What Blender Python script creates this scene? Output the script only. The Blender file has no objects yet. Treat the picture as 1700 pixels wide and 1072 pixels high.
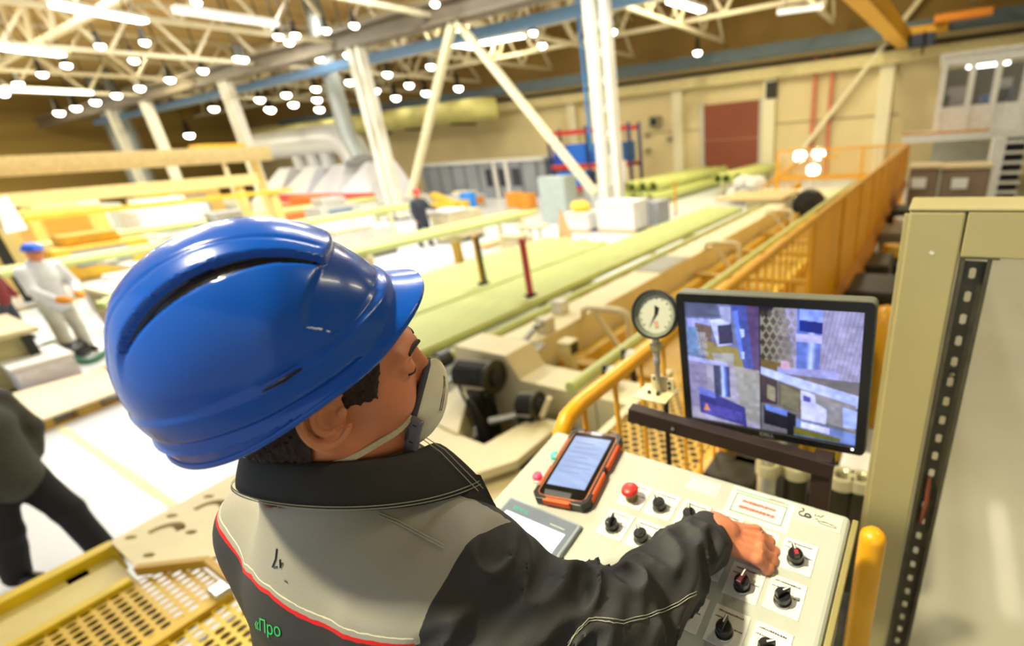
import bpy, math, random
import numpy as np
from mathutils import Vector, Matrix
random.seed(7); RNG = np.random.default_rng(7)
C = bpy.context.scene.collection
sc = bpy.context.scene
H = 2.8                       # eye height above the hall floor
# ---------------------------------------------------------------- camera
PPX, PPY, FPX = 1062.0, 577.0, 811.0
def _cd(px, py): return np.array([(px-PPX)/FPX, (py-PPY)/FPX, 1.0])
_Y = _cd(1563, 197); _Y /= np.linalg.norm(_Y)
_N = _cd(1200, 2480); _N /= np.linalg.norm(_N)
_Z = -(_N-(_N@_Y)*_Y); _Z /= np.linalg.norm(_Z)
WM = np.stack([np.cross(_Y, _Z), _Y, _Z])          # world axes seen from the camera
cam_d = bpy.data.cameras.new('camera'); cam = bpy.data.objects.new('camera', cam_d); C.objects.link(cam)
_r = WM@np.array([1, 0, 0.]); _u = WM@np.array([0, -1., 0]); _b = WM@np.array([0, 0, -1.])
cam.matrix_world = Matrix(((_r[0], _u[0], _b[0], 0), (_r[1], _u[1], _b[1], 0), (_r[2], _u[2], _b[2], H), (0, 0, 0, 1)))
cam_d.sensor_width = 36; cam_d.lens = FPX/1700*36
cam_d.shift_x = (850-PPX)/1700; cam_d.shift_y = (PPY-536)/1700
cam_d.clip_start = .02; cam_d.clip_end = 400
cam_d.dof.use_dof = True; cam_d.dof.focus_distance = .60; cam_d.dof.aperture_fstop = 2.4
sc.camera = cam
# ---------------------------------------------------------------- view
sc.view_settings.view_transform = 'Standard'; sc.view_settings.look = 'None'
sc.view_settings.exposure = 0.0; sc.view_settings.gamma = 1.0; sc.view_settings.use_curve_mapping = False
sc.cycles.use_denoising = True
sc.cycles.max_bounces = 6; sc.cycles.diffuse_bounces = 3; sc.cycles.glossy_bounces = 3
sc.cycles.sample_clamp_indirect = 6
# ---------------------------------------------------------------- even cool fill light, let in where the hall is left open
w = bpy.data.worlds.new('world'); sc.world = w; w.use_nodes = True
w.node_tree.nodes['Background'].inputs[0].default_value = (.86, .93, 1, 1)
w.node_tree.nodes['Background'].inputs[1].default_value = .74
# ---------------------------------------------------------------- large lamps
def area(name, loc, target, size, size_y, power, col):
    d = bpy.data.lights.new(name, 'AREA'); d.shape = 'RECTANGLE'; d.size = size; d.size_y = size_y; d.energy = power; d.color = col
    o = bpy.data.objects.new(name, d); C.objects.link(o); o.location = loc
    o.rotation_euler = (Vector(target)-Vector(loc)).to_track_quat('-Z', 'Y').to_euler()
    return o
WARM = (1, .90, .62); COOL = (.80, .90, 1.0); NEUT = (1, .99, .96)
area('key_floodlight', (-2.7, -1.2, 7.3), (-.3, .5, 2.2), .40, .40, 66, WARM).data.spread = math.radians(60)
for k, (x, y, pw, cc) in enumerate([(-6, 7.5, 1500, NEUT), (-15, 3, 2600, NEUT), (-15, 10, 2600, NEUT), (-26, 5, 3200, NEUT), (-26, 14, 2600, NEUT),
                                 (-40, 12, 3600, WARM), (-58, 8, 5200, WARM), (-33, 4, 2600, WARM), (-8, 13, 1500, NEUT), (-10, 22, 2200, WARM), (-24, 24, 2600, WARM), (-3, 24, 1600, WARM), (3.5, 15, 900, WARM), (3.6, 7, 620, WARM)]):  # stand-ins for the roof lighting; the far left and right ones are added fill
    area('hall_fill_light', (x, y, 9.6), (x, y, 0), .5, 5.0, pw*.42, cc)
# ---------------------------------------------------------------- pixel -> place helpers (results are world coordinates on real planes)
def ray(px, py): return WM@_cd(px, py)
def dep(px, py, d): p = ray(px, py)*d; return Vector((p[0], p[1], p[2]+H))
def at_z(px, py, z): r = ray(px, py); p = r*((z-H)/r[2]); return Vector((p[0], p[1], z))
def at_y(px, py, y): r = ray(px, py); p = r*(y/r[1]); return Vector((p[0], y, p[2]+H))
def at_x(px, py, x): r = ray(px, py); p = r*(x/r[0]); return Vector((x, p[1], p[2]+H))
# ---------------------------------------------------------------- materials
MATS = {}
def lin(c): return tuple(((v/12.92) if v <= .04045 else ((v+.055)/1.055)**2.4) for v in c)
def mat(name, rgb, rough=.5, metal=0, var=.12, scale=8, bump=0, coat=0, emit=None, srgb=True, stretch=None, alpha=None, sss=0):
    if name in MATS: return MATS[name]
    m = bpy.data.materials.new(name); m.use_nodes = True; nt = m.node_tree; b = nt.nodes['Principled BSDF']
    c = lin([v/255 for v in rgb]) if srgb else rgb
    tc = nt.nodes.new('ShaderNodeTexCoord'); src = tc.outputs['Object']
    if stretch:
        mp = nt.nodes.new('ShaderNodeMapping'); mp.inputs['Scale'].default_value = stretch; nt.links.new(src, mp.inputs[0]); src = mp.outputs[0]
    n = nt.nodes.new('ShaderNodeTexNoise'); n.inputs['Scale'].default_value = scale; n.inputs['Detail'].default_value = 5
    nt.links.new(src, n.inputs['Vector'])
    r = nt.nodes.new('ShaderNodeMapRange'); r.inputs[1].default_value = .3; r.inputs[2].default_value = .7
    r.inputs[3].default_value = 1-var; r.inputs[4].default_value = 1+var*.6
    nt.links.new(n.outputs['Fac'], r.inputs[0])
    mx = nt.nodes.new('ShaderNodeVectorMath'); mx.operation = 'SCALE'; mx.inputs[0].default_value = c
    nt.links.new(r.outputs[0], mx.inputs['Scale']); nt.links.new(mx.outputs[0], b.inputs['Base Color'])
    b.inputs['Roughness'].default_value = rough; b.inputs['Metallic'].default_value = metal
    if coat: b.inputs['Coat Weight'].default_value = coat; b.inputs['Coat Roughness'].default_value = .08
    if sss: b.inputs['Subsurface Weight'].default_value = sss; b.inputs['Subsurface Radius'].default_value = (.012, .005, .003); b.inputs['Subsurface Scale'].default_value = 1.0
    if bump:
        bp = nt.nodes.new('ShaderNodeBump'); bp.inputs['Strength'].default_value = bump; bp.inputs['Distance'].default_value = .01
        nt.links.new(n.outputs['Fac'], bp.inputs['Height']); nt.links.new(bp.outputs[0], b.inputs['Normal'])
    if emit: b.inputs['Emission Color'].default_value = (*c, 1); b.inputs['Emission Strength'].default_value = emit
    MATS[name] = m; return m
# ---------------------------------------------------------------- mesh builder
class MB:
    def __init__(s): s.v = []; s.f = []; s.m = []; s.mats = []
    def add(s, vs, fs, mi=0):
        o = len(s.v); s.v += [tuple(v) for v in vs]; s.f += [tuple(i+o for i in f) for f in fs]; s.m += [mi]*len(fs); return s
    def box(s, c, d, rot=None, mi=0):
        c = Vector(c); hx, hy, hz = d[0]/2, d[1]/2, d[2]/2
        vs = [Vector((x, y, z)) for x in (-hx, hx) for y in (-hy, hy) for z in (-hz, hz)]
        if rot is not None: vs = [rot@v for v in vs]
        return s.add([v+c for v in vs], [(0, 1, 3, 2), (4, 6, 7, 5), (0, 4, 5, 1), (2, 3, 7, 6), (0, 2, 6, 4), (1, 5, 7, 3)], mi)
    def bb(s, a, b, mi=0):
        a = Vector(a); b = Vector(b); return s.box((a+b)/2, [abs(b[i]-a[i]) for i in range(3)], None, mi)
    def beam(s, p, q, w, h, up=(0, 0, 1), mi=0):
        p = Vector(p); q = Vector(q); d = (q-p); L = d.length; d.normalize(); up = Vector(up)
        x = d.cross(up)
        if x.length < 1e-4: x = d.cross(Vector((1, 0, 0)))
        x.normalize(); z = x.cross(d)
        return s.box((p+q)/2, (w, L, h), Matrix((x, d, z)).transposed(), mi)
    def tube(s, pts, r, n=12, mi=0, caps=True):
        pts = [Vector(p) for p in pts]; R = r if isinstance(r, (list, tuple)) else [r]*len(pts)
        rings = []; prev = None
        for i, p in enumerate(pts):
            t = (pts[min(i+1, len(pts)-1)]-pts[max(i-1, 0)]).normalized()
            if prev is None:
                a = t.orthogonal().normalized()
            else:
                a = (prev-t*prev.dot(t)).normalized()
            prev = a; b = t.cross(a)
            rings.append([p+(a*math.cos(2*math.pi*k/n)+b*math.sin(2*math.pi*k/n))*R[i] for k in range(n)])
        vs = [v for g in rings for v in g]; fs = []
        for i in range(len(pts)-1):
            for k in range(n): fs.append((i*n+k, i*n+(k+1) % n, (i+1)*n+(k+1) % n, (i+1)*n+k))
        if caps: fs += [tuple(range(n-1, -1, -1)), tuple((len(pts)-1)*n+k for k in range(n))]
        return s.add(vs, fs, mi)
    def lathe(s, prof, origin, axis, n=24, mi=0):
        o = Vector(origin); t = Vector(axis).normalized(); a = t.orthogonal().normalized(); b = t.cross(a)
        vs = []; fs = []
        for r, h in prof:
            for k in range(n): vs.append(o+t*h+(a*math.cos(2*math.pi*k/n)+b*math.sin(2*math.pi*k/n))*max(r, 1e-5))
        for i in range(len(prof)-1):
            for k in range(n): fs.append((i*n+k, i*n+(k+1) % n, (i+1)*n+(k+1) % n, (i+1)*n+k))
        return s.add(vs, fs, mi)
    def prism(s, poly, ext, mi=0):
        P = [Vector(p) for p in poly]; e = Vector(ext); n = len(P)
        return s.add(P+[p+e for p in P], [tuple(range(n)), tuple(range(2*n-1, n-1, -1))]+[(k, k+n, (k+1) % n+n, (k+1) % n) for k in range(n)], mi)
    def sphere(s, c, r, n=12, mi=0):
        r3 = r if isinstance(r, (tuple, list)) else (r, r, r)
        vs = []; fs = []; m = n//2
        for i in range(m+1):
            for k in range(n):
                a = math.pi*i/m; b = 2*math.pi*k/n
                vs.append((c[0]+r3[0]*math.sin(a)*math.cos(b), c[1]+r3[1]*math.sin(a)*math.sin(b), c[2]+r3[2]*math.cos(a)))
        for i in range(m):
            for k in range(n): fs.append((i*n+k, (i+1)*n+k, (i+1)*n+(k+1) % n, i*n+(k+1) % n))
        return s.add(vs, fs, mi)
    def perf(s, o, u, v, nu, nv, r=.3, mi=0, n=6, skew=True):
        """perforated sheet: cells nu x nv from o, cell vectors u and v, one n-gon hole in each"""
        o = Vector(o); u = Vector(u); v = Vector(v)
        sq = [(-.5, -.5), (0, -.5), (.5, -.5), (.5, 0), (.5, .5), (0, .5), (-.5, .5), (-.5, 0)]
        for i in range(nu):
            for j in range(nv):
                dx = .5*(j % 2) if skew else 0
                c = o+u*(i+.5+dx)+v*(j+.5)
                out = [c+u*a+v*b for a, b in sq]
                inn = [c+u*(r*a/math.hypot(a, b))+v*(r*1.12*b/math.hypot(a, b)) for a, b in sq]
                s.add(out+inn, [(k, (k+1) % 8, 8+(k+1) % 8, 8+k) for k in range(8)], mi)
        return s
def link(o, parent=None):
    C.objects.link(o)
    if parent is not None: o.parent = parent
    return o
def wloc(o):
    m = Vector((0, 0, 0))
    while o is not None: m = m+Vector(o.location); o = o.parent
    return m
def mesh(name, mb, mats, parent=None, loc=None, smooth=False, bevel=0, angle=40, local=False, seg=2, recalc=True, attr=None):
    """mesh object; the builder's vertices are world coordinates and are moved to the object's own origin"""
    me = bpy.data.meshes.new(name)
    base = Vector((0, 0, 0)) if local else (wloc(parent) if parent is not None else Vector((0, 0, 0)))
    if loc is not None and not local: base = base+(Vector(loc)-base)
    vs = [tuple(Vector(v)-base) for v in mb.v] if not isinstance(mb.v, np.ndarray) else (mb.v-np.array(base))
    me.from_pydata([tuple(v) for v in vs], [], [tuple(int(i) for i in f) for f in mb.f])
    for m in (mats if isinstance(mats, (list, tuple)) else [mats]): me.materials.append(m)
    if any(mb.m): me.polygons.foreach_set('material_index', mb.m)
    if recalc:
        import bmesh as _bm
        b = _bm.new(); b.from_mesh(me); _bm.ops.recalc_face_normals(b, faces=b.faces); b.to_mesh(me); b.free()
    if smooth:
        me.shade_smooth()
        if angle < 180: me.set_sharp_from_angle(angle=math.radians(angle))
    o = bpy.data.objects.new(name, me)
    o.location = (Vector(loc)-(wloc(parent) if parent is not None else Vector((0, 0, 0)))) if loc is not None else (0, 0, 0)
    if bevel:
        bv = o.modifiers.new('bevel', 'BEVEL'); bv.width = bevel; bv.segments = seg; bv.limit_method = 'ANGLE'; bv.angle_limit = math.radians(50)
    return link(o, parent)
def tag(o, label, cat, group=None):
    o['label'] = label; o['category'] = cat
    if group: o['group'] = group
    return o
def thing(name, label, cat, loc, group=None):
    o = bpy.data.objects.new(name, None); o.empty_display_size = .1; o.location = loc; C.objects.link(o)
    return tag(o, label, cat, group)
def struct(name, mb, m, **k):
    o = mesh(name, mb, m, **k); o['kind'] = 'structure'; return o
def single(name, mb, m, label, cat, group=None, loc=None, **k):
    if loc is None:
        a = np.array([tuple(v) for v in mb.v]); loc = (a[:, 0].mean(), a[:, 1].mean(), a[:, 2].min())
    o = mesh(name, mb, m, loc=Vector(loc), **k); return tag(o, label, cat, group)
def dup(o, loc, label=None):
    c = o.copy(); C.objects.link(c); c.location = loc
    if label: c['label'] = label
    for ch in o.children:
        d = ch.copy(); C.objects.link(d); d.parent = c
        for g in ch.children:
            e = g.copy(); C.objects.link(e); e.parent = d
    return c
# ---------------------------------------------------------------- implicit surfaces
def smin(a, b, k): h = np.clip(.5+.5*(b-a)/k, 0, 1); return b*(1-h)+a*h-k*h*(1-h)
def smax(a, b, k): return -smin(-a, -b, k)
def s_ell(P, c, r, R=None):
    Q = P-np.array(c, np.float32)
    if R is not None: Q = Q@np.array(R)
    r = np.array(r); k0 = np.linalg.norm(Q/r, axis=1); k1 = np.linalg.norm(Q/(r*r), axis=1); return k0*(k0-1)/np.maximum(k1, 1e-6)
def s_cone(P, a, b, ra, rb):
    a = np.array(a); b = np.array(b); d = b-a; L = d@d
    t = np.clip((P-a)@d/L, 0, 1); return np.linalg.norm(P-a-t[:, None]*d, axis=1)-(ra+(rb-ra)*t)
def s_chain(P, pts, rs, k=.01):
    d = None
    for i in range(len(pts)-1):
        e = s_cone(P, pts[i], pts[i+1], rs[i], rs[i+1]); d = e if d is None else smin(d, e, k)
    return d
_LAT = RNG.random((32, 32, 32)).astype(np.float32)
def vnoise(Q):
    i = np.floor(Q).astype(int); f = Q-i; f = f*f*(3-2*f); i %= 32; j = (i+1) % 32
    a = lambda x, y, z: _LAT[x[:, 0], y[:, 1], z[:, 2]]
    x, y, z = f[:, 0], f[:, 1], f[:, 2]
    c00 = a(i, i, i)*(1-x)+a(j, i, i)*x; c10 = a(i, j, i)*(1-x)+a(j, j, i)*x
    c01 = a(i, i, j)*(1-x)+a(j, i, j)*x; c11 = a(i, j, j)*(1-x)+a(j, j, j)*x
    return (c00*(1-y)+c10*y)*(1-z)+(c01*(1-y)+c11*y)*z
def surfnet(f, lo, hi, h):
    lo = np.array(lo, float); hi = np.array(hi, float); n = np.ceil((hi-lo)/h).astype(int)+1
    ax = [lo[i]+h*np.arange(n[i]) for i in range(3)]
    V = np.empty(n, np.float32); G = np.stack(np.meshgrid(ax[1], ax[2], indexing='ij'), -1).reshape(-1, 2)
    for s0 in range(0, n[0], 16):
        xs = ax[0][s0:s0+16]
        P = np.concatenate([np.repeat(xs, len(G))[:, None], np.tile(G, (len(xs), 1))], 1)
        V[s0:s0+16] = f(P).reshape(len(xs), n[1], n[2])
    ins = V < 0; acc = np.zeros((*(n-1), 3)); cnt = np.zeros(n-1); quads = []
    c8 = lambda A: None
    for d in range(3):
        sl0 = [slice(None)]*3; sl1 = [slice(None)]*3; sl0[d] = slice(0, -1); sl1[d] = slice(1, None)
        a, b = V[tuple(sl0)], V[tuple(sl1)]; cr = (a < 0) != (b < 0); I = np.argwhere(cr)
        t = (a/(a-b+1e-12))[cr]; p = I.astype(float); p[:, d] += t
        e, g = [k for k in range(3) if k != d]
        idx = []
        for de in (0, -1):
            for dg in (0, -1):
                J = I.copy(); J[:, e] += de; J[:, g] += dg; ok = np.all((J >= 0) & (J < n-1), axis=1)
                np.add.at(acc, tuple(J[ok].T), p[ok]); np.add.at(cnt, tuple(J[ok].T), 1); idx.append((J, ok))
        ok = idx[0][1] & idx[1][1] & idx[2][1] & idx[3][1]
        q = [np.ravel_multi_index(tuple(idx[k][0][ok].T), n-1) for k in (0, 1, 3, 2)]
        quads.append(np.stack(q, 1))
    m = cnt > 0; vid = -np.ones(m.size, int); vid[m.ravel()] = np.arange(m.sum())
    Vt = acc[m]/cnt[m][:, None]*h+lo
    F = vid[np.concatenate(quads)]
    for _ in range(2):                                   # pull the vertices onto the surface
        e = h*.3; v0 = f(Vt); g = np.stack([f(Vt+np.eye(3)[k]*e)-v0 for k in range(3)], 1)/e
        st = (v0/np.maximum((g*g).sum(1), .2))[:, None]*g; L = np.linalg.norm(st, axis=1, keepdims=True)
        Vt = Vt-st*np.minimum(1, .6*h/np.maximum(L, 1e-9))
    o = MB(); o.v = Vt; o.f = F.tolist(); o.m = [0]*len(F); return o
# ================================================================ the operator in the blue helmet
HT = np.array([-.565, .244, -.221+H])                    # between the ears
HR = np.array([[.90206, .37863, .20717], [-.40643, .90672, .11254], [-.14523, -.18571, .97181]])  # columns: right, forward, up
def head2w(P): return np.asarray(P, float)@HR.T+HT
def w2head(P): return (np.asarray(P, float)-HT)@HR
NB = np.array([-.583, .245, -.372+H])                      # base of the neck
TB = np.array([[.9986, -.0523, 0], [.0523, .9986, 0], [0, 0, 1.]])   # columns right, forward, up
def w2t(P): return (np.asarray(P, float)-NB)@TB
def t2w(P): return np.asarray(P, float)@TB.T+NB
def W(x, y, z): return np.array([x, y, z+H])
SR, ER, WR = W(-.445, .243, -.474), W(-.285, .338, -.586), W(-.240, .575, -.607)
SL, EL, WL = W(-.755, .215, -.475), W(-.80, .22, -.76), W(-.76, .40, -.96)
def neck(P): return s_chain(P, [head2w([0, -.015, -.03]), head2w([0, -.02, -.09]), NB+np.array([0, .0, -.03])], [.056, .054, .056], .02)
def head_core(P):
    Q = w2head(P)
    d = s_ell(Q, (0, -.018, .055), (.076, .098, .088))
    d = smin(d, s_ell(Q, (0, .04, -.012), (.060, .060, .085)), .03)
    d = smin(d, s_ell(Q, (0, .032, -.062), (.056, .055, .042)), .02)
    for s in (-1, 1):
        d = smin(d, s_cone(Q, (s*.058, .0, -.045), (s*.022, .066, -.088), .016, .018), .02)
        d = smin(d, s_ell(Q, (s*.040, .058, -.022), (.026, .028, .024)), .02)
        d = smin(d, s_cone(Q, (s*.012, .091, .040), (s*.048, .072, .038), .009, .008), .014)
    d = smin(d, s_ell(Q, (0, .074, -.094), (.024, .020, .017)), .015)
    return d, Q
def ear_sdf(Q):
    a = math.radians(-14); out = None; ca, sa = math.cos(a), math.sin(a)
    for s in (-1, 1):
        E = Q-np.array([s*.079, -.006, .0])
        y = E[:, 1]*ca-E[:, 2]*sa; z = E[:, 1]*sa+E[:, 2]*ca; x = E[:, 0]*s+.38*y-.001
        R3 = np.stack([x, y, z], 1); rr = np.sqrt((y/.0195)**2+((z-.001)/.032)**2)
        ear = s_ell(R3, (-.001, 0, 0), (.0050, .0190, .0315))
        rim = np.sqrt(((rr-1)*.021)**2+(x-.0070)**2)-.0042
        rim = np.where((y > .004) & (z < .014) & (z > -.020), rim+.006, rim); ear = smin(ear, rim, .0025)
        anti = np.sqrt(((np.sqrt(((y-.001)/.0112)**2+((z+.001)/.0190)**2)-1)*.012)**2+(x-.0058)**2)-.0026
        anti = np.where(y > .004, anti+.008, anti); ear = smin(ear, anti, .002)
        ear = smax(ear, -s_ell(R3, (.0075, .0045, -.0035), (.0085, .0080, .0115)), .002)
        ear = smax(ear, -s_ell(R3, (.0085, .001, .0145), (.0050, .0055, .0060)), .002)
        ear = smax(ear, -(np.sqrt(((rr-.80)*.020)**2+(x-.0085)**2)-.0024), .0015)
        ear = smin(ear, s_ell(R3, (.0045, .0150, -.0045), (.0040, .0045, .0060)), .002)
        ear = smin(ear, s_ell(R3, (.0025, .004, -.0290), (.0050, .0085, .0085)), .004)
        out = ear if out is None else np.minimum(out, ear)
    return out
def head_sdf(P):
    d, Q = head_core(P)
    for s in (-1, 1): d = smax(d, -s_ell(Q, (s*.034, .103, .020), (.020, .017, .013)), .010)
    for s in (-1, 1):
        d = smin(d, s_ell(Q, (s*.033, .0765, .019), (.0155, .0150, .0125)), .003)
        d = smin(d, s_cone(Q, (s*.018, .088, .0265), (s*.047, .076, .0245), .0042, .0038), .004)
        d = smin(d, s_cone(Q, (s*.020, .087, .0105), (s*.046, .076, .0115), .0032, .003), .004)
    n = s_cone(Q, (0, .090, .030), (0, .113, -.010), .0085, .0125); n = smin(n, s_ell(Q, (0, .109, -.015), (.017, .012, .010)), .008)
    d = smin(d, n, .010)
    for s in (-1, 1): d = smax(d, -s_ell(Q, (s*.007, .113, -.024), (.004, .006, .005)), .003)
    d = smin(d, s_ell(Q, (0, .094, -.045), (.022, .009, .0055)), .005); d = smin(d, s_ell(Q, (0, .092, -.056), (.019, .010, .0065)), .005)
    d = smin(d, neck(P), .025)
    # folds in the skin where the head turns
    d = d+.0012*np.exp(-((Q[:, 2]+.085+.25*Q[:, 1])/.0035)**2)*(Q[:, 1] < .08)
    d = smin(d, ear_sdf(Q), .005)
    return d
body = surfnet(head_sdf, head2w([0, 0, 0])-.19, head2w([0, 0, 0])+.17, .0026)
# ---- right hand closing on a selector knob
FD = np.array([.86, .38, -.33]); FD /= np.linalg.norm(FD)                # wrist -> knuckles
SD = np.array([-.33, .94, .05]); SD -= FD*(SD@FD); SD /= np.linalg.norm(SD)   # towards the index side
UD = np.cross(FD, -SD); UD /= np.linalg.norm(UD)
if UD[2] < 0: UD = -UD
HW = np.array([-.233, .583, -.600+H])
def hp(f, s, u): return HW+FD*f+SD*s+UD*u
FING = []
for k, (s, L, c) in enumerate([(.029, 1.0, .30), (.009, 1.08, .10), (-.011, 1.0, .0), (-.029, .82, -.05)]):
    m = (.080-.004*abs(k-1), s, .004 if k in (1, 2) else .0)
    p1 = (m[0]+.030*L, s*.92, -.016); p2 = (p1[0]+.004+.006*c, s*.72, p1[2]-.026*L); p3 = (p2[0]-.012, s*.60, p2[2]-.014*L)
    FING.append(([hp(*m), hp(*p1), hp(*p2), hp(*p3)], [.0102, .0092, .0082, .0068]))
def hand_sdf(P):
    d = s_chain(P, [ER, HW, hp(.02, 0, 0)], [.042, .0285, .026], .015)
    for s, r in ((.025, .0125), (.009, .0135), (-.009, .013), (-.025, .0115)):
        d = smin(d, s_cone(P, hp(.012, s*.55, -.002), hp(.078-.003*abs(s)*30, s*1.05, -.002), .0155, r*.92), .008)
    fs = None
    for pts, rs in FING:
        e = s_chain(P, pts, rs, .003)
        e = smin(e, np.linalg.norm(P-pts[1], axis=1)-.0104, .004)
        fs = e if fs is None else np.minimum(fs, e)
    d = smin(d, fs, .005)
    th = s_chain(P, [hp(.018, .020, -.010), hp(.048, .040, -.020), hp(.072, .036, -.036), hp(.086, .026, -.050)], [.0155, .0120, .0100, .0080], .006)
    d = smin(d, th, .007)
    for s in (.025, .009, -.009, -.025):                       # tendons and knuckles
        d = smin(d, s_cone(P, hp(.03, s*.6, .0105), hp(.076, s, .0115), .0022, .0028), .006)
    return d
hnd = surfnet(lambda P: np.maximum(hand_sdf(P), -((P-ER)@((HW-ER)/np.linalg.norm(HW-ER))-.12)), HW-.16, HW+.16, .0021)
# ---- rest of the body under the clothes
def lower(P):
    d = s_chain(P, [NB+[0, 0, -.06], NB+[0, .01, -.25], NB+[0, .01, -.50]], [.085, .13, .12], .05)
    d = smin(d, s_chain(P, [SL, EL, WL], [.055, .042, .028], .02), .04); d = smin(d, s_chain(P, [SR, ER], [.055, .042], .02), .04)
    for s in (-1, 1): d = smin(d, s_chain(P, [t2w([s*.09, .01, -.52]), t2w([s*.10, .03, -.98]), t2w([s*.11, .0, -1.40])], [.085, .058, .042], .03), .04)
    return d
low = surfnet(lower, (-1.02, -.08, .97), (-.15, .64, 2.47), .016)
lh = surfnet(lambda P: smin(s_chain(P, [WL, WL+[.05, .045, -.0], WL+[.085, .06, -.02]], [.028, .03, .022], .01), np.minimum(np.minimum(s_chain(P, [WL+[.09, .05, -.018], WL+[.125, .055, -.035], WL+[.14, .05, -.055]], [.010, .009, .008], .003), s_chain(P, [WL+[.082, .075, -.018], WL+[.11, .095, -.035], WL+[.125, .10, -.055]], [.010, .009, .008], .003)), np.minimum(s_chain(P, [WL+[.093, .028, -.018], WL+[.13, .022, -.035], WL+[.14, .015, -.055]], [.010, .009, .007], .003), np.minimum(s_chain(P, [WL+[.085, .008, -.015], WL+[.115, -.01, -.03], WL+[.125, -.015, -.05]], [.009, .008, .007], .003), s_chain(P, [WL+[.03, .06, -.005], WL+[.05, .10, -.03], WL+[.075, .12, -.05]], [.014, .011, .009], .004)))), .006), WL-.08, WL+.20, .004)
earm = [surfnet(lambda P: smin(head_core(P)[0]+.0012, ear_sdf(w2head(P))-.0003, .004), head2w([sg*.084, -.004, .0])-.046, head2w([sg*.084, -.004, .0])+.046, .0014) for sg in (-1, 1)]
allb = MB()
for part in (*earm, body, hnd, low, lh): allb.add(part.v.tolist(), part.f)
M_skin = mat('skin', (216, 136, 98), .48, var=.10, scale=26, bump=.06, sss=.12)
person = mesh('person', allb, M_skin, loc=(-.585, .2, .95), smooth=True, angle=180, recalc=True)
tag(person, 'man in blue hard hat, white respirator and grey and black work jacket turning a knob', 'person')
# ---- hair, brow, eye
def hair_sdf(P):
    d, Q = head_core(P); d = smin(d, neck(P), .025)
    n = (vnoise(Q*[900, 420, 260])-.5)*.0050
    y, z, x = Q[:, 1], Q[:, 2], np.abs(Q[:, 0])
    burn = np.maximum(y-.047-.10*(z-.02)+n*1.5, -(z+.002-(y-.03)*.25)+n*2)          # sideburn in front of the ear
    burn = np.maximum(burn, -(y-.012))
    back = np.maximum(y+.018-.0*z, -(z+.068+.25*(y+.07))+n*3)
    topz = .034-z+n*2
    top = np.maximum(topz, y-.048)
    region = np.minimum(np.minimum(burn, back), top)
    return np.maximum(d-.0045-n, region*.9)
hair = surfnet(hair_sdf, head2w([0, 0, 0])-.17, head2w([0, 0, 0])+.20, .0026)
mesh('hair', hair, mat('dark_brown_hair', (46, 27, 14), .75, var=.5, scale=220, bump=.5, stretch=(1, 1, .3)), parent=person, smooth=True, angle=180)
def catmull(P, n=8):
    P = [np.array(p, float) for p in P]; P = [2*P[0]-P[1]]+P+[2*P[-1]-P[-2]]; out = []
    for i in range(1, len(P)-2):
        for k in range(n):
            t = k/n; out.append(.5*((2*P[i])+(-P[i-1]+P[i+1])*t+(2*P[i-1]-5*P[i]+4*P[i+1]-P[i+2])*t*t+(-P[i-1]+3*P[i]-3*P[i+1]+P[i+2])*t**3))
    out.append(P[-2]); return out
def onskin(pts, off):
    P = np.array(pts); f = lambda X: head_sdf(X)
    for _ in range(6):
        v = f(P)-off; g = np.stack([f(P+np.eye(3)[k]*.001)-off-v for k in range(3)], 1)/.001; P = P-(v/np.maximum((g*g).sum(1), .3))[:, None]*g
    return P
eb = MB(); ee = MB()
for s in (-1, 1):
    P = head2w([[s*.012, .1035, .040], [s*.024, .1015, .0445], [s*.037, .094, .0455], [s*.049, .083, .0405]]); P = onskin(catmull(P, 3), .0003); eb.tube(P, [.0018+.0014*math.sin(math.pi*min(1, (i+1)/len(P))) for i in range(len(P))], 8); mesh('eyebrow', eb, mat('brow_hair', (38, 26, 18), .8, var=.3, scale=300), parent=person, smooth=True); eb = MB()
for s in (-1, 1): ee.tube(onskin(catmull(head2w([[s*.020, .0925, .0160], [s*.034, .0935, .0145], [s*.049, .082, .0150]]), 5), .0006), .0012, 6); mesh('eyelash_line', ee, mat('brow_hair', (38, 26, 18)), parent=person, smooth=True); ee = MB()
# ---------------------------------------------------------------- hard hat (a child: it is worn)
TH = math.radians(30); HC = np.array([0, -.02, .045])
def hel2w(P):
    P = np.asarray(P, float); c, s = math.cos(TH), math.sin(TH)
    return head2w(np.stack([P[..., 0], P[..., 1]*c-P[..., 2]*s, P[..., 1]*s+P[..., 2]*c], -1)+HC)
def ss(a, b, x): t = np.clip((x-a)/(b-a), 0, 1); return t*t*(3-2*t)
NA, NE = 220, 130
az = np.linspace(0, 2*np.pi, NA, endpoint=False); el = np.linspace(-.16, 1, NE)
AZ, EL_ = np.meshgrid(az, el, indexing='ij'); phi = EL_*np.pi/2
cx, cy, cz = np.sin(AZ)*np.cos(phi), np.cos(AZ)*np.cos(phi), np.sin(phi)
AY = np.where(cy > 0, .131-.011*ss(0, .8, cy), .131); X = .112*cx; Yh = -.005+AY*cy; Zh = .128*cz
below = EL_ < 0; X = np.where(below, .112*np.sin(AZ)*1.0, X); Yh = np.where(below, -.005+AY*np.cos(AZ), Yh); Zh = np.where(below, .128*EL_*1.4*(.45+.55*ss(.2, -.9, np.cos(AZ))), Zh)
N0 = np.stack([cx/.112, cy/.131, cz/.128], -1); N0 /= np.linalg.norm(N0, axis=-1, keepdims=True)
ax_ = np.abs(X); off = np.zeros_like(X)
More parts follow.
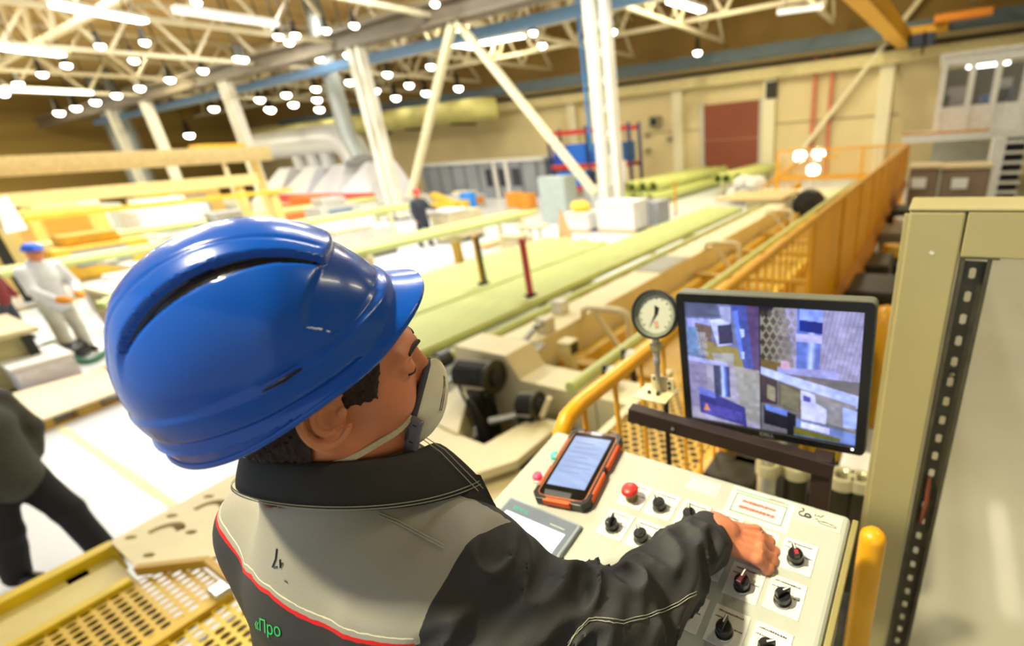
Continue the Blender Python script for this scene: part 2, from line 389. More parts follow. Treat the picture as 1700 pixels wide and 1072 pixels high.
# raised crown band with a stepped edge, shallow slot beside it
gw = .0125*np.clip(1-((Yh+.002)/.088)**2, 0, 1)**.8
band = (1-ss(.0500, .0515, ax_))*ss(-.11, -.07, Yh)*(Zh > .02)*(1-ss(-.0015, .0020, Yh+6*ax_**2-.0905))
off += .0045*band
slot = (ax_ > .0515) & (ax_ < .0515+gw) & (Zh > .05) & (Yh+6*ax_**2 < .092)
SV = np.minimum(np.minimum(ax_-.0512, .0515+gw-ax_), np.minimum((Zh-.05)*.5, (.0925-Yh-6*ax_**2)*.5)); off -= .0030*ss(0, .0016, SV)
off -= .0022*np.exp(-((ax_-(.034+.06*(Yh-.03)))/.0022)**2)*(Zh > .06)*(1-ss(-.008, -.002, Yh+6*ax_**2-.0905))*.6        # groove along the crown
# front facet above the peak, flat panel with a crisp top edge
cr_ = Yh+6*ax_**2-.0905; fr = ss(-.0015, .0020, cr_)*ss(.022, .032, Zh)*(ax_ < .098)
off -= .0030*fr
# side crease running forward and the rain edge groove
off -= .0018*np.exp(-((Zh-(.026+.0*Yh))/.0022)**2)*(ax_ > .05)*(Yh > -.02)
off += .0022*ss(.030, .020, Zh)*(Zh > -.01)
off -= .003*np.exp(-((Zh+.002)/.003)**2)*(Yh < .05)
off += .0020*np.exp(-(((Yh+.02)*.6-Zh*.5+.01)/.012)**2)*(ax_ > .06)*.6
off += .0052*ss(-.002, -.012, Zh)
S = np.stack([X, Yh, Zh], -1)+N0*off[..., None]
hm = MB(); hm.v = hel2w(S.reshape(-1, 3)); fs = []; mi = []
for i in range(NA):
    for j in range(NE-1):
        i2 = (i+1) % NA; fs.append((i*NE+j, i2*NE+j, i2*NE+j+1, i*NE+j+1)); mi.append(0)
hm.f = fs; hm.m = mi
M_hel = mat('blue_helmet_plastic', (0, 82, 190), .22, var=.10, scale=9, coat=.22)
M_hel.node_tree.nodes['Principled BSDF'].inputs['Specular IOR Level'].default_value = .35
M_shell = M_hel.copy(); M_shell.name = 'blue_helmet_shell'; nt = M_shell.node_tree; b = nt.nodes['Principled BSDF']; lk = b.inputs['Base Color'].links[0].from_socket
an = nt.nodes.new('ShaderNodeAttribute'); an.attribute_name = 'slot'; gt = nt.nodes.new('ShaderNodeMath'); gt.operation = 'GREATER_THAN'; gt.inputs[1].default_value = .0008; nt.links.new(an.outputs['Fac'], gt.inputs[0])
mx = nt.nodes.new('ShaderNodeMix'); mx.data_type = 'RGBA'; nt.links.new(gt.outputs[0], mx.inputs[0]); nt.links.new(lk, mx.inputs[6]); mx.inputs[7].default_value = (.001, .003, .012, 1); nt.links.new(mx.outputs[2], b.inputs['Base Color'])  # recess coloured near black for the shade inside the vent
M_slot = mat('slot_shade_navy', (3, 8, 26), .7)  # near black put in for the shade of the side slot
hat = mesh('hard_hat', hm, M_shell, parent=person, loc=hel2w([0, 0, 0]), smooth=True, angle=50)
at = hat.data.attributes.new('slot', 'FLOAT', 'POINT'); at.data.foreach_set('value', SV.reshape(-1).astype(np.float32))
sol = hat.modifiers.new('shell', 'SOLIDIFY'); sol.thickness = .0025; sol.offset = 0
# peak
pk = MB(); vs = []; nu, nv = 41, 12
for i in range(nu):
    a = -1.12+2.24*i/(nu-1)
    for j in range(nv):
        t = j/(nv-1); L = .030*max(math.cos(a*1.38), 0)**.7+.0010
        r0x, r0y = .1135, .131-.011*float(ss(0, .8, np.array(math.cos(a))))
        x = (r0x+L*t*.35)*math.sin(a); y = -.005+(r0y+L*t)*math.cos(a)
        z = .020*math.cos(a)-.010-.008*t*t-.004*abs(math.sin(a))+.008*(1-t)**3*math.cos(a)
        vs.append((x, y, z))
o_ = len(vs); vs += [(x, y, z-.0035) for x, y, z in vs]
fs = []
for i in range(nu-1):
    for j in range(nv-1):
        q = (i*nv+j, (i+1)*nv+j, (i+1)*nv+j+1, i*nv+j+1); fs.append(q); fs.append(tuple(o_+k for k in q[::-1]))
    fs.append((i*nv+nv-1, (i+1)*nv+nv-1, o_+(i+1)*nv+nv-1, o_+i*nv+nv-1))
pk.v = hel2w(vs).tolist(); pk.f = fs; pk.m = [0]*len(fs)
mesh('peak', pk, M_hel, parent=hat, smooth=True, angle=50)
rim = MB(); pts = []
for i in range(121):
    a = 2*math.pi*i/120; c = math.cos(a); fz = .45+.55*float(ss(.2, -.9, np.array(c)))
    pts.append((.1185*math.sin(a), -.005+(.1375-(.013*float(ss(0, .8, np.array(c)))))*c, -.016*1.4*1.28*fz*1.0+.001))
rim.tube(hel2w(pts), .0034, 8, caps=False); mesh('rim', rim, M_hel, parent=hat, smooth=True, angle=180)
sl = MB(); sl.tube(hel2w([(.1135, -.022, .0235), (.1150, -.004, .0240), (.1140, .012, .0245)]), [.0010, .0022, .0010], 8); mesh('side_slot', sl, M_slot, parent=hat, smooth=True)
stp = MB()
for s in (-1, 1): stp.tube(hel2w([(s*.098, .01, .012), (s*.088, -.02, -.02), (s*.060, -.085, -.050), (s*.0, -.112, -.060)]), .005, 8)
mesh('headband', stp, mat('black_harness', (22, 22, 26), .6), parent=hat, smooth=True)
# ---------------------------------------------------------------- respirator
rimL = [(0, .1165, .006), (.016, .108, -.004), (.030, .098, -.022), (.041, .088, -.045), (.041, .083, -.070), (.030, .078, -.095), (.014, .078, -.112), (0, .080, -.116)]
def rimp(t):                                               # t 0..1 down the right side
    x = t*(len(rimL)-1); i = min(int(x), len(rimL)-2); f = x-i; return np.array(rimL[i])*(1-f)+np.array(rimL[i+1])*f
def ridge(t): return np.array([0, .1165+.034*math.sin(math.pi*min(1, t*.95+.02))**.55-.028*t, .008-.122*t])
rs = MB(); nt_, nq = 29, 12; vs = []
for s in (1, -1):
    for i in range(nt_):
        t = i/(nt_-1); a = rimp(t)*[s, 1, 1]; b = ridge(t)
        for j in range(nq):
            q = j/(nq-1); p = a*(1-q)+b*q+np.array([s*.012*math.sin(math.pi*q)*math.sin(math.pi*t), .010*math.sin(math.pi*q)*math.sin(math.pi*t), 0])
            vs.append(p)
fs = [(h*nt_*nq+i*nq+j, h*nt_*nq+(i+1)*nq+j, h*nt_*nq+(i+1)*nq+j+1, h*nt_*nq+i*nq+j+1) for h in (0, 1) for i in range(nt_-1) for j in range(nq-1)]
rs.v = head2w(vs).tolist(); rs.f = fs; rs.m = [0]*len(fs)
resp = mesh('respirator', rs, mat('white_filter_fleece', (240, 236, 210), .85, var=.05, scale=40, bump=.1), parent=person, smooth=True, angle=180)
so = resp.modifiers.new('t', 'SOLIDIFY'); so.thickness = .0022
fm = MB(); fm.tube(head2w([rimp(t)*[-1, 1, 1] for t in np.linspace(1, 0, 18)]+[rimp(t) for t in np.linspace(0, 1, 18)[1:]]), .0042, 8); mesh('face_seal', fm, mat('grey_foam', (72, 76, 84), .8), parent=resp, smooth=True, angle=180)
wr = MB(); 
def msk(t, q, o=.0018): p = rimp(t)*(1-q)+ridge(t)*q+np.array([.012, .010, 0])*math.sin(math.pi*q)*math.sin(math.pi*t); return p+np.array([o*1.3, o*.6, 0])
wr.tube(head2w([msk(.17, .62), msk(.25, .52), msk(.36, .44), msk(.44, .42), msk(.45, .47), msk(.36, .50), msk(.25, .58), msk(.18, .66)]), .0007, 6); mesh('seam_stitching', wr, mat('grey_thread', (120, 116, 100)), parent=resp, smooth=True)
hd = head2w
cl = MB()
a_, b_ = np.array([.0470, .0885, -.044]), np.array([.0385, .0810, -.100])
cl.beam(hd(a_), hd(b_), .007, .024, up=hd([1, .6, 0])-hd([0, 0, 0]))
mesh('strap_buckle', cl, mat('grey_buckle_plastic', (112, 112, 116), .35), parent=resp, bevel=.0025)
ch = MB()
for q in (.25, .7):
    p = a_*(1-q)+b_*q; ch.beam(hd(p+[.0045, .002, .006]), hd(p+[.0045, .002, -.004]), .0055, .006, up=hd([1, .6, 0])-hd([0, 0, 0]))
mesh('buckle_slots', ch, mat('dark_slot', (18, 18, 20)), parent=resp)
def ribbon(pts, wd, th, nrm):
    m = MB(); pts = [np.array(p, float) for p in pts]; vs = []
    for i, p in enumerate(pts):
        t = pts[min(i+1, len(pts)-1)]-pts[max(i-1, 0)]; t /= np.linalg.norm(t); n = nrm(p, i); n = n-t*(n@t); n /= np.linalg.norm(n); b = np.cross(t, n)
        vs += [p+b*wd/2+n*th/2, p-b*wd/2+n*th/2, p-b*wd/2-n*th/2, p+b*wd/2-n*th/2]
    fs = [(4*i+k, 4*i+(k+1) % 4, 4*i+4+(k+1) % 4, 4*i+4+k) for i in range(len(pts)-1) for k in range(4)]+[(0, 1, 2, 3)]
    m.add(vs, fs); return m
M_strap = mat('cream_elastic', (214, 202, 166), .8, bump=.2, scale=300)
for s in (1, -1):
    pts = catmull(hd([(s*.046, .090, -.046), (s*.055, .060, -.054), (s*.062, .028, -.063), (s*.062, .0, -.072), (s*.055, -.035, -.072), (s*.030, -.068, -.070), (0, -.080, -.070)]), 7)
    P = onskin(pts, .0016); mesh('strap', ribbon(P, .0085, .0016, lambda p, i: p-hd([0, 0, -.06])), M_strap, parent=resp, smooth=True)
lo_ = catmull(hd([(.037, .079, -.100), (.036, .074, -.118), (.030, .060, -.124), (.012, .052, -.128), (-.02, .05, -.126)]), 6)
mesh('loose_strap', ribbon(lo_, .006, .0014, lambda p, i: p-hd([0, .03, -.09])), M_strap, parent=resp, smooth=True)
vb = MB(); vb.sphere((0, 0, 0), (.008, .008, .013), 12); vb.v = [tuple(hd(np.array(v)+np.array([.034, .069, -.112]))) for v in vb.v]
mesh('strap_toggle', vb, mat('black_toggle', (26, 22, 28), .4), parent=resp, smooth=True)
# ---------------------------------------------------------------- jacket
TW = np.array([-.80, -.55, -.35, -.20, -.12, -.075, -.045, -.01, .03]); TA = np.array([.215, .215, .225, .228, .215, .180, .125, .088, .078]); TBk = np.array([.150, .150, .150, .145, .128, .112, .098, .088, .078]); TC = np.array([.02, .015, .012, .008, 0, 0, 0, .004, .006])
def torso(P):
    Q = w2t(P); w_ = Q[:, 2]; a = np.interp(w_, TW, TA); b = np.interp(w_, TW, TBk); c = np.interp(w_, TW, TC)
    p = 2.35; r = (np.abs(Q[:, 0]/a)**p+np.abs((Q[:, 1]-c)/b)**p)**(1/p)
    d = (r-1)*np.minimum(a, b)
    d = smax(d, w_-.012, .02); d = np.maximum(d, -.66-w_); return d, Q
axR1 = (ER-SR)/np.linalg.norm(ER-SR); axR2 = (WR-ER)/np.linalg.norm(WR-ER)
def sleeves(P):
    d = s_chain(P, [SR, (SR+ER)/2+[0, -.01, -.006], ER, (ER+WR)/2+[0, 0, .002], WR+axR2*.012], [.074, .071, .069, .049, .0370], .03)
    d = smin(d, s_chain(P, [SL, EL, WL], [.078, .064, .045], .03), .03); return d
def fold_noise(P):
    Q = w2t(P)
    n = vnoise(np.stack([Q[:, 0]*9+Q[:, 2]*4+30, Q[:, 1]*9+30, Q[:, 2]*5-Q[:, 0]*4+30], 1))
    n2 = vnoise(Q*22+50)
    return (1-np.abs(2*n-1))**2*.012+n2*.003-.007
def arm_folds(P):
    out = 0
    for A, B, ax_, fr, am in ((SR, ER, axR1, 34, .010), (ER, WR, axR2, 30, .0085)):
        L = np.linalg.norm(B-A); R_ = P-A; t = R_@ax_; rad = R_-t[:, None]*ax_
        e1 = np.cross(ax_, [0, 0, 1.]); e1 /= np.linalg.norm(e1); e2 = np.cross(ax_, e1)
        ph = np.arctan2(rad@e2, rad@e1); q = np.stack([t*fr+1.3*np.sin(ph)+40, np.cos(ph)*1.3+40, np.sin(ph)*1.3+(t*9)+40], 1)
        n = vnoise(q); m = ss(-.03, .04, t)*(1-ss(L-.02, L+.04, t)); near = ss(.145, .095, np.linalg.norm(rad, axis=1))
        out = out+m*near*((1-np.abs(2*n-1))**2.6*am*2.1-am*.55)
    return out
def jacket_sdf(P):
    d, Q = torso(P); s = sleeves(P); f = fold_noise(P)
    d = smin(d-f*.7, s-arm_folds(P)-f*.3, .045)
    d = smin(d, s_cone(P, t2w([0, .0, -.10]), t2w([0, -.006, .012]), .135, .082), .03)
    for sg in (-1, 1): d = smin(d, s_cone(P, t2w([sg*.06, .055, -.095]), t2w([sg*.150, .03, -.100]), .055, .064), .03)
    d = smax(d, -(neck(P)-.004), .006); d = np.maximum(d, Q[:, 2]-.045-.5*np.maximum(-Q[:, 1], 0))
    cuff = (P-WR)@axR2-.012; near = np.linalg.norm(P-WR, axis=1) < .12; d = np.where(near, np.maximum(d, cuff), d)
    if True: d = np.where(near, np.maximum(d, -np.maximum(np.linalg.norm(np.cross(P-WR, axR2), axis=1)-.034, -(cuff+.045))), d)
    # creases pulled from the armpit across the yoke
    return d
jk = surfnet(jacket_sdf, (-1.0, -.08, 2.80-.37-.66-.02), (-.13, .68, 2.53), .0054)
jme = mesh('jacket', jk, mat('jacket_cloth', (60, 60, 60)), parent=person, loc=person.location, smooth=True, angle=180)
V = np.array(jk.v); Q = w2t(V)
arm_t = (V-SR)@axR1
u = Q[:, 0]
yoke_w = np.interp(u, [-.26, -.20, -.16, -.10, -.05, 0, .06, .12, .2], [-.050, -.056, -.066, -.086, -.066, -.062, -.078, -.090, -.094])
seam = .184+.0*Q[:, 2]
pan = np.minimum(Q[:, 2]-yoke_w, seam-u)
pan = np.where(Q[:, 1] > .075, -1, pan)
at = jme.data.attributes.new('panel', 'FLOAT', 'POINT'); at.data.foreach_set('value', pan.astype(np.float32))
isy = (Q[:, 2]-yoke_w) < (seam-u); at = jme.data.attributes.new('yokeline', 'FLOAT', 'POINT'); at.data.foreach_set('value', np.where(seam-u > .004, Q[:, 2]-yoke_w, 1).astype(np.float32))
m = bpy.data.materials.new('jacket_cloth_two_tone'); m.use_nodes = True; nt = m.node_tree; b = nt.nodes['Principled BSDF']; b.inputs['Roughness'].default_value = .62; b.inputs['Specular IOR Level'].default_value = .3
def nd(t, **k):
    n = nt.nodes.new(t)
    for a, v in k.items(): setattr(n, a, v)
    return n
an = nd('ShaderNodeAttribute', attribute_name='panel'); ay = nd('ShaderNodeAttribute', attribute_name='yokeline')
gt = nd('ShaderNodeMath', operation='GREATER_THAN'); nt.links.new(an.outputs['Fac'], gt.inputs[0]); gt.inputs[1].default_value = 0
mx = nd('ShaderNodeMix', data_type='RGBA'); nt.links.new(gt.outputs[0], mx.inputs[0]); mx.inputs[6].default_value = (*lin((.20, .20, .20)), 1); mx.inputs[7].default_value = (*lin((.60, .59, .54)), 1)
ab = nd('ShaderNodeMath', operation='ABSOLUTE'); nt.links.new(ay.outputs['Fac'], ab.inputs[0]); ls = nd('ShaderNodeMath', operation='LESS_THAN'); nt.links.new(ab.outputs[0], ls.inputs[0]); ls.inputs[1].default_value = .0022
mr = nd('ShaderNodeMix', data_type='RGBA'); nt.links.new(ls.outputs[0], mr.inputs[0]); nt.links.new(mx.outputs[2], mr.inputs[6]); mr.inputs[7].default_value = (*lin((.80, .12, .12)), 1)
# light stitching beside the piping
sb = nd('ShaderNodeMath', operation='SUBTRACT'); nt.links.new(ay.outputs['Fac'], sb.inputs[0]); sb.inputs[1].default_value = .008
pp = nd('ShaderNodeMath', operation='PINGPONG'); nt.links.new(sb.outputs[0], pp.inputs[0]); pp.inputs[1].default_value = .003
l2 = nd('ShaderNodeMath', operation='LESS_THAN'); nt.links.new(pp.outputs[0], l2.inputs[0]); l2.inputs[1].default_value = .0007
ab2 = nd('ShaderNodeMath', operation='ABSOLUTE'); nt.links.new(sb.outputs[0], ab2.inputs[0]); l3 = nd('ShaderNodeMath', operation='LESS_THAN'); nt.links.new(ab2.outputs[0], l3.inputs[0]); l3.inputs[1].default_value = .0045
mm = nd('ShaderNodeMath', operation='MULTIPLY'); nt.links.new(l2.outputs[0], mm.inputs[0]); nt.links.new(l3.outputs[0], mm.inputs[1])
ms = nd('ShaderNodeMix', data_type='RGBA'); nt.links.new(mm.outputs[0], ms.inputs[0]); nt.links.new(mr.outputs[2], ms.inputs[6]); ms.inputs[7].default_value = (*lin((.86, .85, .75)), 1)
nt.links.new(ms.outputs[2], b.inputs['Base Color'])
tcj = nd('ShaderNodeTexCoord'); nz = nd('ShaderNodeTexNoise'); nz.inputs['Scale'].default_value = 350; nt.links.new(tcj.outputs['Object'], nz.inputs[0]); bp = nd('ShaderNodeBump'); bp.inputs['Strength'].default_value = .15; bp.inputs['Distance'].default_value = .002
nt.links.new(nz.outputs['Fac'], bp.inputs['Height']); nt.links.new(bp.outputs[0], b.inputs['Normal'])
jme.data.materials.clear(); jme.data.materials.append(m); sm = jme.modifiers.new('soften', 'SMOOTH'); sm.factor = .5; sm.iterations = 8
M_blk = mat('black_cloth', (36, 36, 36), .7, var=.12, scale=30, bump=.12)
M_thr = mat('pale_thread', (170, 170, 150), .8)
# collar: stand, fold line and falling leaf
def col(s):                                                  # s -1..1, 0 at the nape; returns three points in torso coordinates
    a = s*2.15; x, y = math.sin(a), -math.cos(a)
    back = (1+math.cos(a))/2
    zf = .018+.092*back; k = abs(s)**4
    inn = np.array([.066*x, .012+.070*y, .0])
    top = np.array([.070*x+.012*x*k, .004+.078*y+.030*k, zf])
    mid = np.array([.083*x+.020*x*k, .002+.091*y+.036*k, zf-.020])
    bot = np.array([(.100+.016*(1-back))*x+.028*x*k, .002+.105*y+.050*k, zf-.052-.046*(1-back)])
    return inn, top, mid, bot
vs = []; nn = 61
for i in range(nn):
    s = -1+2*i/(nn-1); vs += [t2w(p) for p in col(s)]
cm = MB(); cm.add(vs, [(4*i+k, 4*i+4+k, 4*i+5+k, 4*i+1+k) for i in range(nn-1) for k in range(3)])
clr = mesh('collar', cm, M_blk, parent=jme, smooth=True, angle=180); so = clr.modifiers.new('t', 'SOLIDIFY'); so.thickness = .004; su = clr.modifiers.new('s', 'SUBSURF'); su.levels = 1; su.render_levels = 2
th = MB()
for f_ in (.10, .17):
    pts = []
    for i in range(nn):
        _, _, mdl, bt = col(-.97+1.94*i/(nn-1)); pts.append(t2w(bt*(1-f_)+mdl*f_)+TB@(np.array([bt[0], bt[1], 0])/np.linalg.norm(bt[:2]))*.0026)
    th.tube(pts, .0006, 4)
for f_ in (.955, .93):
    _, tp, mdl, bt = col(f_); th.tube([t2w(p)+TB@(np.array([p[0], p[1], 0])/np.linalg.norm(p[:2]))*.003 for p in (bt, bt*.5+mdl*.5, mdl, tp)], .0006, 4)
mesh('collar_stitching', th, M_thr, parent=clr)
# open front edge of the jacket beyond the collar
fl = MB(); g = [dep(752, 792, .640), dep(790, 787, .655), dep(812, 832, .655), (dep(838, 878, .650)), dep(850, 915, .640), dep(800, 930, .600), dep(762, 862, .610)]
fl.prism(g, TB@np.array([.003, .005, -.003])); mesh('lapel', fl, M_blk, parent=jme, bevel=.002)
rl = MB(); rl.tube([dep(826, 872, .654), dep(838, 884, .650), dep(852, 905, .645), dep(858, 925, .640)], .0042, 8); mesh('red_piping', rl, mat('red_piping', (200, 24, 36), .6), parent=jme, smooth=True)
# cuff band
cf = MB(); c0 = WR-axR2*.030; c1 = WR+axR2*.013; cf.lathe([(.0405, 0), (.0415, .02), (.0400, .043), (.0350, .043), (.0340, .0)], c0, axR2, 40)
mesh('cuff', cf, M_blk, parent=jme, smooth=True)
# pen mark and lettering on the back come after the surface is known
def on_jacket(pts, off):
    P = np.array(pts, float)
    for _ in range(8):
        v = jacket_sdf(P)-off; g = np.stack([jacket_sdf(P+np.eye(3)[k]*.003)-off-v for k in range(3)], 1)/.003; P = P-(v/np.maximum((g*g).sum(1), .3))[:, None]*g*.9
    return P
from mathutils.bvhtree import BVHTree
JB = BVHTree.FromPolygons([Vector(v) for v in jk.v], [tuple(f) for f in jk.f])
def seam_line(pts, off=.0018):                             # a seam laid on the cloth between two guide points
    out = []
    for a_, b_ in zip(pts[:-1], pts[1:]):
        for f in np.linspace(0, 1, 10, endpoint=False):
            d_ = Vector(ray(a_[0]*(1-f)+b_[0]*f, a_[1]*(1-f)+b_[1]*f)).normalized(); h_ = JB.ray_cast(Vector((0, 0, H)), d_)
            if h_[0] is not None: n_ = h_[1] if h_[1].dot(d_) < 0 else -h_[1]; out.append(h_[0]+n_*off)
    return out
for nm_, pts_ in (('sleeve_stitching', [(943, 1069), (958, 1045), (976, 1025), (1034, 1030), (1080, 1019), (1125, 1000), (1158, 978)]), ('shoulder_stitching', [(628, 850), (660, 864), (700, 886), (742, 908)])):
    for o_f in (0, 5):
        Q_ = seam_line([(a_[0], a_[1]+o_f) for a_ in pts_])
        if len(Q_) > 3: sg_ = MB(); sg_.tube(Q_, .0005, 5); mesh(nm_, sg_, M_thr, parent=jme)
# trousers and boots
def trous(P):
    d = s_chain(P, [t2w([0, .01, -.55]), t2w([0, .01, -.64])], [.15, .15], .03)
    for s in (-1, 1): d = smin(d, s_chain(P, [t2w([s*.09, .01, -.62]), t2w([s*.10, .03, -.98]), t2w([s*.11, .0, -1.41])], [.108, .082, .070], .03), .04)
    return np.maximum(d, -(P[:, 2]-1.0))-.004*vnoise(P*20)
mesh('trousers', surfnet(trous, (-.90, -.10, .97), (-.26, .48, 2.12), .016), M_blk, parent=person, smooth=True, angle=180)
for s in (-1, 1):
    bt = surfnet(lambda P: np.maximum(s_chain(P, [t2w([s*.11, -.03, -1.40]), t2w([s*.115, .0, -1.43]), t2w([s*.125, .15, -1.445])], [.052, .050, .042], .02), .955-P[:, 2]), t2w([s*.11, .05, -1.4])-.18, t2w([s*.11, .05, -1.4])+.18, .012)
    mesh('boot', bt, mat('black_boot', (24, 22, 20), .5), parent=person, smooth=True, angle=180)
# ================================================================ materials used below
M_cream = mat('cream_machine_paint', (232, 218, 168), .5, var=.06, scale=3)
M_yel = mat('yellow_machine_paint', (222, 178, 48), .5, var=.12, scale=3)
M_rail = mat('orange_yellow_rail_paint', (244, 176, 26), .38, var=.10, scale=6, coat=.2)
M_orange = mat('orange_panel_paint', (252, 176, 22), .45, var=.10, scale=2)
M_tube = mat('pale_green_tube', (200, 208, 126), .45, var=.08, scale=2)
M_dark = mat('dark_greasy_metal', (44, 42, 34), .5, metal=.3, var=.4, scale=12)
M_black = mat('black_plastic', (20, 20, 21), .35, var=.05)
M_steel = mat('bright_steel', (200, 200, 195), .3, metal=.8, var=.15, scale=20)
M_white = mat('white_paint', (232, 230, 220), .55, var=.06, scale=3)
M_beige = mat('beige_cabinet_paint', (184, 172, 120), .5, var=.07, scale=4)
M_brown = mat('brown_primer', (50, 34, 27), .6, var=.25, scale=10)
M_panel = mat('light_grey_green_console_paint', (184, 188, 176), .5, var=.05, scale=6)
M_label = mat('white_label', (232, 232, 222), .45, var=.03)
M_ink = mat('label_ink', (58, 58, 62), .7)
# ================================================================ console
YAW = math.radians(-1.2); AL = math.radians(11.5)
PO = Vector((-.040, .743, -.628+H)); PS = Vector((math.cos(YAW), math.sin(YAW), 0)); PF = Vector((-math.sin(YAW), math.cos(YAW), 0))
PT = -math.cos(AL)*PF-math.sin(AL)*Vector((0, 0, 1)); PH = -PT.cross(PS)*-1
PH = PS.cross(PT)*-1
if PH.z < 0: PH = -PH
def PN(s, t, h=0): return PO+PS*s+PT*t+PH*h
PR = Matrix((PS, -PT, PH)).transposed()
def pbox(m, s0, s1, t0, t1, h0, h1, mi=0): return m.box(PN((s0+s1)/2, (t0+t1)/2, (h0+h1)/2), (abs(s1-s0), abs(t1-t0), abs(h1-h0)), PR, mi)
con = thing('control_console', 'pale grey sloping control console with rotary switches at the operator', 'console', (-.36, .55, .95))
m = MB()
A0, A1 = PN(-.665, -.004), PN(.0, -.004); B0, B1 = PN(-.665, .345), PN(0, .345)
dz = Vector((0, 0, -.28))
m.add([A0, A1, B1, B0, A0+dz, A1+dz, B1+dz+Vector((0, .03, 0)), B0+dz+Vector((0, .03, 0))], [(0, 1, 2, 3), (0, 4, 5, 1), (1, 5, 6, 2), (2, 6, 7, 3), (3, 7, 4, 0), (4, 7, 6, 5)])
mesh('housing', m, M_panel, con, bevel=.010, seg=3)
m = MB(); m.bb((-.50, .46, 1.02), (-.22, .66, 1.93)); m.bb((-.58, .40, .95), (-.14, .72, 1.02)); mesh('pedestal', m, M_panel, con, bevel=.006)
m = MB(); m.beam(PN(.007, -.0, -.012), PN(.007, .345, -.012), .010, .020, up=PH); mesh('edge_seal', m, mat('seal_strip_olive', (150, 140, 84), .6), con, bevel=.002)
PW_, PHt = .0555, .0585
def text(name, body, size, loc, rot, m, parent, extr=.0003, align='CENTER', sx=1):
    cu = bpy.data.curves.new(name, 'FONT'); cu.body = body; cu.size = size; cu.extrude = extr; cu.align_x = align; cu.align_y = 'CENTER'
    cu.materials.append(m); tmp = bpy.data.objects.new(name, cu); me_ = bpy.data.meshes.new_from_object(tmp); bpy.data.objects.remove(tmp); o = bpy.data.objects.new(name, me_); o.location = Vector(loc)-wloc(parent); o.rotation_euler = rot.to_euler(); o.scale = (sx, 1, 1); return link(o, parent)
def scrib(m, s0, s1, t, wd=.0016, seed=0, h=.0013, tilt=0):
    """a line of small printed characters too small to read"""
    r = random.Random(seed); s = s0
    while s < s1:
        l = r.uniform(.0012, .0028); s_ = min(s+l, s1)
        tt = t+(s-s0)*tilt; pbox(m, s, s_, tt-wd/2*r.uniform(.6, 1.1), tt+wd/2*r.uniform(.6, 1.1), h, h+.0002); s = s_+r.uniform(.0005, .0010)
    return m
def plate(s0, t0, sd, red=False, knob='sel', ang=0, par=con):
    pl = mesh('label_plate', pbox(MB(), s0, s0+PW_, t0, t0+PHt, 0, .0012), M_label, par, bevel=.0004)
    l = MB(); scrib(l, s0+.007, s0+.047, t0+.008, .0028, sd); scrib(l, s0+.005, s0+.020, t0+.018, .0022, sd+1); scrib(l, s0+.036, s0+.051, t0+.028, .0022, sd+2)
    mesh('lettering', l, M_ink, pl)
    kc = (s0+PW_*.5-.001, t0+PHt*.64)
    if knob == 'sel':
        k = mesh('rotary_switch', MB().lathe([(.0, 0), (.0135, 0), (.0135, .005), (.0115, .006), (.0115, .009), (.0122, .010), (.0118, .019), (.010, .021), (0, .021)], PN(*kc, .001), PH, 28), M_black, par, smooth=True, angle=35)
        d = PS*math.sin(ang)-PT*math.cos(ang); e = PH.cross(d)
        c = PN(*kc, .024); g = MB()
        a = [c-d*.0105-e*.0042, c+d*.0135-e*.0022, c+d*.0135+e*.0022, c-d*.0105+e*.0042]
        g.prism([p-PH*.006 for p in a], PH*.013); mesh('grip', g, mat('knob_dark_red', (84, 20, 36), .4) if red == 2 else M_black, k, bevel=.0012)
        g = MB(); g.beam(c+d*.001+PH*.0072, c+d*.013+PH*.0072, .0022, .0006, up=PH); mesh('pointer_mark', g, M_label, k)
        if red == 1: g = MB(); g.beam(c-d*.009+PH*.0074, c+d*-.001+PH*.0074, .0055, .0006, up=PH); mesh('red_inlay', g, mat('knob_red', (190, 40, 55), .4), k)
        g = MB(); g.lathe([(.0142, 0), (.0142, .003), (.0125, .0045)], PN(*kc, .0012), PH, 28); mesh('bezel_ring', g, M_steel, k, smooth=True)
    elif knob == 'estop':
        k = mesh('emergency_stop', MB().lathe([(.0, 0), (.0125, 0), (.0125, .006), (.0105, .008), (.0100, .020)], PN(*kc, .001), PH, 28), mat('olive_stem', (140, 128, 50), .5), par, smooth=True, angle=35)
        mesh('mushroom_cap', MB().lathe([(.0, .020), (.012, .019), (.0155, .021), (.0170, .0245), (.0160, .029), (.012, .0318), (.006, .0332), (.0, .0335)], PN(*kc, .001), PH, 32), mat('red_button', (224, 52, 50), .35), k, smooth=True, angle=60)
    return pl
SC = [-.413, -.3505, -.287, -.2235]
plate(SC[0], .0705, 1, knob='estop'); plate(SC[1], .0705, 4, ang=-.9); plate(SC[2], .0705, 7, ang=-.35); plate(SC[3], .0705, 10, ang=-.5)
plate(SC[0], .1435, 13, ang=-.1); plate(SC[1], .1435, 16, ang=-.8); plate(SC[2], .1435, 19, ang=.3); plate(SC[3], .1435, 22, ang=.2)
plate(-.093, .079, 25, red=1, ang=-.55); plate(-.093, .1535, 28, ang=.75); plate(-.093, .2345, 31, ang=.95)
plate(-.1565, .079, 34, ang=.4); plate(-.1565, .1565, 37, red=2, ang=.15); plate(-.1565, .2345, 40, ang=.1); plate(-.2235, .2345, 43, ang=.5); plate(-.287, .2345, 46, ang=.2)
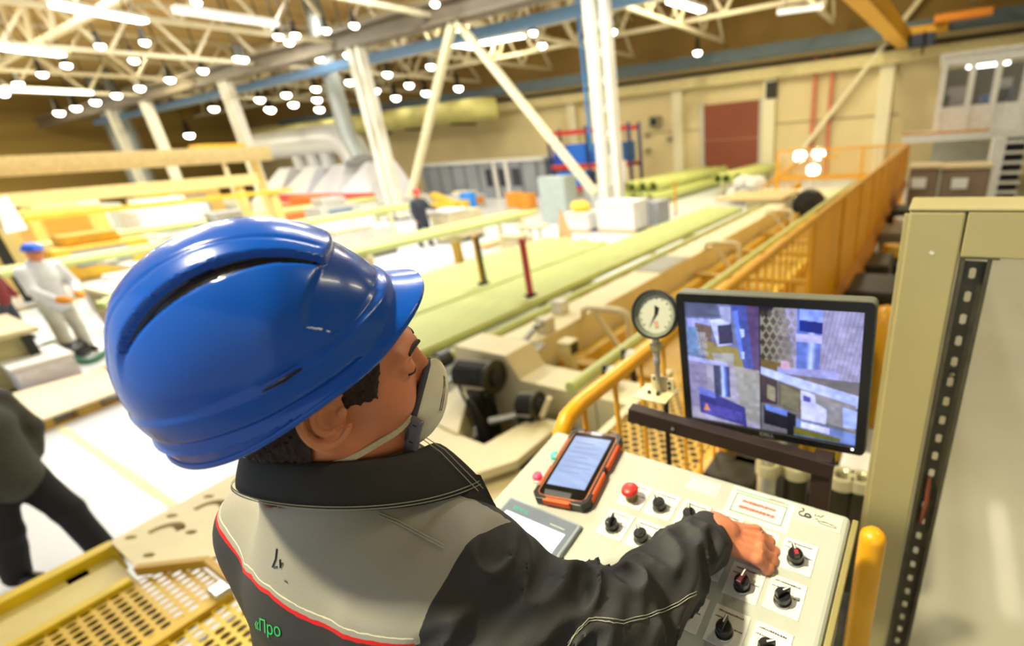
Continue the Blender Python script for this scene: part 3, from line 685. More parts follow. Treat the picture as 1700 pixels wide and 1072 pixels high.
# sticker with the green frame
st = mesh('sticker', pbox(MB(), -.212, -.093, .006, .074, 0, .0005), mat('sticker_paper', (236, 234, 220), .5), con)
g = MB(); r = .0020
for a, b in (((-.200, .020), (-.106, .020)), ((-.106, .020), (-.106, .062)), ((-.106, .062), (-.200, .062)), ((-.200, .062), (-.200, .020))):
    pbox(g, min(a[0], b[0])-r/2, max(a[0], b[0])+r/2, min(a[1], b[1])-r/2, max(a[1], b[1])+r/2, .0005, .0008)
mesh('green_frame', g, mat('green_print', (70, 140, 112), .5), st)
g = MB(); pbox(g, -.206, -.104, .0115, .0165, .0005, .0008); mesh('green_band', g, mat('green_print_pale', (150, 200, 178), .5), st)
M_redp = mat('red_print', (222, 70, 58), .5); g = MB(); scrib(g, -.185, -.122, .034, .0070, 50, .0006); scrib(g, -.188, -.120, .048, .0070, 51, .0006); scrib(g, -.140, -.112, .0120, .0030, 52, .0009); mesh('red_lettering', g, M_redp, st)
# handwritten label
hl = mesh('name_plate', pbox(MB(), -.090, -.012, .008, .040, 0, .0008), mat('plate_light', (214, 214, 196), .4), con, bevel=.0003)
g = MB()
def stroke(m, pts, r): m.tube([PN(s, t, .0011) for s, t in catmull([np.array(p) for p in [(a, b, 0) for a, b in pts]], 5) for s, t in [(s, t)]] if False else [PN(p[0], p[1], .0011) for p in catmull([(a, b, 0) for a, b in pts], 5)], r, 6)
stroke(g, [(-.082, .012), (-.078, .0125), (-.0785, .017), (-.084, .021), (-.082, .0265), (-.074, .0275), (-.068, .0255)], .0012)
stroke(g, [(-.069, .020), (-.073, .022), (-.072, .0265), (-.067, .0270), (-.063, .025), (-.066, .021), (-.069, .020)], .0016)
stroke(g, [(-.056, .015), (-.058, .019), (-.053, .0185), (-.051, .016), (-.050, .019), (-.046, .0175), (-.045, .014), (-.043, .015)], .0006)
stroke(g, [(-.056, .026), (-.052, .0245), (-.050, .028), (-.040, .0265), (-.022, .029), (-.020, .032), (-.030, .0325), (-.046, .031), (-.050, .0285)], .0005)
stroke(g, [(-.044, .0275), (-.034, .0268), (-.026, .0292)], .0005)
mesh('handwriting', g, mat('marker_ink', (34, 34, 36), .5), hl)
g = MB(); pbox(g, -.30, -.235, .012, .045, 0, .0003); mesh('cover_patch', g, mat('panel_patch', (212, 214, 204), .5), con)
# illuminated buttons at the left edge
for nm, t, cc in (('green_button', .074, (70, 210, 180)), ('pink_button', .137, (232, 70, 110))):
    k = mesh(nm, MB().lathe([(0, 0), (.0135, 0), (.0135, .004), (.0105, .0045)], PN(-.606, t, 0), PH, 24), M_steel, con, smooth=True, angle=35)
    mesh('lens', MB().lathe([(.0105, .004), (.0108, .010), (.009, .013), (0, .0135)], PN(-.606, t, 0), PH, 24), mat(nm+'_lens', cc, .3, emit=.25), k, smooth=True, angle=60)
# touch panel
hm_ = mesh('touch_panel', pbox(MB(), -.625, -.440, .203, .325, 0, .010), mat('touch_panel_frame', (150, 160, 170), .35), con, bevel=.003)
mesh('panel_bezel', pbox(MB(), -.618, -.447, .208, .320, .0095, .0106), mat('touch_panel_grey', (112, 122, 138), .3), hm_)
mesh('panel_screen', pbox(MB(), -.607, -.457, .234, .312, .0100, .0112), mat('lit_pale_screen', (205, 218, 235), .15, emit=.75, var=.02), hm_)
text('lettering', 'SIEMENS', .0105, PN(-.598, .2235, .0108), PR, mat('teal_print', (60, 190, 180), .5), hm_, align='LEFT')
g = MB(); scrib(g, -.50, -.465, .2255, .0018, 61, .0106); mesh('small_print', g, M_label, hm_)
# ================================================================ rugged tablet
tr = math.radians(-9.7)
TD = (PT*math.cos(tr)-PS*math.sin(tr)).normalized(); TS = PH.cross(TD)*-1
if TS.dot(PS) < 0: TS = -TS
TO = PN(-.6045, -.003, .012)+PH*.004                    # top left corner of the tablet
def TN(s, t, h=0): return TO+TS*s+TD*t+PH*h
TRm = Matrix((TS, -TD, PH)).transposed()
tab = thing('rugged_tablet', 'orange and black rugged tablet with lit screen lying on the console', 'tablet', TN(.06, .10, -.012))
def tprism(m, pts, h0, h1, mi=0): m.prism([TN(s, t, h0) for s, t in pts], PH*(h1-h0), mi); return m
TWd, THt = .122, .197
def rr(a, b, c, d, r):
    o = []
    for x, y, s in ((a+r, c+r, 180), (b-r, c+r, 270), (b-r, d-r, 0), (a+r, d-r, 90)):
        for k in range(5): q = math.radians(s+22.5*k); o.append((x+r*math.cos(q), y+r*math.sin(q)))
    return o
M_or = mat('orange_rubber', (240, 92, 8), .5)
mesh('case', tprism(MB(), rr(0, TWd, 0, THt, .016), -.014, .004), M_black, tab, bevel=.002)
g = MB(); tprism(g, rr(.006, TWd-.006, .006, THt-.006, .012), .0035, .0052); mesh('trim_ring', g, mat('copper_orange', (205, 120, 72), .4), tab, bevel=.0006)
g = MB(); tprism(g, rr(.0085, TWd-.0085, .0085, THt-.0085, .010), .0045, .0060); mesh('glass', g, mat('black_glass', (10, 10, 12), .08), tab)
g = MB(); tprism(g, [(.016, .022), (TWd-.018, .022), (TWd-.018, THt-.034), (.016, THt-.034)], .0058, .0063); scrn = mesh('screen', g, mat('tablet_screen', (118, 138, 190), .12, emit=.42, var=.18, scale=14, stretch=(1, 6, 1)), tab)
g = MB()
for k in range(7): q = .040+k*.014; tprism(g, [(.024, q), (.024+.05+.02*((k*37) % 3)/2, q), (.024+.05+.02*((k*37) % 3)/2, q+.0016), (.024, q+.0016)], .0062, .0065)
mesh('screen_text', g, mat('screen_text_grey', (92, 108, 150), .4, emit=.3), scrn)
for a in (.020, .105): g = MB(); tprism(g, [(TWd-.004, a), (TWd+.004, a+.004), (TWd+.004, a+.072), (TWd-.004, a+.078)], -.012, .0035); mesh('side_grip', g, M_or, tab, bevel=.0016)
for a in (.024, .112): g = MB(); tprism(g, [(-.003, a), (.003, a), (.003, a+.066), (-.003, a+.066)], -.011, .0040); mesh('side_grip', g, M_or, tab, bevel=.0012)
g = MB(); tprism(g, [(.024, THt-.004), (TWd-.034, THt-.004), (TWd-.036, THt+.0045), (.026, THt+.0045)], -.010, .0052); mesh('bottom_grip', g, M_or, tab, bevel=.0015)
g = MB(); tprism(g, [(.020, THt-.021), (.082, THt-.021), (.084, THt-.009), (.024, THt-.009)], .0050, .0072); kp = mesh('key_strip', g, mat('dark_key_strip', (60, 62, 68), .45), tab, bevel=.0008)
g = MB(); tprism(g, rr(.047, .078, .001, .013, .005), .0042, .0068); mesh('top_camera', g, mat('glossy_grey', (120, 122, 132), .15), tab, bevel=.0008)
for (a, b) in ((0, 0), (TWd, 0), (TWd, THt), (0, THt)):
    sx = 1 if a == 0 else -1; sy = 1 if b == 0 else -1
    g = MB(); tprism(g, [(a-sx*.003, b+sy*.030), (a-sx*.003, b+sy*.010), (a+sx*.009, b-sy*.003), (a+sx*.032, b-sy*.003), (a+sx*.030, b+sy*.006), (a+sx*.014, b+sy*.008), (a+sx*.007, b+sy*.016), (a+sx*.006, b+sy*.029)], -.0155, .0062); mesh('corner_bumper', g, M_black, tab, bevel=.0016)
# ================================================================ monitor
MC = Vector((-.2502, .9404, -.4722+H)); mx_ = Vector((.9992, .0061, .0395)); my_ = Vector((-.0065, .9999, .0097)); mz_ = Vector((-.0394, -.0099, .9992))
def MN(x, z, y=0): return MC+mx_*x+mz_*z+my_*y
MR = Matrix((mx_, my_, mz_)).transposed()
mon = thing('monitor', 'black flat monitor showing four camera pictures above the console', 'monitor', MN(0, -.17, .02))
def rrp(hw, hh, r, y): return [MN(x, z, y) for x, z in rr(-hw, hw, -hh, hh, r)]
g = MB(); g.prism(rrp(.2025, .1675, .012, .0), my_*.034); mesh('casing', g, mat('monitor_grey', (96, 98, 84), .45), mon, bevel=.003)
g = MB(); hw, hh, iw, ih = .2005, .1655, .1825, .1465
out = rrp(hw, hh, .010, -.004); inn = [MN(max(-iw, min(iw, x)), max(-ih, min(ih, z)), -.004) for x, z in rr(-hw, hw, -hh, hh, .010)]
n = len(out); back = [p+my_*.006 for p in out]; ib = [p+my_*.004 for p in inn]
g.add(out+inn+back+ib, [(k, (k+1) % n, n+(k+1) % n, n+k) for k in range(n)]+[(k, 2*n+k, 2*n+(k+1) % n, (k+1) % n) for k in range(n)]+[(n+k, n+(k+1) % n, 3*n+(k+1) % n, 3*n+k) for k in range(n)])
bz = mesh('bezel', g, M_black, mon, bevel=0)
text('lettering', 'DELL', .0115, MN(0.0, -.157, -.0046), MR@Matrix.Rotation(math.pi/2, 3, 'X'), mat('silver_print', (150, 150, 150), .3), bz, sx=1.3)
g = MB(); g.lathe([(0, 0), (.0028, 0), (.0028, .001), (0, .0012)], MN(.178, -.153, -.004), -my_, 12); mesh('power_light', g, mat('white_led', (240, 245, 255), .3, emit=2), bz)
g = MB(); g.beam(MN(-.185, -.1485, -.0045), MN(.185, -.1485, -.0045), .001, .0012, up=mz_); mesh('bezel_edge', g, mat('bezel_edge_grey', (84, 84, 80), .3), bz)  # thin grey strip along the lower bezel
# the picture: four camera views drawn into a colour raster on the screen mesh
def paint():
    Wd, Ht = 300, 240; img = np.zeros((Ht, Wd, 3)); yy, xx = np.mgrid[0:Ht, 0:Wd]; u = xx/Wd; v = yy/Ht
    def poly(pts, c, a=1.0, soft=0):
        ins = np.zeros((Ht, Wd), bool); n = len(pts)
        for i in range(n):
            x0, y0 = pts[i]; x1, y1 = pts[(i+1) % n]
            cond = ((y0 > v) != (y1 > v)) & (u < (x1-x0)*(v-y0)/((y1-y0) if y1 != y0 else 1e-9)+x0); ins ^= cond
        img[ins] = img[ins]*(1-a)+np.array(c)/255*a
        return ins
    nz = lambda s, k=0: vnoise(np.stack([u.ravel()*s+k, v.ravel()*s*.8+k, np.full(u.size, 3.3)], 1)).reshape(Ht, Wd)
    # top left
    poly([(0, 0), (.455, 0), (.455, .5), (0, .5)], (120, 125, 150))
    poly([(0, 0), (.21, 0), (.22, .10), (.0, .12)], (96, 100, 118)); poly([(.01, .13), (.16, .12), (.16, .2), (.01, .2)], (165, 170, 215)); poly([(.06, .16), (.17, .18), (.16, .30), (.08, .42), (.05, .30)], (120, 96, 78)); poly([(.0, .2), (.07, .2), (.09, .42), (0, .46)], (120, 150, 175))
    poly([(.11, .30), (.34, .34), (.36, .50), (.12, .50)], (158, 140, 70)); poly([(.16, .40), (.30, .38), (.30, .5), (.18, .5)], (178, 172, 150)); poly([(.155, .13), (.28, .10), (.29, .31), (.20, .34)], (210, 215, 250)); poly([(.205, .17), (.29, .15), (.30, .30), (.21, .32)], (64, 60, 82)); poly([(.22, .02), (.29, .02), (.29, .14), (.23, .12)], (178, 180, 200))
    poly([(.29, 0), (.40, .0), (.45, .5), (.36, .5), (.33, .28)], (76, 88, 150)); poly([(.38, 0), (.455, 0), (.455, .5), (.42, .5), (.40, .25)], (96, 70, 104)); poly([(.30, .05), (.33, .04), (.36, .40), (.34, .42)], (110, 140, 235)); poly([(.34, .18), (.37, .18), (.37, .24), (.35, .25)], (220, 228, 255)); poly([(.345, .36), (.365, .36), (.365, .42), (.35, .42)], (200, 215, 255))
    # white mesh guard
    for i in range(3):
        for j in range(6):
            x, y = .075+.020*i+(.010 if j % 2 else 0), .25+.032*j; poly([(x, y-.018), (x+.010, y), (x, y+.018), (x-.010, y)], (236, 236, 225)); poly([(x, y-.010), (x+.006, y), (x, y+.010), (x-.006, y)], (60, 56, 46))
    # bottom left
    poly([(0, .46), (.455, .5), (.455, 1), (0, 1)], (176, 166, 168)); poly([(0, .46), (.12, .47), (.12, .86), (0, .9)], (150, 140, 158)); m_ = poly([(.30, .5), (.455, .5), (.455, .95), (.34, .95)], (168, 162, 140)); poly([(0, .44), (.26, .47), (.26, .50), (0, .48)], (190, 190, 225))
    for k in range(12): poly([(.165+k*.0085, .50), (.1735+k*.0085, .50), (.1735+k*.0085, .76), (.165+k*.0085, .76)], tuple(np.array((60, 66, 92))+np.array((150, 160, 160))*math.exp(-((k-6.5)/1.6)**2)+np.array((0, 20, 70))*math.exp(-((k-9)/1.5)**2)))
    poly([(.06, .72), (.19, .76), (.36, .83), (.37, 1), (.06, .94)], (62, 62, 122)); poly([(.06, .70), (.17, .74), (.17, .79), (.06, .77)], (120, 128, 200)); poly([(.08, .84), (.34, .88), (.34, .96), (.08, .94)], (84, 76, 148)); poly([(.08, .91), (.105, .845), (.13, .91)], (236, 150, 90))
    # top right: mesh fence, vertical bar
    poly([(.46, 0), (1, 0), (1, .5), (.46, .5)], (176, 168, 186)); poly([(.46, 0), (.60, 0), (.66, .5), (.46, .5)], (150, 140, 110)); poly([(.46, .40), (.60, .42), (.66, .5), (.46, .5)], (120, 96, 44)); poly([(.46, .0), (.54, 0), (.50, .08), (.46, .05)], (40, 36, 50))
    for i in range(6):
        for j in range(7):
            x, y = .475+.040*i+(.020 if j % 2 else 0), .05+.055*j
            poly([(x, y-.034), (x+.017, y), (x, y+.034), (x-.017, y)], tuple(np.array((66, 56, 34))+np.array((22, 22, 26))*i))
    for i in range(16): poly([(.76+i*.022, 0), (.768+i*.022, 0), (.70+i*.022, .5), (.692+i*.022, .5)], (150, 142, 160), .7)
    for i in range(10): poly([(.56, .04+i*.05), (1, .10+i*.05), (1, .112+i*.05), (.56, .052+i*.05)], (160, 150, 160), .5)
    for k in range(12): poly([(.665+k*.0105, .0), (.6755+k*.0105, 0), (.6755+k*.0105, .50), (.665+k*.0105, .50)], tuple(np.array((100, 124, 190))+np.array((110, 100, 60))*math.exp(-((k-7)/1.8)**2)))
    poly([(.68, 0), (.80, .0), (.80, .09), (.68, .09)], (150, 172, 236)); poly([(.68, .08), (.80, .09), (.80, .17), (.68, .16)], (22, 40, 120)); poly([(.66, .18), (.80, .18), (.80, .24), (.66, .24)], (196, 190, 225)); poly([(.56, .45), (.88, .43), (.90, .52), (.56, .52)], (168, 168, 205)); poly([(.58, .40), (.63, .40), (.63, .46), (.58, .46)], (220, 170, 180))
    # bottom right
    poly([(.46, .5), (1, .5), (1, 1), (.46, 1)], (118, 112, 104)); poly([(.46, .46), (.60, .5), (1, .60), (1, .70), (.60, .57), (.46, .52)], (196, 206, 240)); poly([(.57, .57), (.70, .62), (.69, .80), (.57, .76)], (96, 86, 52)); poly([(.575, .58), (.69, .63), (.685, .79), (.58, .755)], (128, 120, 84)); poly([(.46, .53), (.56, .56), (.56, .76), (.46, .76)], (62, 46, 54)); poly([(.50, .60), (.55, .62), (.55, .74), (.50, .72)], (150, 140, 100)); poly([(.70, .60), (.99, .68), (.99, .88), (.70, .82)], (150, 144, 132))
    poly([(.69, .61), (.77, .63), (.78, .70), (.84, .74), (.84, .86), (.70, .85)], (214, 214, 226)); poly([(.71, .65), (.75, .66), (.75, .70), (.71, .70)], (90, 80, 160)); poly([(.92, .70), (1, .72), (1, .86), (.93, .86)], (176, 190, 240)); poly([(.48, .78), (.62, .81), (.62, .96), (.48, .94)], (22, 24, 34)); poly([(.48, .77), (.62, .80), (.63, .85), (.49, .82)], (110, 136, 200)); poly([(.62, .81), (.67, .82), (.67, 1), (.62, 1)], (14, 16, 28)); poly([(.67, .85), (1, .90), (1, 1), (.67, 1)], (120, 140, 180)); poly([(.70, .87), (.86, .89), (.86, .94), (.70, .92)], (228, 226, 240)); poly([(.66, .92), (.92, .96), (.92, 1), (.66, 1)], (112, 106, 36)); poly([(.66, .99), (1, .99), (1, 1), (.66, 1)], (90, 110, 150))
    poly([(.456, 0), (.461, 0), (.461, 1), (.456, 1)], (30, 30, 40))
    img = img*(.86+.28*nz(38)[..., None])*(.92+.16*nz(9, 7)[..., None]); img = img*np.array([.92, .95, 1.12])
    k = img.copy(); k[1:-1, 1:-1] = (img[1:-1, 1:-1]*2+img[:-2, 1:-1]+img[2:, 1:-1]+img[1:-1, :-2]+img[1:-1, 2:])/6; return np.clip(k, 0, 1)
IMG = paint(); Ht, Wd = IMG.shape[:2]
me = bpy.data.meshes.new('screen'); base = wloc(mon); x0, x1, z0, z1 = -.1825, .1825, -.1465, .1465
vs = [tuple(MN(x0+(x1-x0)*i/Wd, z1+(z0-z1)*j/Ht, -.0005)-base) for j in range(Ht+1) for i in range(Wd+1)]
me.from_pydata(vs, [], [(j*(Wd+1)+i, j*(Wd+1)+i+1, (j+1)*(Wd+1)+i+1, (j+1)*(Wd+1)+i) for j in range(Ht) for i in range(Wd)])
ca = me.attributes.new('picture', 'FLOAT_COLOR', 'CORNER'); L_ = np.where(IMG <= .04045, IMG/12.92, ((IMG+.055)/1.055)**2.4).reshape(-1, 3)
ca.data.foreach_set('color', np.repeat(np.concatenate([L_, np.ones((len(L_), 1))], 1), 4, axis=0).astype(np.float32).ravel())
m = bpy.data.materials.new('lit_screen'); m.use_nodes = True; nt = m.node_tree; b = nt.nodes['Principled BSDF']; a = nt.nodes.new('ShaderNodeAttribute'); a.attribute_name = 'picture'
b.inputs['Base Color'].default_value = (.01, .01, .012, 1); b.inputs['Roughness'].default_value = .25; nt.links.new(a.outputs['Color'], b.inputs['Emission Color']); b.inputs['Emission Strength'].default_value = 1.1
me.materials.append(m); o = bpy.data.objects.new('screen', me); link(o, mon)
# ================================================================ brown bracket with the monitor post
br = thing('monitor_stand', 'dark brown square steel rail and post carrying the monitor', 'stand', (.02, .99, .95))
b0, b1 = dep(1046, 684, 1.16), dep(1383, 778, 1.02)
mesh('cross_rail', MB().beam(b0, b1, .030, .036), M_brown, br, bevel=.002)
pb = b1+(b1-b0).normalized()*-.022+Vector((0, .012, 0)); mesh('post', MB().bb((pb.x-.02, pb.y-.02, .95), (pb.x+.02, pb.y+.02, pb.z+.02)), M_brown, br, bevel=.002)
mesh('base_plate', MB().bb((pb.x-.07, pb.y-.07, .95), (pb.x+.07, pb.y+.07, .962)), M_brown, br)
mesh('bolt', MB().lathe([(0, 0), (.004, 0), (.004, .003), (0, .003)], b0+(b1-b0)*.25+Vector((0, -.016, .0)), (0, -1, 0), 8), M_steel, br)
mesh('mount_arm', MB().beam(MN(0, -.08, .034), (MC.x, MC.y+.05, b0.z-.02), .05, .01, up=(0, 1, 0)), M_brown, br)
# gauge
gp = dep(1086, 522, 1.13); ga = thing('pressure_gauge', 'round white dial pressure gauge with black ring on a steel stem', 'gauge', dep(1096, 660, 1.135))
fn = (Vector((0, 0, H))-gp); fn = Vector((fn.x*.35-.12, -1, fn.z*.35+.18)).normalized(); R_ = .056
mesh('case', MB().lathe([(0, -.045), (R_*.86, -.045), (R_*.92, -.040), (R_*.95, 0)], gp, fn, 48), mat('grey_gauge_case', (128, 128, 120), .35, metal=.3), ga, smooth=True, angle=35)
mesh('ring', MB().lathe([(R_*.95, -.006), (R_*1.03, -.005), (R_*1.03, .004), (R_*.95, .005), (R_*.93, .0)], gp, fn, 48), M_black, ga, smooth=True, angle=50)
mesh('inner_flange', MB().lathe([(R_*.94, .001), (R_*.78, -.008)], gp, fn, 48), mat('flange_grey', (120, 126, 110), .4), ga, smooth=True)
dl = mesh('dial', MB().lathe([(0, -.008), (R_*.79, -.008)], gp, fn, 48), mat('dial_face', (206, 208, 184), .4, var=.03), ga)
gx = fn.cross(Vector((0, 0, 1))).normalized()*-1; gz = gx.cross(fn)*-1
if gz.z < 0: gz = -gz
if gx.x < 0: gx = -gx
def GP(a, r, h=-.0074): return gp+fn*h+(gx*math.sin(a)+gz*math.cos(a))*r
g = MB()
for k in range(13):
    a = math.radians(-135+270*k/12); g.beam(GP(a, R_*.62), GP(a, R_*.73), .0012 if k % 2 else .0018, .0003, up=fn)
pts = [GP(math.radians(-135+270*k/40), R_*.73) for k in range(41)]; g.tube(pts, .0004, 4); mesh('scale_marks', g, M_ink, dl)
g = MB(); g.prism([GP(math.radians(205), R_*.62, -.006), GP(math.radians(205+90), R_*.03, -.006), GP(math.radians(25), R_*.18, -.006), GP(math.radians(205-90), R_*.03, -.006)], fn*.0008); mesh('needle', g, M_black, dl)
g = MB(); g.prism([GP(math.radians(-10), R_*.38, -.0068), GP(math.radians(25), R_*.33, -.0068), GP(math.radians(100), R_*.08, -.0068), GP(math.radians(-80), R_*.04, -.0068)], fn*.0005); mesh('logo', g, M_black, dl)
g = MB(); g.beam(GP(math.radians(175), R_*.28, -.0073), GP(math.radians(168), R_*.56, -.0073), .010, .0004, up=fn); mesh('red_print', g, mat('pale_red_print', (214, 160, 140), .5), dl)
gb = gp-Vector((0, 0, R_*1.0)); base_g = gb-Vector((0, 0, .152))
mesh('stem', MB().lathe([(0, 0), (.008, 0), (.008, -.008), (.010, -.009), (.010, -.018), (.006, -.019), (.006, -.035), (.0085, -.037), (.0085, -.048), (.006, -.05), (.009, -.055), (.009, -.070), (.007, -.074), (.007, -.150)], gb, (0, 0, 1), 12), M_steel, ga, smooth=True, angle=35)
mesh('adapter', MB().box(gb-Vector((0, 0, .024)), (.024, .022, .020)), mat('brass_adapter', (176, 168, 130), .3, metal=.6), ga, bevel=.002)
gbr = thing('gauge_bracket', 'bent cream plate with black screws under the pressure gauge', 'bracket', base_g)
mesh('plate', MB().box(base_g+Vector((-.006, -.005, .002)), (.090, .075, .004)), M_cream, gbr, bevel=.001)
mesh('upright_plate', MB().box(base_g+Vector((.006, .012, .024)), (.062, .004, .040)), M_cream, gbr, bevel=.001)
for dx, dz_ in ((-.014, .036), (.026, .030), (.026, .016)): mesh('screw', MB().lathe([(0, 0), (.004, 0), (.004, .003), (0, .004)], base_g+Vector((dx, .010, dz_)), (0, -1, 0), 8), M_dark, gbr)
for dx in (-.020, .004): mesh('cap_nut', MB().lathe([(0, 0), (.005, 0), (.005, .006), (0, .009)], base_g+Vector((dx, -.012, .004)), (0, 0, 1), 10), M_black, gbr, smooth=True)
cb = MB(); cb.tube([base_g+Vector((.0, .035, -.01)), base_g+Vector((.002, .035, -.3)), base_g+Vector((.0, .035, -.9)), (base_g.x, base_g.y+.035, .96)], .007, 10); single('cable', cb, M_black, 'black cable hanging down below the gauge bracket', 'cable', smooth=True)
# ================================================================ beige frame and slotted channel on the right
fr = thing('beige_steel_frame', 'beige box-section frame with upright post and horizontal arm', 'frame', (.02, 1.20, 0))
p0, p1 = dep(1510, 352, 1.13), dep(1589, 352, 1.12); ptz = dep(1545, 345, 1.13).z
wpost = .112; px0 = p0.x; py0 = p0.y
mesh('post', MB().bb((px0, py0, 0), (px0+wpost, py0+.19, ptz-.004)), M_beige, fr, bevel=.006, seg=3)
mesh('post_lip', MB().bb((px0-.010, py0+.006, 0), (px0+.001, py0+.012, ptz-.01)), M_beige, fr, bevel=.002)
mesh('arm', MB().bb((px0+wpost+.003, py0+.0, ptz-.105), (px0+1.5, py0+.19, ptz-.004)), M_beige, fr, bevel=.003)
mesh('top_cover', MB().bb((px0-.002, py0-.002, ptz-.004), (px0+1.5, py0+.195, ptz+.004)), M_beige, fr, bevel=.004)
mesh('far_post', MB().bb((px0+1.5-.11, py0, 0), (px0+1.5, py0+.10, ptz-.105)), M_beige, fr, bevel=.006)
mesh('paint_chip', MB().box((px0+.058, py0-.0006, ptz-.098), (.010, .001, .007), Matrix.Rotation(.5, 3, 'Y')), M_white, fr)
chn = thing('slotted_channel', 'dark galvanised slotted channel standing beside the beige post', 'channel', (px0+.16, py0+.05, 0))
g = MB(); cx0 = px0+wpost+.006; cw = .058; cy_ = py0+.020; ztop = ptz-.108; pitch = .057; nS = int(ztop/pitch)
M_gal = mat('dull_galvanised', (96, 92, 72), .45, metal=.5, var=.25, scale=30)
sw, sh = .0068, .0140
for k in range(nS):
    zt = ztop-.012-pitch*k; zc = zt-pitch/2; xc = cx0+cw/2
    out = [(cx0, zt-pitch), (xc, zt-pitch), (cx0+cw, zt-pitch), (cx0+cw, zc), (cx0+cw, zt), (xc, zt), (cx0, zt), (cx0, zc)]
    inn = [(xc-sw, zc-sh*.75), (xc, zc-sh), (xc+sw, zc-sh*.75), (xc+sw, zc), (xc+sw, zc+sh*.75), (xc, zc+sh), (xc-sw, zc+sh*.75), (xc-sw, zc)]
    g.add([(x, cy_+.012, z) for x, z in out+inn], [(q, (q+1) % 8, 8+(q+1) % 8, 8+q) for q in range(8)])
wb = mesh('slotted_web', g, M_gal, chn); so = wb.modifiers.new('t', 'SOLIDIFY'); so.thickness = .0025
for xx in (cx0, cx0+cw): mesh('flange', MB().bb((xx-.0012, cy_-.018, 0), (xx+.0012, cy_+.013, ztop)), M_gal, chn)
for xx in (cx0+.004, cx0+cw-.004): mesh('lip', MB().bb((xx-.004, cy_-.020, 0), (xx+.004, cy_-.018, ztop)), M_gal, chn)
mesh('end_cap', MB().bb((cx0-.003, cy_-.022, ztop), (cx0+cw+.014, cy_+.018, ztop+.004)), M_gal, chn)
mesh('cable_tie', MB().lathe([(0, 0), (.006, 0), (.006, .008), (0, .010)], (cx0+cw/2, cy_+.010, ztop-.30), (0, -1, 0), 10), mat('pale_nut', (170, 160, 110), .5), chn)
mesh('red_wire', MB().tube([(cx0+.025, cy_, ztop-.62), (cx0+.030, cy_-.006, ztop-.70), (cx0+.024, cy_, ztop-.78)], .007, 8), mat('rusty_red', (130, 70, 44), .7), chn, smooth=True)
# handrail stub beside the console
hr = thing('handrail_post', 'yellow round handrail post with domed cap beside the console', 'handrail', (.02, .66, .95))
hc = dep(1449, 893, .93); hb = dep(1418, 1072, .93)
q = at_z(1404, 1072, .95)
bx = hc+Vector((.0, -.0, 0)); dirv = (dep(1420, 1072, .90)-hc)
g = MB(); g.tube([hc+Vector((0, 0, .020)), hc+Vector((0, 0, .016)), hc+Vector((0, 0, .008)), hc, (hc.x, hc.y, .95)], [.006, .016, .0225, .0240, .0240], 24); mesh('tube', g, M_rail, hr, smooth=True, angle=60)
mesh('base_flange', MB().lathe([(0, 0), (.05, 0), (.05, .008), (.024, .008)], (hc.x, hc.y, .95), (0, 0, 1), 24), M_rail, hr)
# ================================================================ the hall
def px_poly(pts, z): return [at_z(x, y, z) for x, y in pts]
M_floor = mat('pale_grey_floor_coating', (218, 220, 220), .34, var=.07, scale=.5, bump=.0, coat=.15)
struct('floor', MB().bb((-70, -9, -.1), (-.02, 32.2, 0)), M_floor); struct('floor_right', MB().bb((-.02, -9, -.1), (14, 32.2, 0)), mat('dim_aisle_floor', (180, 178, 154), .4, var=.10, scale=.7, coat=.1))  # right strip toned grey-green to stand for the dimmer light there
M_wallc = mat('cream_wall_paint', (226, 208, 158), .8, var=.08, scale=.35)
fw = MB(); fw.bb((-70, 32, 0), (14, 32.4, 7.0)); struct('wall_far', fw, M_wallc)
struct('wall_far_upper', MB().bb((-70, 32, 7.0), (14, 32.4, 11)), mat('brown_upper_wall', (146, 118, 62), .85, var=.12, scale=.4))
struct('wall_left', MB().bb((-70.4, -9, 0), (-70, 32.4, 11)), mat('olive_brown_wall', (150, 124, 62), .9, var=.3, scale=.3, stretch=(1, .1, 3)))
struct('wall_right', MB().bb((14, -9, 0), (14.4, 32.4, 11)), M_wallc)
struct('ceiling', MB().bb((-70, -9, 11), (14, 32.4, 11.2)), mat('brown_roof_deck', (196, 164, 100), .85, var=.3, scale=.5, stretch=(1, .25, 1)))
for k, xr in enumerate((-.727, -.465, -.279, -.087)):
    struct('trim_%d' % (k+1), MB().bb((xr*32-.35, 31.6, 0), (xr*32+.35, 32.0, 6.0)), mat('pale_pilaster', (236, 226, 190), .7, var=.05))
struct('trim_5', MB().bb((-60, 31.3, 5.55), (14, 31.99, 6.1)), mat('cream_wall_band', (222, 206, 150), .7))
struct('trim_6', MB().bb((-17, 31.93, 3.15), (-2, 32, 3.22)), mat('wall_seam', (176, 160, 120), .8))
struct('trim_7', MB().bb((-60, 31.9, 6.25), (14, 32, 6.4)), mat('dark_wall_joint', (70, 56, 36), .8))
M_door = mat('rust_brown_shutter', (140, 74, 50), .7, var=.08, scale=1, stretch=(1, 1, 12), bump=.3)
dr = struct('door_1', MB().bb((-13.1, 31.86, 0), (-9.55, 32, 4.55)), M_door)
mesh('door_rail', MB().bb((-13.1, 31.82, 2.45), (-9.55, 31.88, 2.52)), mat('door_rail_tan', (176, 120, 84), .6), parent=dr)
mesh('door_frame', MB().bb((-9.55, 31.80, 0), (-9.20, 32, 4.7)).bb((-13.4, 31.8, 0), (-13.1, 32, 4.7)), mat('door_frame_grey', (200, 196, 176), .7), parent=dr)
single('line_marking', MB().bb((-20, .88, .001), (-3.9, .96, .004)), mat('faded_yellow_line', (232, 226, 176), .6), 'faded yellow line painted on the pale hall floor beside the pallet', 'floor line')
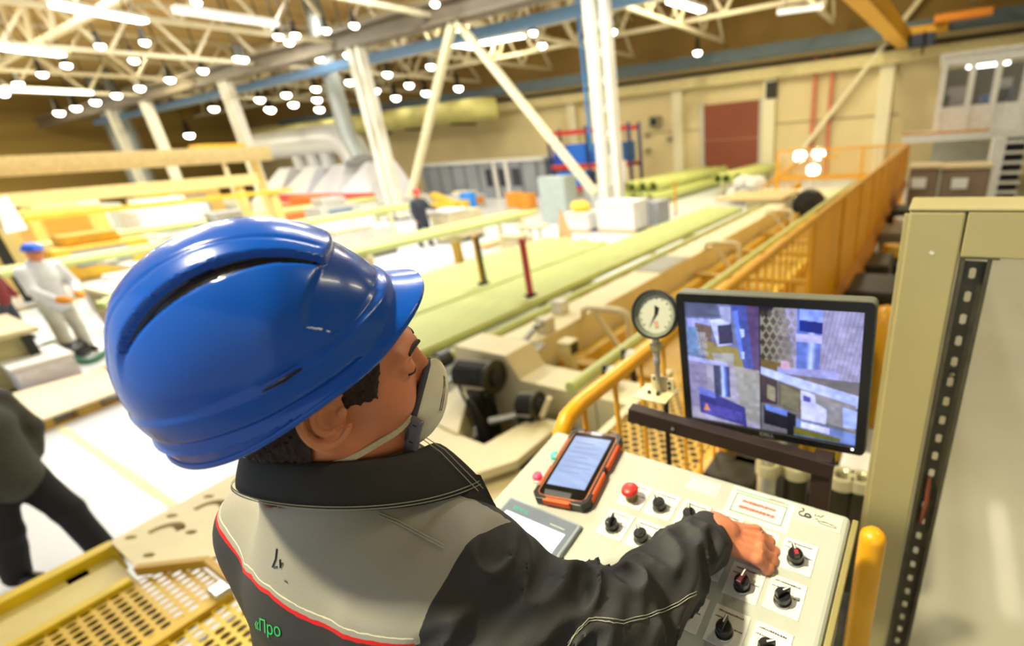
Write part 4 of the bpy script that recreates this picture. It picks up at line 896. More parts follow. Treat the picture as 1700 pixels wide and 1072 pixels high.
# pipes, boxes and braces on the far wall
M_redpipe = mat('red_pipe_paint', (220, 120, 96), .5)
for k, xr in enumerate((-.2, -.172)):
    single('wall_pipe', MB().tube([(xr*32, 31.7, 0), (xr*32, 31.7, 6.3)], .10, 10), M_redpipe, ('red vertical pipe on far wall, the one nearer the shutter door', 'red vertical pipe on far wall, the one farther from the shutter door')[k], 'pipe', smooth=True)
single('wall_brace', MB().beam((-8.0, 31.4, 0.2), (-1.5, 31.4, 8.4), .22, .22), mat('pale_brace', (232, 222, 184), .6), 'long pale diagonal brace in front of the far wall', 'brace')
single('loudspeaker', MB().box(at_y(1281, 150, 31.75), (.55, .5, .85)), M_dark, 'black box mounted high beside the brown shutter door', 'speaker', bevel=.02)
c = at_y(1088, 202, 31.74); v = thing('extractor_fan', 'small grey square fan on the cream far wall', 'fan', c-Vector((0, 0, .3)))
mesh('housing', MB().box(c, (.75, .5, .65)), mat('fan_grey', (150, 144, 116), .6), v, bevel=.03); mesh('blade_guard', MB().lathe([(0, .02), (.24, .02), (.27, 0)], c+Vector((0, -.26, 0)), (0, -1, 0), 16), M_dark, v)
for k, (x, y, s) in enumerate(((1074, 224, .3), (1112, 231, .35), (1075, 250, .35))):
    single('switch_box', MB().box(at_y(x, y, 31.84), (s, .32, s*.8)), mat('fan_grey', (150, 144, 116)), ('small grey box on the far wall below the fan', 'small dark grey box right of the wall fan', 'grey junction box low on the far wall near the pipe ends')[k], 'box', bevel=.02)
# crane rail along the far wall, crane beam and hoist
single('crane_rail', MB().bb((-60, 30.5, 6.55), (14, 30.9, 7.15)), mat('grey_blue_rail', (92, 108, 116), .6, var=.15), 'grey blue crane rail running along the top of the far wall', 'rail')
cr = thing('overhead_crane', 'yellow overhead crane beam with orange trolley near the roof', 'crane', (-.5, 25, 7.4))
a, b = at_y(1435, -30, 12), at_y(1500, 66, 29)
cA, cB = at_z(1502, 68, 6.4), at_z(1434, -8, 6.4); mesh('beam', MB().beam(cA, cB+(cB-cA)*.6, .6, .6), mat('crane_yellow', (226, 170, 30), .5), cr, bevel=.02)
mesh('end_carriage', MB().bb((-3.0, 29.95, 6.5), (-.3, 30.45, 6.85)), mat('crane_yellow', (226, 170, 30)), cr, bevel=.03)
mesh('trolley', MB().box((.2, 29.6, 6.95), (2.2, .5, .3)), mat('crane_orange', (226, 138, 30), .5), cr, bevel=.02)
mesh('motor_box', MB().box((-1.3, 29.6, 6.2), (1.1, .6, .5)), mat('navy_motor', (34, 44, 70), .5), cr, bevel=.05)
mesh('rope', MB().tube([(-1.2, 29.2, 6.5), (-1.2, 29.2, 5.6)], .05, 8), M_dark, cr)
# ---- columns with twin white legs, braces and the girder
M_col = mat('white_column_paint', (234, 232, 216), .5, var=.08, scale=2, bump=.02)
GZ = 7.3; YC = 15.5
CN = ['white twin-leg steel column beside the white crates, nearest to the pallet rack', 'white twin-leg steel column behind the man in the red helmet', 'white twin-leg steel column left of the silver fume hood', 'white twin-leg steel column rising above the beige gantry beams', 'slim far white column seen at the left end of the girder']
for k, xr in enumerate((-.640, -1.449, -2.23, -2.95, -3.36)):
    x = xr*YC; c = thing('steel_column', CN[k], 'column', (x, YC, 0), 'columns under the main girder')
    s = .27 if k < 4 else .2
    mesh('column_leg', MB().bb((x-s-.19, YC-.2, 0), (x-s+.13, YC+.2, GZ)), M_col, c, bevel=.01); mesh('column_leg', MB().bb((x+s-.10, YC-.2, 0), (x+s+.12, YC+.2, GZ)), M_col, c, bevel=.01)
    g = MB()
    for i in range(9): g.beam((x-s, YC, .8*i+.3), (x+s, YC, .8*i+1.1), .06, .06, up=(0, 1, 0))
    mesh('lacing', g, M_col, c); mesh('base_plate', MB().bb((x-.5, YC-.4, 0), (x+.5, YC+.4, .06)), M_dark, c)
gd = thing('roof_girder', 'long grey beige steel girder carried by the white columns', 'girder', (-30, YC, GZ))
mesh('bottom_flange', MB().bb((-69, YC-.3, GZ), (13.8, YC+.3, GZ+.10)), mat('girder_grey_beige', (112, 102, 84), .6, var=.15, scale=1), gd)
mesh('web', MB().bb((-69, YC-.05, GZ+.1), (13.8, YC+.05, GZ+.62)), mat('girder_grey_beige', (112, 102, 84)), gd); mesh('top_flange', MB().bb((-69, YC-.3, GZ+.62), (13.8, YC+.3, GZ+.72)), mat('girder_grey_beige', (112, 102, 84)), gd)
apex = Vector((-1.05*YC, YC, GZ-.02))
for k, fx in enumerate((-1.365*YC, -.690*YC)):
    single('diagonal_brace', MB().beam(apex+Vector((-.12 if k == 0 else .12, 0, 0)), (fx, YC, 1.1), .24, .24), mat('cream_brace', (226, 218, 178), .55), ('pale diagonal brace from girder down to the column behind the red-helmet worker', 'pale diagonal brace from girder down to the column by the white crates')[k], 'brace')
# blue crane beam and thin blue pipe, grey duct
zb = at_y(788, 58, 16.6).z; M_blue = mat('blue_beam_paint', (104, 140, 176), .5)
single('blue_crane_beam', MB().bb((-60, 16.5, zb-.15), (13.5, 16.8, zb+.2)), M_blue, 'blue steel beam running below the roof behind the girder', 'beam')
pA, pB = at_y(960, 26, 18), at_y(984, 250, 18); single('blue_pipe', MB().tube([(pA.x, 18, 7.9), (pA.x, 18, pB.z)], .07, 8), mat('blue_pipe_paint', (60, 130, 190), .5), 'thin blue vertical pipe beside the white column near the pallet rack', 'pipe', smooth=True)
dA = at_y(562, 170, 17.3); single('grey_duct', MB().tube([(dA.x, 17.3, 10.9), (dA.x, 17.3, at_y(575, 228, 17.3).z), (dA.x+.5, 17.3, at_y(590, 262, 17.3).z)], .42, 16), mat('grey_duct_metal', (150, 156, 150), .4, metal=.3), 'grey round ventilation duct dropping from the roof', 'duct', smooth=True)
for k, x in enumerate((180, 208)):
    q = at_y(x, 200, 18.5); single('grey_duct', MB().tube([(q.x, 18.5, 10.9), (q.x, 18.5, 0)], .40, 14), mat('grey_duct_metal', (150, 156, 150)), ('grey round duct far left, outer one of two side by side', 'grey round duct far left, inner one of two side by side')[k], 'duct', smooth=True)
q0, q1 = at_y(415, 205, 29), at_y(800, 200, 29)
ip = thing('insulated_pipe', 'thick pale yellow insulated pipe running along the far wall', 'pipe', ((q0.x+q1.x)/2, 29.6, 5.0)); mesh('pipe_body', MB().tube([(q0.x, 29, 5.7), (q1.x-1, 29, 5.7), (q1.x, 29.2, 5.7), (q1.x+.6, 30, 5.7)], .75, 18), mat('yellow_insulation', (216, 208, 128), .6, var=.15, scale=1), ip, smooth=True)
for k in range(6): x = q0.x+(q1.x-q0.x)*(k+.3)/6; mesh('wall_bracket', MB().bb((x-.1, 29.5, 4.85), (x+.1, 31.98, 5.0)), M_dark, ip)
# ---- roof trusses along X and light tubes along Y
M_truss = mat('pale_truss_paint', (214, 204, 172), .6, var=.1, scale=2)
TN_ = {3.2: 'pale lattice roof truss nearest to the operator', 8.6: 'pale lattice roof truss before the main girder', 22: 'pale lattice roof truss right behind the blue beam', 27: 'pale lattice roof truss closest to the far wall'}
for Yt, zz in ((3.2, 8.2), (8.6, 8.2), (22, 8.2), (27, 8.2)):
    t = thing('roof_truss', TN_[Yt], 'truss', (-25, Yt, zz), 'roof trusses')
    mesh('bottom_chord', MB().bb((-69, Yt-.11, zz-.09), (13.9, Yt+.11, zz+.09)), M_truss, t); mesh('top_chord', MB().bb((-69, Yt-.11, zz+2.2), (13.9, Yt+.11, zz+2.4)), M_truss, t)
    g = MB()
    for i in range(27): g.beam((-67+3*i, Yt, zz), (-65.5+3*i, Yt, zz+2.3), .13, .13, up=(0, 1, 0)); g.beam((-65.5+3*i, Yt, zz+2.3), (-64+3*i, Yt, zz), .13, .13, up=(0, 1, 0))
    w_ = mesh('web_bars', g, M_truss, t); w_['kind'] = 'stuff'
for k, x in enumerate((-46, -38, -31, -24, -17.5, -11.5, -5.5, .5, 6.5)):
    t = thing('longitudinal_truss', ('pale lattice truss running toward the far wall, %s' % ['farthest from the operator', 'above the gantry beams', 'above the left machine hall', 'above the fume hood side', 'over the pale tube racks', 'left of the inverted-V brace', 'above the platform rail', 'above the beige frame', 'by the mezzanine windows'][k]), 'truss', (x, 11, 7.7), 'trusses running lengthwise')
    mesh('bottom_chord', MB().bb((x-.09, -5, 7.62), (x+.09, 31, 7.78)), M_truss, t); mesh('top_chord', MB().bb((x-.09, -5, 9.6), (x+.09, 31, 9.75)), M_truss, t)
    g = MB()
    for i in range(12): g.beam((x, -5+3*i, 7.7), (x, -3.5+3*i, 9.65), .11, .11, up=(1, 0, 0)); g.beam((x, -3.5+3*i, 9.65), (x, -2+3*i, 7.7), .11, .11, up=(1, 0, 0))
    w_ = mesh('web_bars', g, M_truss, t); w_['kind'] = 'stuff'
g = MB(); 
# fluorescent strips
M_fl = mat('lit_fluorescent', (255, 252, 240), .4, emit=7, var=0); M_hous = mat('white_lamp_housing', (226, 226, 220), .5)
FL = [((88, 8), (240, 36), 'bright long strip light, topmost at the left corner'), ((5, 80), (104, 92), 'bright strip light at the left edge below the corner one'), ((0, 148), (152, 155), 'long strip light low at the left edge of the hall'), ((290, 18), (460, 42), 'pale strip light tube over the truss left of the girder'), ((752, 74), (792, 80), 'short strip light between the inverted-V braces'), ((800, 72), (868, 60), 'slanting strip light right of the inverted-V brace apex'), ((1290, 22), (1366, 12), 'dim strip light behind the trusses beside the yellow crane'), ((0, 225), (40, 222), None), ((1112, 2), (1165, 18), 'strip light at the top above the far wall lamp')]
for a, b, lb in FL:
    if lb is None: continue
    A_, B_ = at_z(*a, 7.45) if a[0] < 700 or a[0] > 1250 else at_z(*a, 7.45), at_z(*b, 7.45)
    L = (B_-A_).length
    if L > 9: B_ = A_+(B_-A_)*9/L
    if a[0] in (290, 1290): mm_ = mat('white_tube_cover', (240, 240, 232), .4, emit=.9, var=0)
    else: mm_ = M_fl
    t = thing('strip_lamp', lb, 'ceiling light', (A_+B_)/2, 'strip lights under the roof'); A_ = Vector(A_); B_ = Vector(B_)
    mesh('lamp_housing', MB().beam(A_+Vector((0, 0, .1)), B_+Vector((0, 0, .1)), .42, .1), M_hous, t); mesh('diffuser', MB().beam(A_, B_, .36, .10), mm_, t, bevel=.03)
    for f in (.2, .8): c_ = A_.lerp(B_, f); mesh('hanging_rod', MB().tube([c_+Vector((0, 0, .14)), (c_.x, c_.y, 10.98)], .02, 6), M_dark, t)
# round high-bay lamps: (pixel, glowing disc)
LAMPS = [(98, 187), (126, 179), (158, 169), (355, 180), (193, 158), (70, 123), (232, 146), (282, 132), (337, 117), (166, 76), (326, 4), (490, 58), (462, 60), (480, 70), (395, 97), (404, 98), (447, 181), (431, 165), (449, 182), (475, 157), (487, 173), (524, 147), (526, 165), (530, 181), (530, 97), (578, 91), (580, 136), (643, 123), (623, 150), (657, 162), (679, 141), (707, 154), (715, 110), (761, 146), (588, 42), (722, 6), (784, 55), (885, 54), (900, 75), (1017, 52), (1158, 87), (541, 50), (314, 224), (6, 155), (30, 139), (240, 70), (222, 100), (110, 108)]
M_lit = mat('lit_lamp_glass', (255, 250, 232), .4, emit=16, var=0)
near_lb = {(1158, 87): 'round lit lamp under a black body, in front of the far wall crane rail', (900, 75): 'round lit lamp under a black body, right of the slanting strip light', (1017, 52): 'round lit lamp under a black body, touching the white column right edge', (715, 110): 'round lit lamp with black body left of the inverted-V brace top', (314, 224): 'round lit lamp hanging low in front of the left hall columns'}
LM = [((165, 22), 'the corner strip light'), ((52, 86), 'the strip light at the left edge'), ((80, 152), 'the lowest left strip light'), ((375, 30), 'the pale strip over the truss'), ((250, 205), 'the column above the gantry'), ((395, 190), 'the column left of the fume hood'), ((560, 150), 'the round grey roof duct'), ((615, 180), 'the column behind the red helmet'), ((756, 46), 'the inverted-V brace apex'), ((835, 66), 'the slanting strip light'), ((1000, 60), 'the column by the white crates')]
ORD = ['nearest', 'second nearest', 'third nearest', 'fourth nearest', 'fifth nearest', 'sixth nearest', 'seventh nearest', 'eighth nearest', 'ninth nearest', 'tenth nearest', 'eleventh nearest']
ORD2 = ['first', 'second', 'third', 'fourth', 'fifth', 'sixth', 'seventh', 'eighth', 'ninth', 'tenth', 'eleventh', 'twelfth', 'thirteenth']
LAMP_LB = {}; _by = {}
for L in LAMPS:
    if L in near_lb: continue
    d, k = min((math.hypot(L[0]-c[0], L[1]-c[1]), i) for i, (c, n) in enumerate(LM)); _by.setdefault(k, []).append((d, L))
for k, v in _by.items():
    for i, (d, L) in enumerate(sorted(v)):
        side = ('right of' if L[0] > LM[k][0][0] else 'left of') if abs(L[0]-LM[k][0][0]) > abs(L[1]-LM[k][0][1]) else ('below' if L[1] > LM[k][0][1] else 'above')
        LAMP_LB[L] = 'round roof lamp %s %s, %s to it' % (side, LM[k][1], ORD[i])
lamp0 = None; RODS = []
def make_lamp(p, r, lb):
    t = thing('high_bay_lamp', lb, 'ceiling light', p, 'round high-bay lamps')
    mesh('lamp_glass', MB().sphere((0, 0, 0), (r, r, r*.8), 12), M_lit, t, local=True, smooth=True, angle=180); mesh('lamp_body', MB().lathe([(r*.95, .05*r), (r*1.0, .5*r), (r*.6, 1.4*r), (r*.5, 3.0*r), (r*.15, 3.3*r), (r*.08, 5*r)], (0, 0, 0), (0, 0, 1), 12), M_dark, t, local=True, smooth=True)
    return t
for (x, y) in LAMPS:
    p = at_z(x, y, 7.55)
    if p.y > 28 or p.y < 0 or p.x < -75:
        p = at_y(x, y, 28) if p.y > 28 else at_x(x, y, -60)
        if p.y < 0 or p.y > 30: p = at_y(x, y, 27)
        if p.x < -68: p = at_x(x, y, -64)
    D = (p-Vector((0, 0, H))).dot(Vector((-_b[0], -_b[1], -_b[2]))); r = 6.4*D/811
    r = min(max(r, .12), .42)
    lb = near_lb.get((x, y)) or LAMP_LB[(x, y)]
    if lamp0 is None: o = lamp0 = make_lamp(p, .22, lb); base_kids = True
    else: o = dup(lamp0, p, lb)
    o.scale = (r/.22,)*3; RODS.append((o, p, r))
for o, p, r in RODS:
    k = .22/r; mesh('hanging_rod', MB().tube([(0, 0, .7), (0, 0, (10.98-p.z)*k)], .03*k, 6), M_dark, o, local=True)
# ================================================================ far props
# pallet rack
rk = thing('pallet_rack', 'tall pallet rack with red beams and blue uprights by the far wall', 'rack', (-15, 24, 0))
X0, X1 = at_y(912, 240, 24).x, at_y(1046, 240, 24).x; M_red = mat('red_rack_paint', (206, 40, 40), .5); M_nav = mat('navy_upright', (38, 60, 110), .5)
for z in (3.35, 1.55, .35): mesh('shelf_beam', MB().bb((X0, 23.9, z), (X1, 24.05, z+.22)).bb((X0, 25.0, z), (X1, 25.1, z+.22)), M_red, rk)
for x in (X0, (X0+X1)/2, X1):
    for y in (23.95, 25.05): mesh('upright', MB().bb((x-.07, y-.06, 0), (x+.07, y+.06, 3.7)), M_nav, rk)
for z in (1.80, .60): mesh('shelf_board', MB().bb((X0, 23.95, z-.04), (X1, 25.05, z)), mat('chipboard', (196, 150, 96), .7), rk)
M_b1, M_b2 = mat('blue_bin', (14, 70, 190), .5), mat('bright_blue_bin', (24, 110, 224), .45)
for k, (x0, x1, z, h, mm_, lb) in enumerate(((.04, .22, 1.80, 1.0, M_b1, 'dark blue box, first on the upper rack shelf'), (.23, .46, 1.80, 1.05, M_b2, 'bright blue box, second on the upper rack shelf'), (.47, .70, 1.80, 1.0, mat('mid_blue_bin', (26, 96, 190), .5), 'mid blue box behind the blue pipe on the upper rack shelf'), (.78, .96, 1.80, 1.0, mat('steel_blue_bin', (40, 86, 140), .5), 'steel blue box at the right end of the upper rack shelf'), (.06, .45, .6, .8, M_b2, 'wide bright blue box on the lower rack shelf'))):
    single('storage_box', MB().bb((X0+(X1-X0)*x0, 23.98, z), (X0+(X1-X0)*x1, 24.9, z+h)), mm_, lb, 'box', bevel=.03)
q = at_y(1022, 300, 23.2); single('white_board', MB().bb((q.x-.6, 23.1, 0), (q.x+.7, 23.25, 1.9)), M_white, 'white upright panel in front of the pallet rack', 'panel')
# grey cabins behind
cb_ = thing('grey_cabin', 'long grey metal cabin with dark windows in front of the far wall', 'cabin', (-26, 24, 0)); M_gc = mat('grey_cabin_metal', (150, 154, 158), .5, var=.06, scale=1)
xa, xb = at_y(700, 290, 24).x, at_y(906, 290, 24).x; zt = at_y(800, 268, 24).z
mesh('body', MB().bb((xa, 24, 0), (xb, 27, zt-.1)), M_gc, cb_); mesh('roof_edge', MB().bb((xa-.1, 23.8, zt-.12), (xb+.1, 27, zt+.05)), mat('pale_roof_edge', (212, 212, 206), .5), cb_)
for k in range(9): x = xa+(xb-xa)*(k+.5)/9; mesh('wall_rib', MB().bb((x-.05, 23.93, 0), (x+.05, 24.02, zt-.12)), mat('dark_grey_rib', (118, 122, 128), .5), cb_)
for fx, fw_ in ((.56, .035), (.66, .03), (.76, .03)): x = xa+(xb-xa)*fx; mesh('cabin_window', MB().bb((x, 23.95, .7), (x+(xb-xa)*.06, 23.99, 1.75)), mat('dark_cabin_glass', (52, 54, 60), .2), cb_)
for fx in (.63, .72): x = xa+(xb-xa)*fx; mesh('door_post', MB().bb((x, 23.85, 0), (x+.25, 23.95, zt-.1)), M_white, cb_)
q = at_z(925, 372, 0); single('grey_cabinet', MB().bb((q.x-.7, q.y, 0), (q.x+.55, q.y+.8, 1.75)), mat('grey_green_cabinet', (172, 182, 176), .5), 'grey green metal cabinet beside the pallet rack', 'cabinet', bevel=.03)
# silver fume hood with down pipes
fh = thing('fume_hood', 'silver extraction hood with four down pipes and a thick manifold', 'hood', (-33, 19, 0)); M_sil = mat('silver_duct_metal', (214, 218, 220), .35, metal=.25, var=.06)
x0, x1 = at_y(432, 300, 18).x, at_y(628, 300, 18).x; zh0, zh1 = at_y(530, 331, 18).z, at_y(530, 278, 18).z
zm = at_y(500, 236, 19.5).z; xm0, xm1 = at_y(425, 236, 19.5).x, at_y(572, 236, 19.5).x
for k, x in enumerate((497, 521, 545, 580)):
    p = at_y(x-4, 250, 19.5); mesh('down_pipe', MB().tube([(p.x, 19.5, zm), (p.x, 19.5, zh1-.1)], .42, 14), M_sil, fh, smooth=True)
    xx = x0+(x1-x0)*(k+.02)/4; xe = x0+(x1-x0)*(k+.98)/4; xm_ = (xx+xe)/2
    g = MB(); g.add([(xx, 17, zh0), (xe, 17, zh0), (xe, 20.5, zh0), (xx, 20.5, zh0), (xm_-.7, 19, zh1+.1), (xm_+.7, 19, zh1+.1), (xm_+.7, 20, zh1+.1), (xm_-.7, 20, zh1+.1)], [(0, 1, 2, 3), (4, 5, 6, 7), (0, 1, 5, 4), (1, 2, 6, 5), (2, 3, 7, 6), (3, 0, 4, 7)]); mesh('hood_cone', g, mat('white_hood_sheet', (218, 220, 226), .5), fh)
mesh('manifold', MB().tube([(xm0, 19.5, zm), (xm1-1.2, 19.5, zm), (xm1-.3, 19.5, zm-.1), (xm1+.5, 19.5, zm-.5), (xm1+.9, 19.5, zm-1.4)], .85, 18), M_sil, fh, smooth=True)
mesh('base_cabinet', MB().bb((x0, 17, 0), (x1+.8, 20.5, zh0-.02)), M_white, fh); mesh('red_stripe', MB().bb((x0+2, 16.9, .75), (x1+.9, 17, 1.15)), mat('red_stripe_paint', (216, 70, 62), .5), fh)
# crates near the first column
CR = [((993, 386), 1.45, 1.05, .95, M_white, 'large white crate in front of the first white column'), ((1066, 379), .65, .9, .82, mat('grey_crate', (158, 160, 160), .6), 'small grey crate right of the large white crate'), ((941, 386), .95, .9, .62, M_white, 'low white crate with a yellow bag on top'), ((933, 372), .9, .9, 1.2, mat('pale_grey_bin', (206, 208, 212), .6), 'pale grey tall bin behind the low white crate')]
for k, ((x, y), w_, d_, h_, mm_, lb) in enumerate(CR):
    p = at_z(x, y, 0); 
    if k == 3: p = Vector((p.x+.3, p.y+1.2, 0))
    c = thing('crate', lb, 'crate', (p.x+w_/2, p.y+d_/2, 0)); mesh('body', MB().bb((p.x, p.y, .1), (p.x+w_, p.y+d_, h_)), mm_, c, bevel=.02); mesh('lid', MB().bb((p.x-.02, p.y-.02, h_), (p.x+w_+.02, p.y+d_+.02, h_+.05)), mm_, c)
    mesh('skid', MB().bb((p.x, p.y, 0), (p.x+w_, p.y+.12, .1)), mat('raw_wood', (214, 176, 120), .7), c); mesh('skid', MB().bb((p.x, p.y+d_-.12, 0), (p.x+w_, p.y+d_, .1)), mat('raw_wood', (214, 176, 120)), c)
    if k == 2: single('yellow_bag', surfnet(lambda P: s_ell(P, (p.x+.42, p.y+.4, h_+.21), (.36, .28, .17))-.05*vnoise(P*6), (p.x-.1, p.y-.1, h_+.03), (p.x+1.1, p.y+.9, h_+.6), .05), mat('yellow_plastic_bag', (240, 205, 60), .4), 'crumpled yellow bag lying on the low white crate', 'bag', smooth=True, angle=180)
p = at_z(782, 356, 0); bar = thing('blue_barrel', 'bright blue plastic barrel in front of the grey cabin', 'barrel', (p.x, p.y, 0)); mesh('shell', MB().lathe([(0, 0), (.34, 0), (.38, .1), (.38, .5), (.39, .52), (.38, .54), (.38, .95), (.33, 1.05), (0, 1.05)], p, (0, 0, 1), 20), mat('blue_barrel_plastic', (36, 140, 236), .4), bar, smooth=True, angle=50); mesh('bung', MB().lathe([(0, 1.05), (.06, 1.05), (.06, 1.09), (0, 1.09)], p, (0, 0, 1), 12), M_white, bar)
p = at_z(730, 366, 0); ym = thing('yellow_loader', 'small yellow machine with a sloping arm beside the red-helmet worker', 'machine', (p.x, p.y, 0)); mesh('body', MB().box(p+Vector((.2, .6, .45)), (1.7, .9, .7)), M_yel, ym, bevel=.06); mesh('arm', MB().beam(p+Vector((-.6, .4, 1.1)), p+Vector((1.3, .5, .5)), .35, .25), M_yel, ym, bevel=.03)
for s in (-.5, .8): mesh('wheel', MB().lathe([(0, -.1), (.22, -.1), (.22, .1), (0, .1)], p+Vector((s, .1, .22)), (0, 1, 0), 16), M_dark, ym)
for k, (x, y) in enumerate(((850, 345), (870, 348))):
    p = at_z(x, y, 0); single('orange_bin', MB().bb((p.x-.35, p.y, 0), (p.x+.4, p.y+.6, .75)), mat('orange_bin_plastic', (236, 156, 44), .5), ('orange bin on the floor in front of the grey cabin', 'second orange bin beside the grey green cabinet')[k], 'bin', bevel=.04)
# mezzanine office on the right
mz = thing('mezzanine_office', 'white mezzanine office with large windows above the far right corner', 'office', (2.5, 24, 0)); M_wf = mat('white_window_frame', (226, 226, 222), .5)
YM = 23.0; xL = at_y(1558, 150, YM).x; zf = at_y(1600, 218, YM).z; ztp = at_y(1568, 100, YM).z; x9 = 7.5
mesh('floor_slab', MB().bb((at_y(1500, 222, YM).x, YM-.6, zf-.28), (x9, YM+5, zf)), M_wf, mz); mesh('orange_edge', MB().bb((at_y(1500, 222, YM).x, YM-.62, zf-.02), (at_y(1642, 205, YM).x, YM-.1, zf+.05)), mat('orange_edge_paint', (224, 160, 50), .5), mz)
zs = zf+(ztp-zf)*.36
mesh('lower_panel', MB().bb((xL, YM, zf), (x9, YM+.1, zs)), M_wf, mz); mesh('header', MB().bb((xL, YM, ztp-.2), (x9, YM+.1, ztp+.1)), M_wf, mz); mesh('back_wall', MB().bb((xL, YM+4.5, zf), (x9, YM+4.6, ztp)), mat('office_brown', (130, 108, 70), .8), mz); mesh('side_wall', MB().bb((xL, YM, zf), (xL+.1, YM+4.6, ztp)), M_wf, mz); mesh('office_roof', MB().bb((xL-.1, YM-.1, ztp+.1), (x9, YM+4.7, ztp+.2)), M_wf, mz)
for x in (1563, 1610, 1652, 1700): q = at_y(x, 150, YM).x; mesh('mullion', MB().bb((q-.10, YM-.05, zf), (q+.10, YM+.15, ztp)), M_wf, mz)
gl = bpy.data.materials.new('window_glass'); gl.use_nodes = True; b_ = gl.node_tree.nodes['Principled BSDF']; b_.inputs['Transmission Weight'].default_value = .9; b_.inputs['Roughness'].default_value = .05; b_.inputs['IOR'].default_value = 1.1; b_.inputs['Base Color'].default_value = (.9, .92, .9, 1)
mesh('window_pane', MB().bb((xL+.1, YM+.04, zs), (x9, YM+.05, ztp-.2)), gl, mz)
q = at_y(1640, 108, YM+1.0); t = thing('strip_lamp', 'white strip light inside the mezzanine office window', 'ceiling light', q); mesh('lamp_housing', MB().box(q+Vector((0, 0, .08)), (1.35, .22, .06)), M_hous, t); mesh('diffuser', MB().box(q, (1.3, .2, .10)), M_fl, t)
for x, y, s, cc, lb in ((1588, 165, .7, (214, 196, 196), 'pale pink cabinet standing inside the office window'), (1636, 168, .35, (60, 130, 220), 'blue folder box inside the office window'), (1667, 160, .5, (104, 84, 160), 'purple box on the office windowsill'), (1668, 142, .4, (226, 220, 220), 'white box above the purple one in the office'), (1569, 168, .35, (70, 84, 44), 'dark green potted plant by the office window')):
    q = at_y(x, y, YM+.6); single('office_item', MB().bb((q.x-s/2, q.y-.2, zs-.3), (q.x+s/2, q.y+.2, q.z+s*.6)), mat('office_%d' % x, cc, .6), lb, 'box' if 'plant' not in lb else 'plant', bevel=.03)
q = at_y(1648, 260, YM).x; mesh('support_post', MB().bb((q-.12, YM-.4, 0), (q+.12, YM-.1, zf-.2)), M_wf, mz)
single('office_wall_panel', MB().bb((at_y(1545, 260, YM+2).x, YM+2, 0), (at_y(1640, 260, YM+2).x, YM+2.1, zf-.3)), mat('pale_grey_wall_panel', (206, 206, 190), .6), 'pale wall panel under the mezzanine floor', 'panel')
sh = thing('louvre_shelf', 'tall white shelf with dark horizontal gaps under the mezzanine', 'shelf', (at_y(1675, 280, 20).x, 20, 0)); xs0, xs1 = at_y(1662, 280, 20).x, at_y(1698, 280, 20).x
mesh('side_panel', MB().bb((xs0-.35, 20, 0), (xs0, 20.6, 2.1)), M_wf, sh); mesh('back_panel', MB().bb((xs0, 20.5, 0), (xs1, 20.6, 2.1)), M_dark, sh)
for k in range(7): mesh('shelf_board', MB().bb((xs0, 20, .15+.3*k), (xs1, 20.5, .22+.3*k)), M_wf, sh)
M_card = mat('grey_brown_cover', (136, 116, 92), .7, var=.08)
for k, (xa_, xb_, yb) in enumerate(((1512, 1562, 276), (1566, 1648, 276))):
    a = at_y(xa_, yb, 14); b = at_y(xb_, yb, 14); t = thing('covered_machine_box', ('grey brown covered box with white tag, the narrower one by the railing end', 'grey brown covered box with white tag, the wider one by the office post')[k], 'box', ((a.x+b.x)/2, 14.5, 0))
    mesh('body', MB().bb((a.x, 14, 0), (b.x, 15.2, a.z-.08)), M_card, t, bevel=.06); mesh('rim', MB().bb((a.x-.03, 13.96, a.z-.08), (b.x+.03, 15.24, a.z)), mat('tan_rim', (190, 170, 128), .6), t, bevel=.02); mesh('white_tag', MB().box(((a.x+b.x)/2-.1, 13.94, a.z-.38), (.32, .02, .24)), M_label, t)
# ================================================================ tubes
def tube_set(xs, y0, y1, z, r, label, group, jit=.15, m=M_tube, cat='tube'):
    t0 = None
    for i, x in enumerate(xs):
        lb_i = label % ORD2[i]
        j0 = random.uniform(-jit, jit); zz = z[i] if isinstance(z, list) else z
        g = MB(); n = 20; L = (y1-y0)/2
        o_ = [(r, 0), (r, 2*L), (r*.86, 2*L), (r*.86, 0), (r, 0)]
        if t0 is None:
            g.lathe([(r, -L), (r, L), (r*.86, L), (r*.86, -L), (r, -L)], (0, 0, 0), (0, 1, 0), n)
            t0 = mesh('fibreglass_tube', g, m, local=True, smooth=True, angle=40); t0.location = (x, (y0+y1)/2+j0, zz); tag(t0, lb_i, cat, group)
        else:
            o = t0.copy(); C.objects.link(o); o.location = (x, (y0+y1)/2+j0, zz); o['label'] = lb_i
r = .066
tube_set([-4.34-.134*i for i in range(8)], 2.3, 13.1, .93, r, 'pale green tube, %s from the roller conveyor in the long flat layer', 'tubes in the long flat layer')
tube_set([-5.50-.134*i for i in range(13)], 2.4, 8.3, .93, r, 'pale green tube in the wide near layer, %s counted from the long layer', 'tubes in the wide near layer')
tube_set([-10.6-.16*i for i in range(6)], 2.4, 12, .95, .078, 'pale green tube on the middle rack, %s counted from the operator side', 'tubes on the middle rack', .3)
tube_set([-18.3-.2*i for i in range(4)], -1, 13, .95, .095, 'pale green tube on the far rack, %s counted from the operator side', 'tubes on the far rack', .4)
tube_set([-24.5-.25*i for i in range(3)], 2, 16, .95, .11, 'pale green tube on the farthest rack under the gantry, %s from this side', 'tubes on the farthest rack', .4)
tube_set([-11.0-.52*i for i in range(5)], 20.5, 30.5, .30, .25, 'thick green pipe in the bottom layer by the shutter, %s from the right', 'pipes at the bottom of the far stack', .4)
tube_set([-11.26-.52*i for i in range(4)], 21, 30.5, .76, .25, 'thick green pipe in the upper layer by the shutter, %s from the right', 'pipes on top of the far stack', .4)
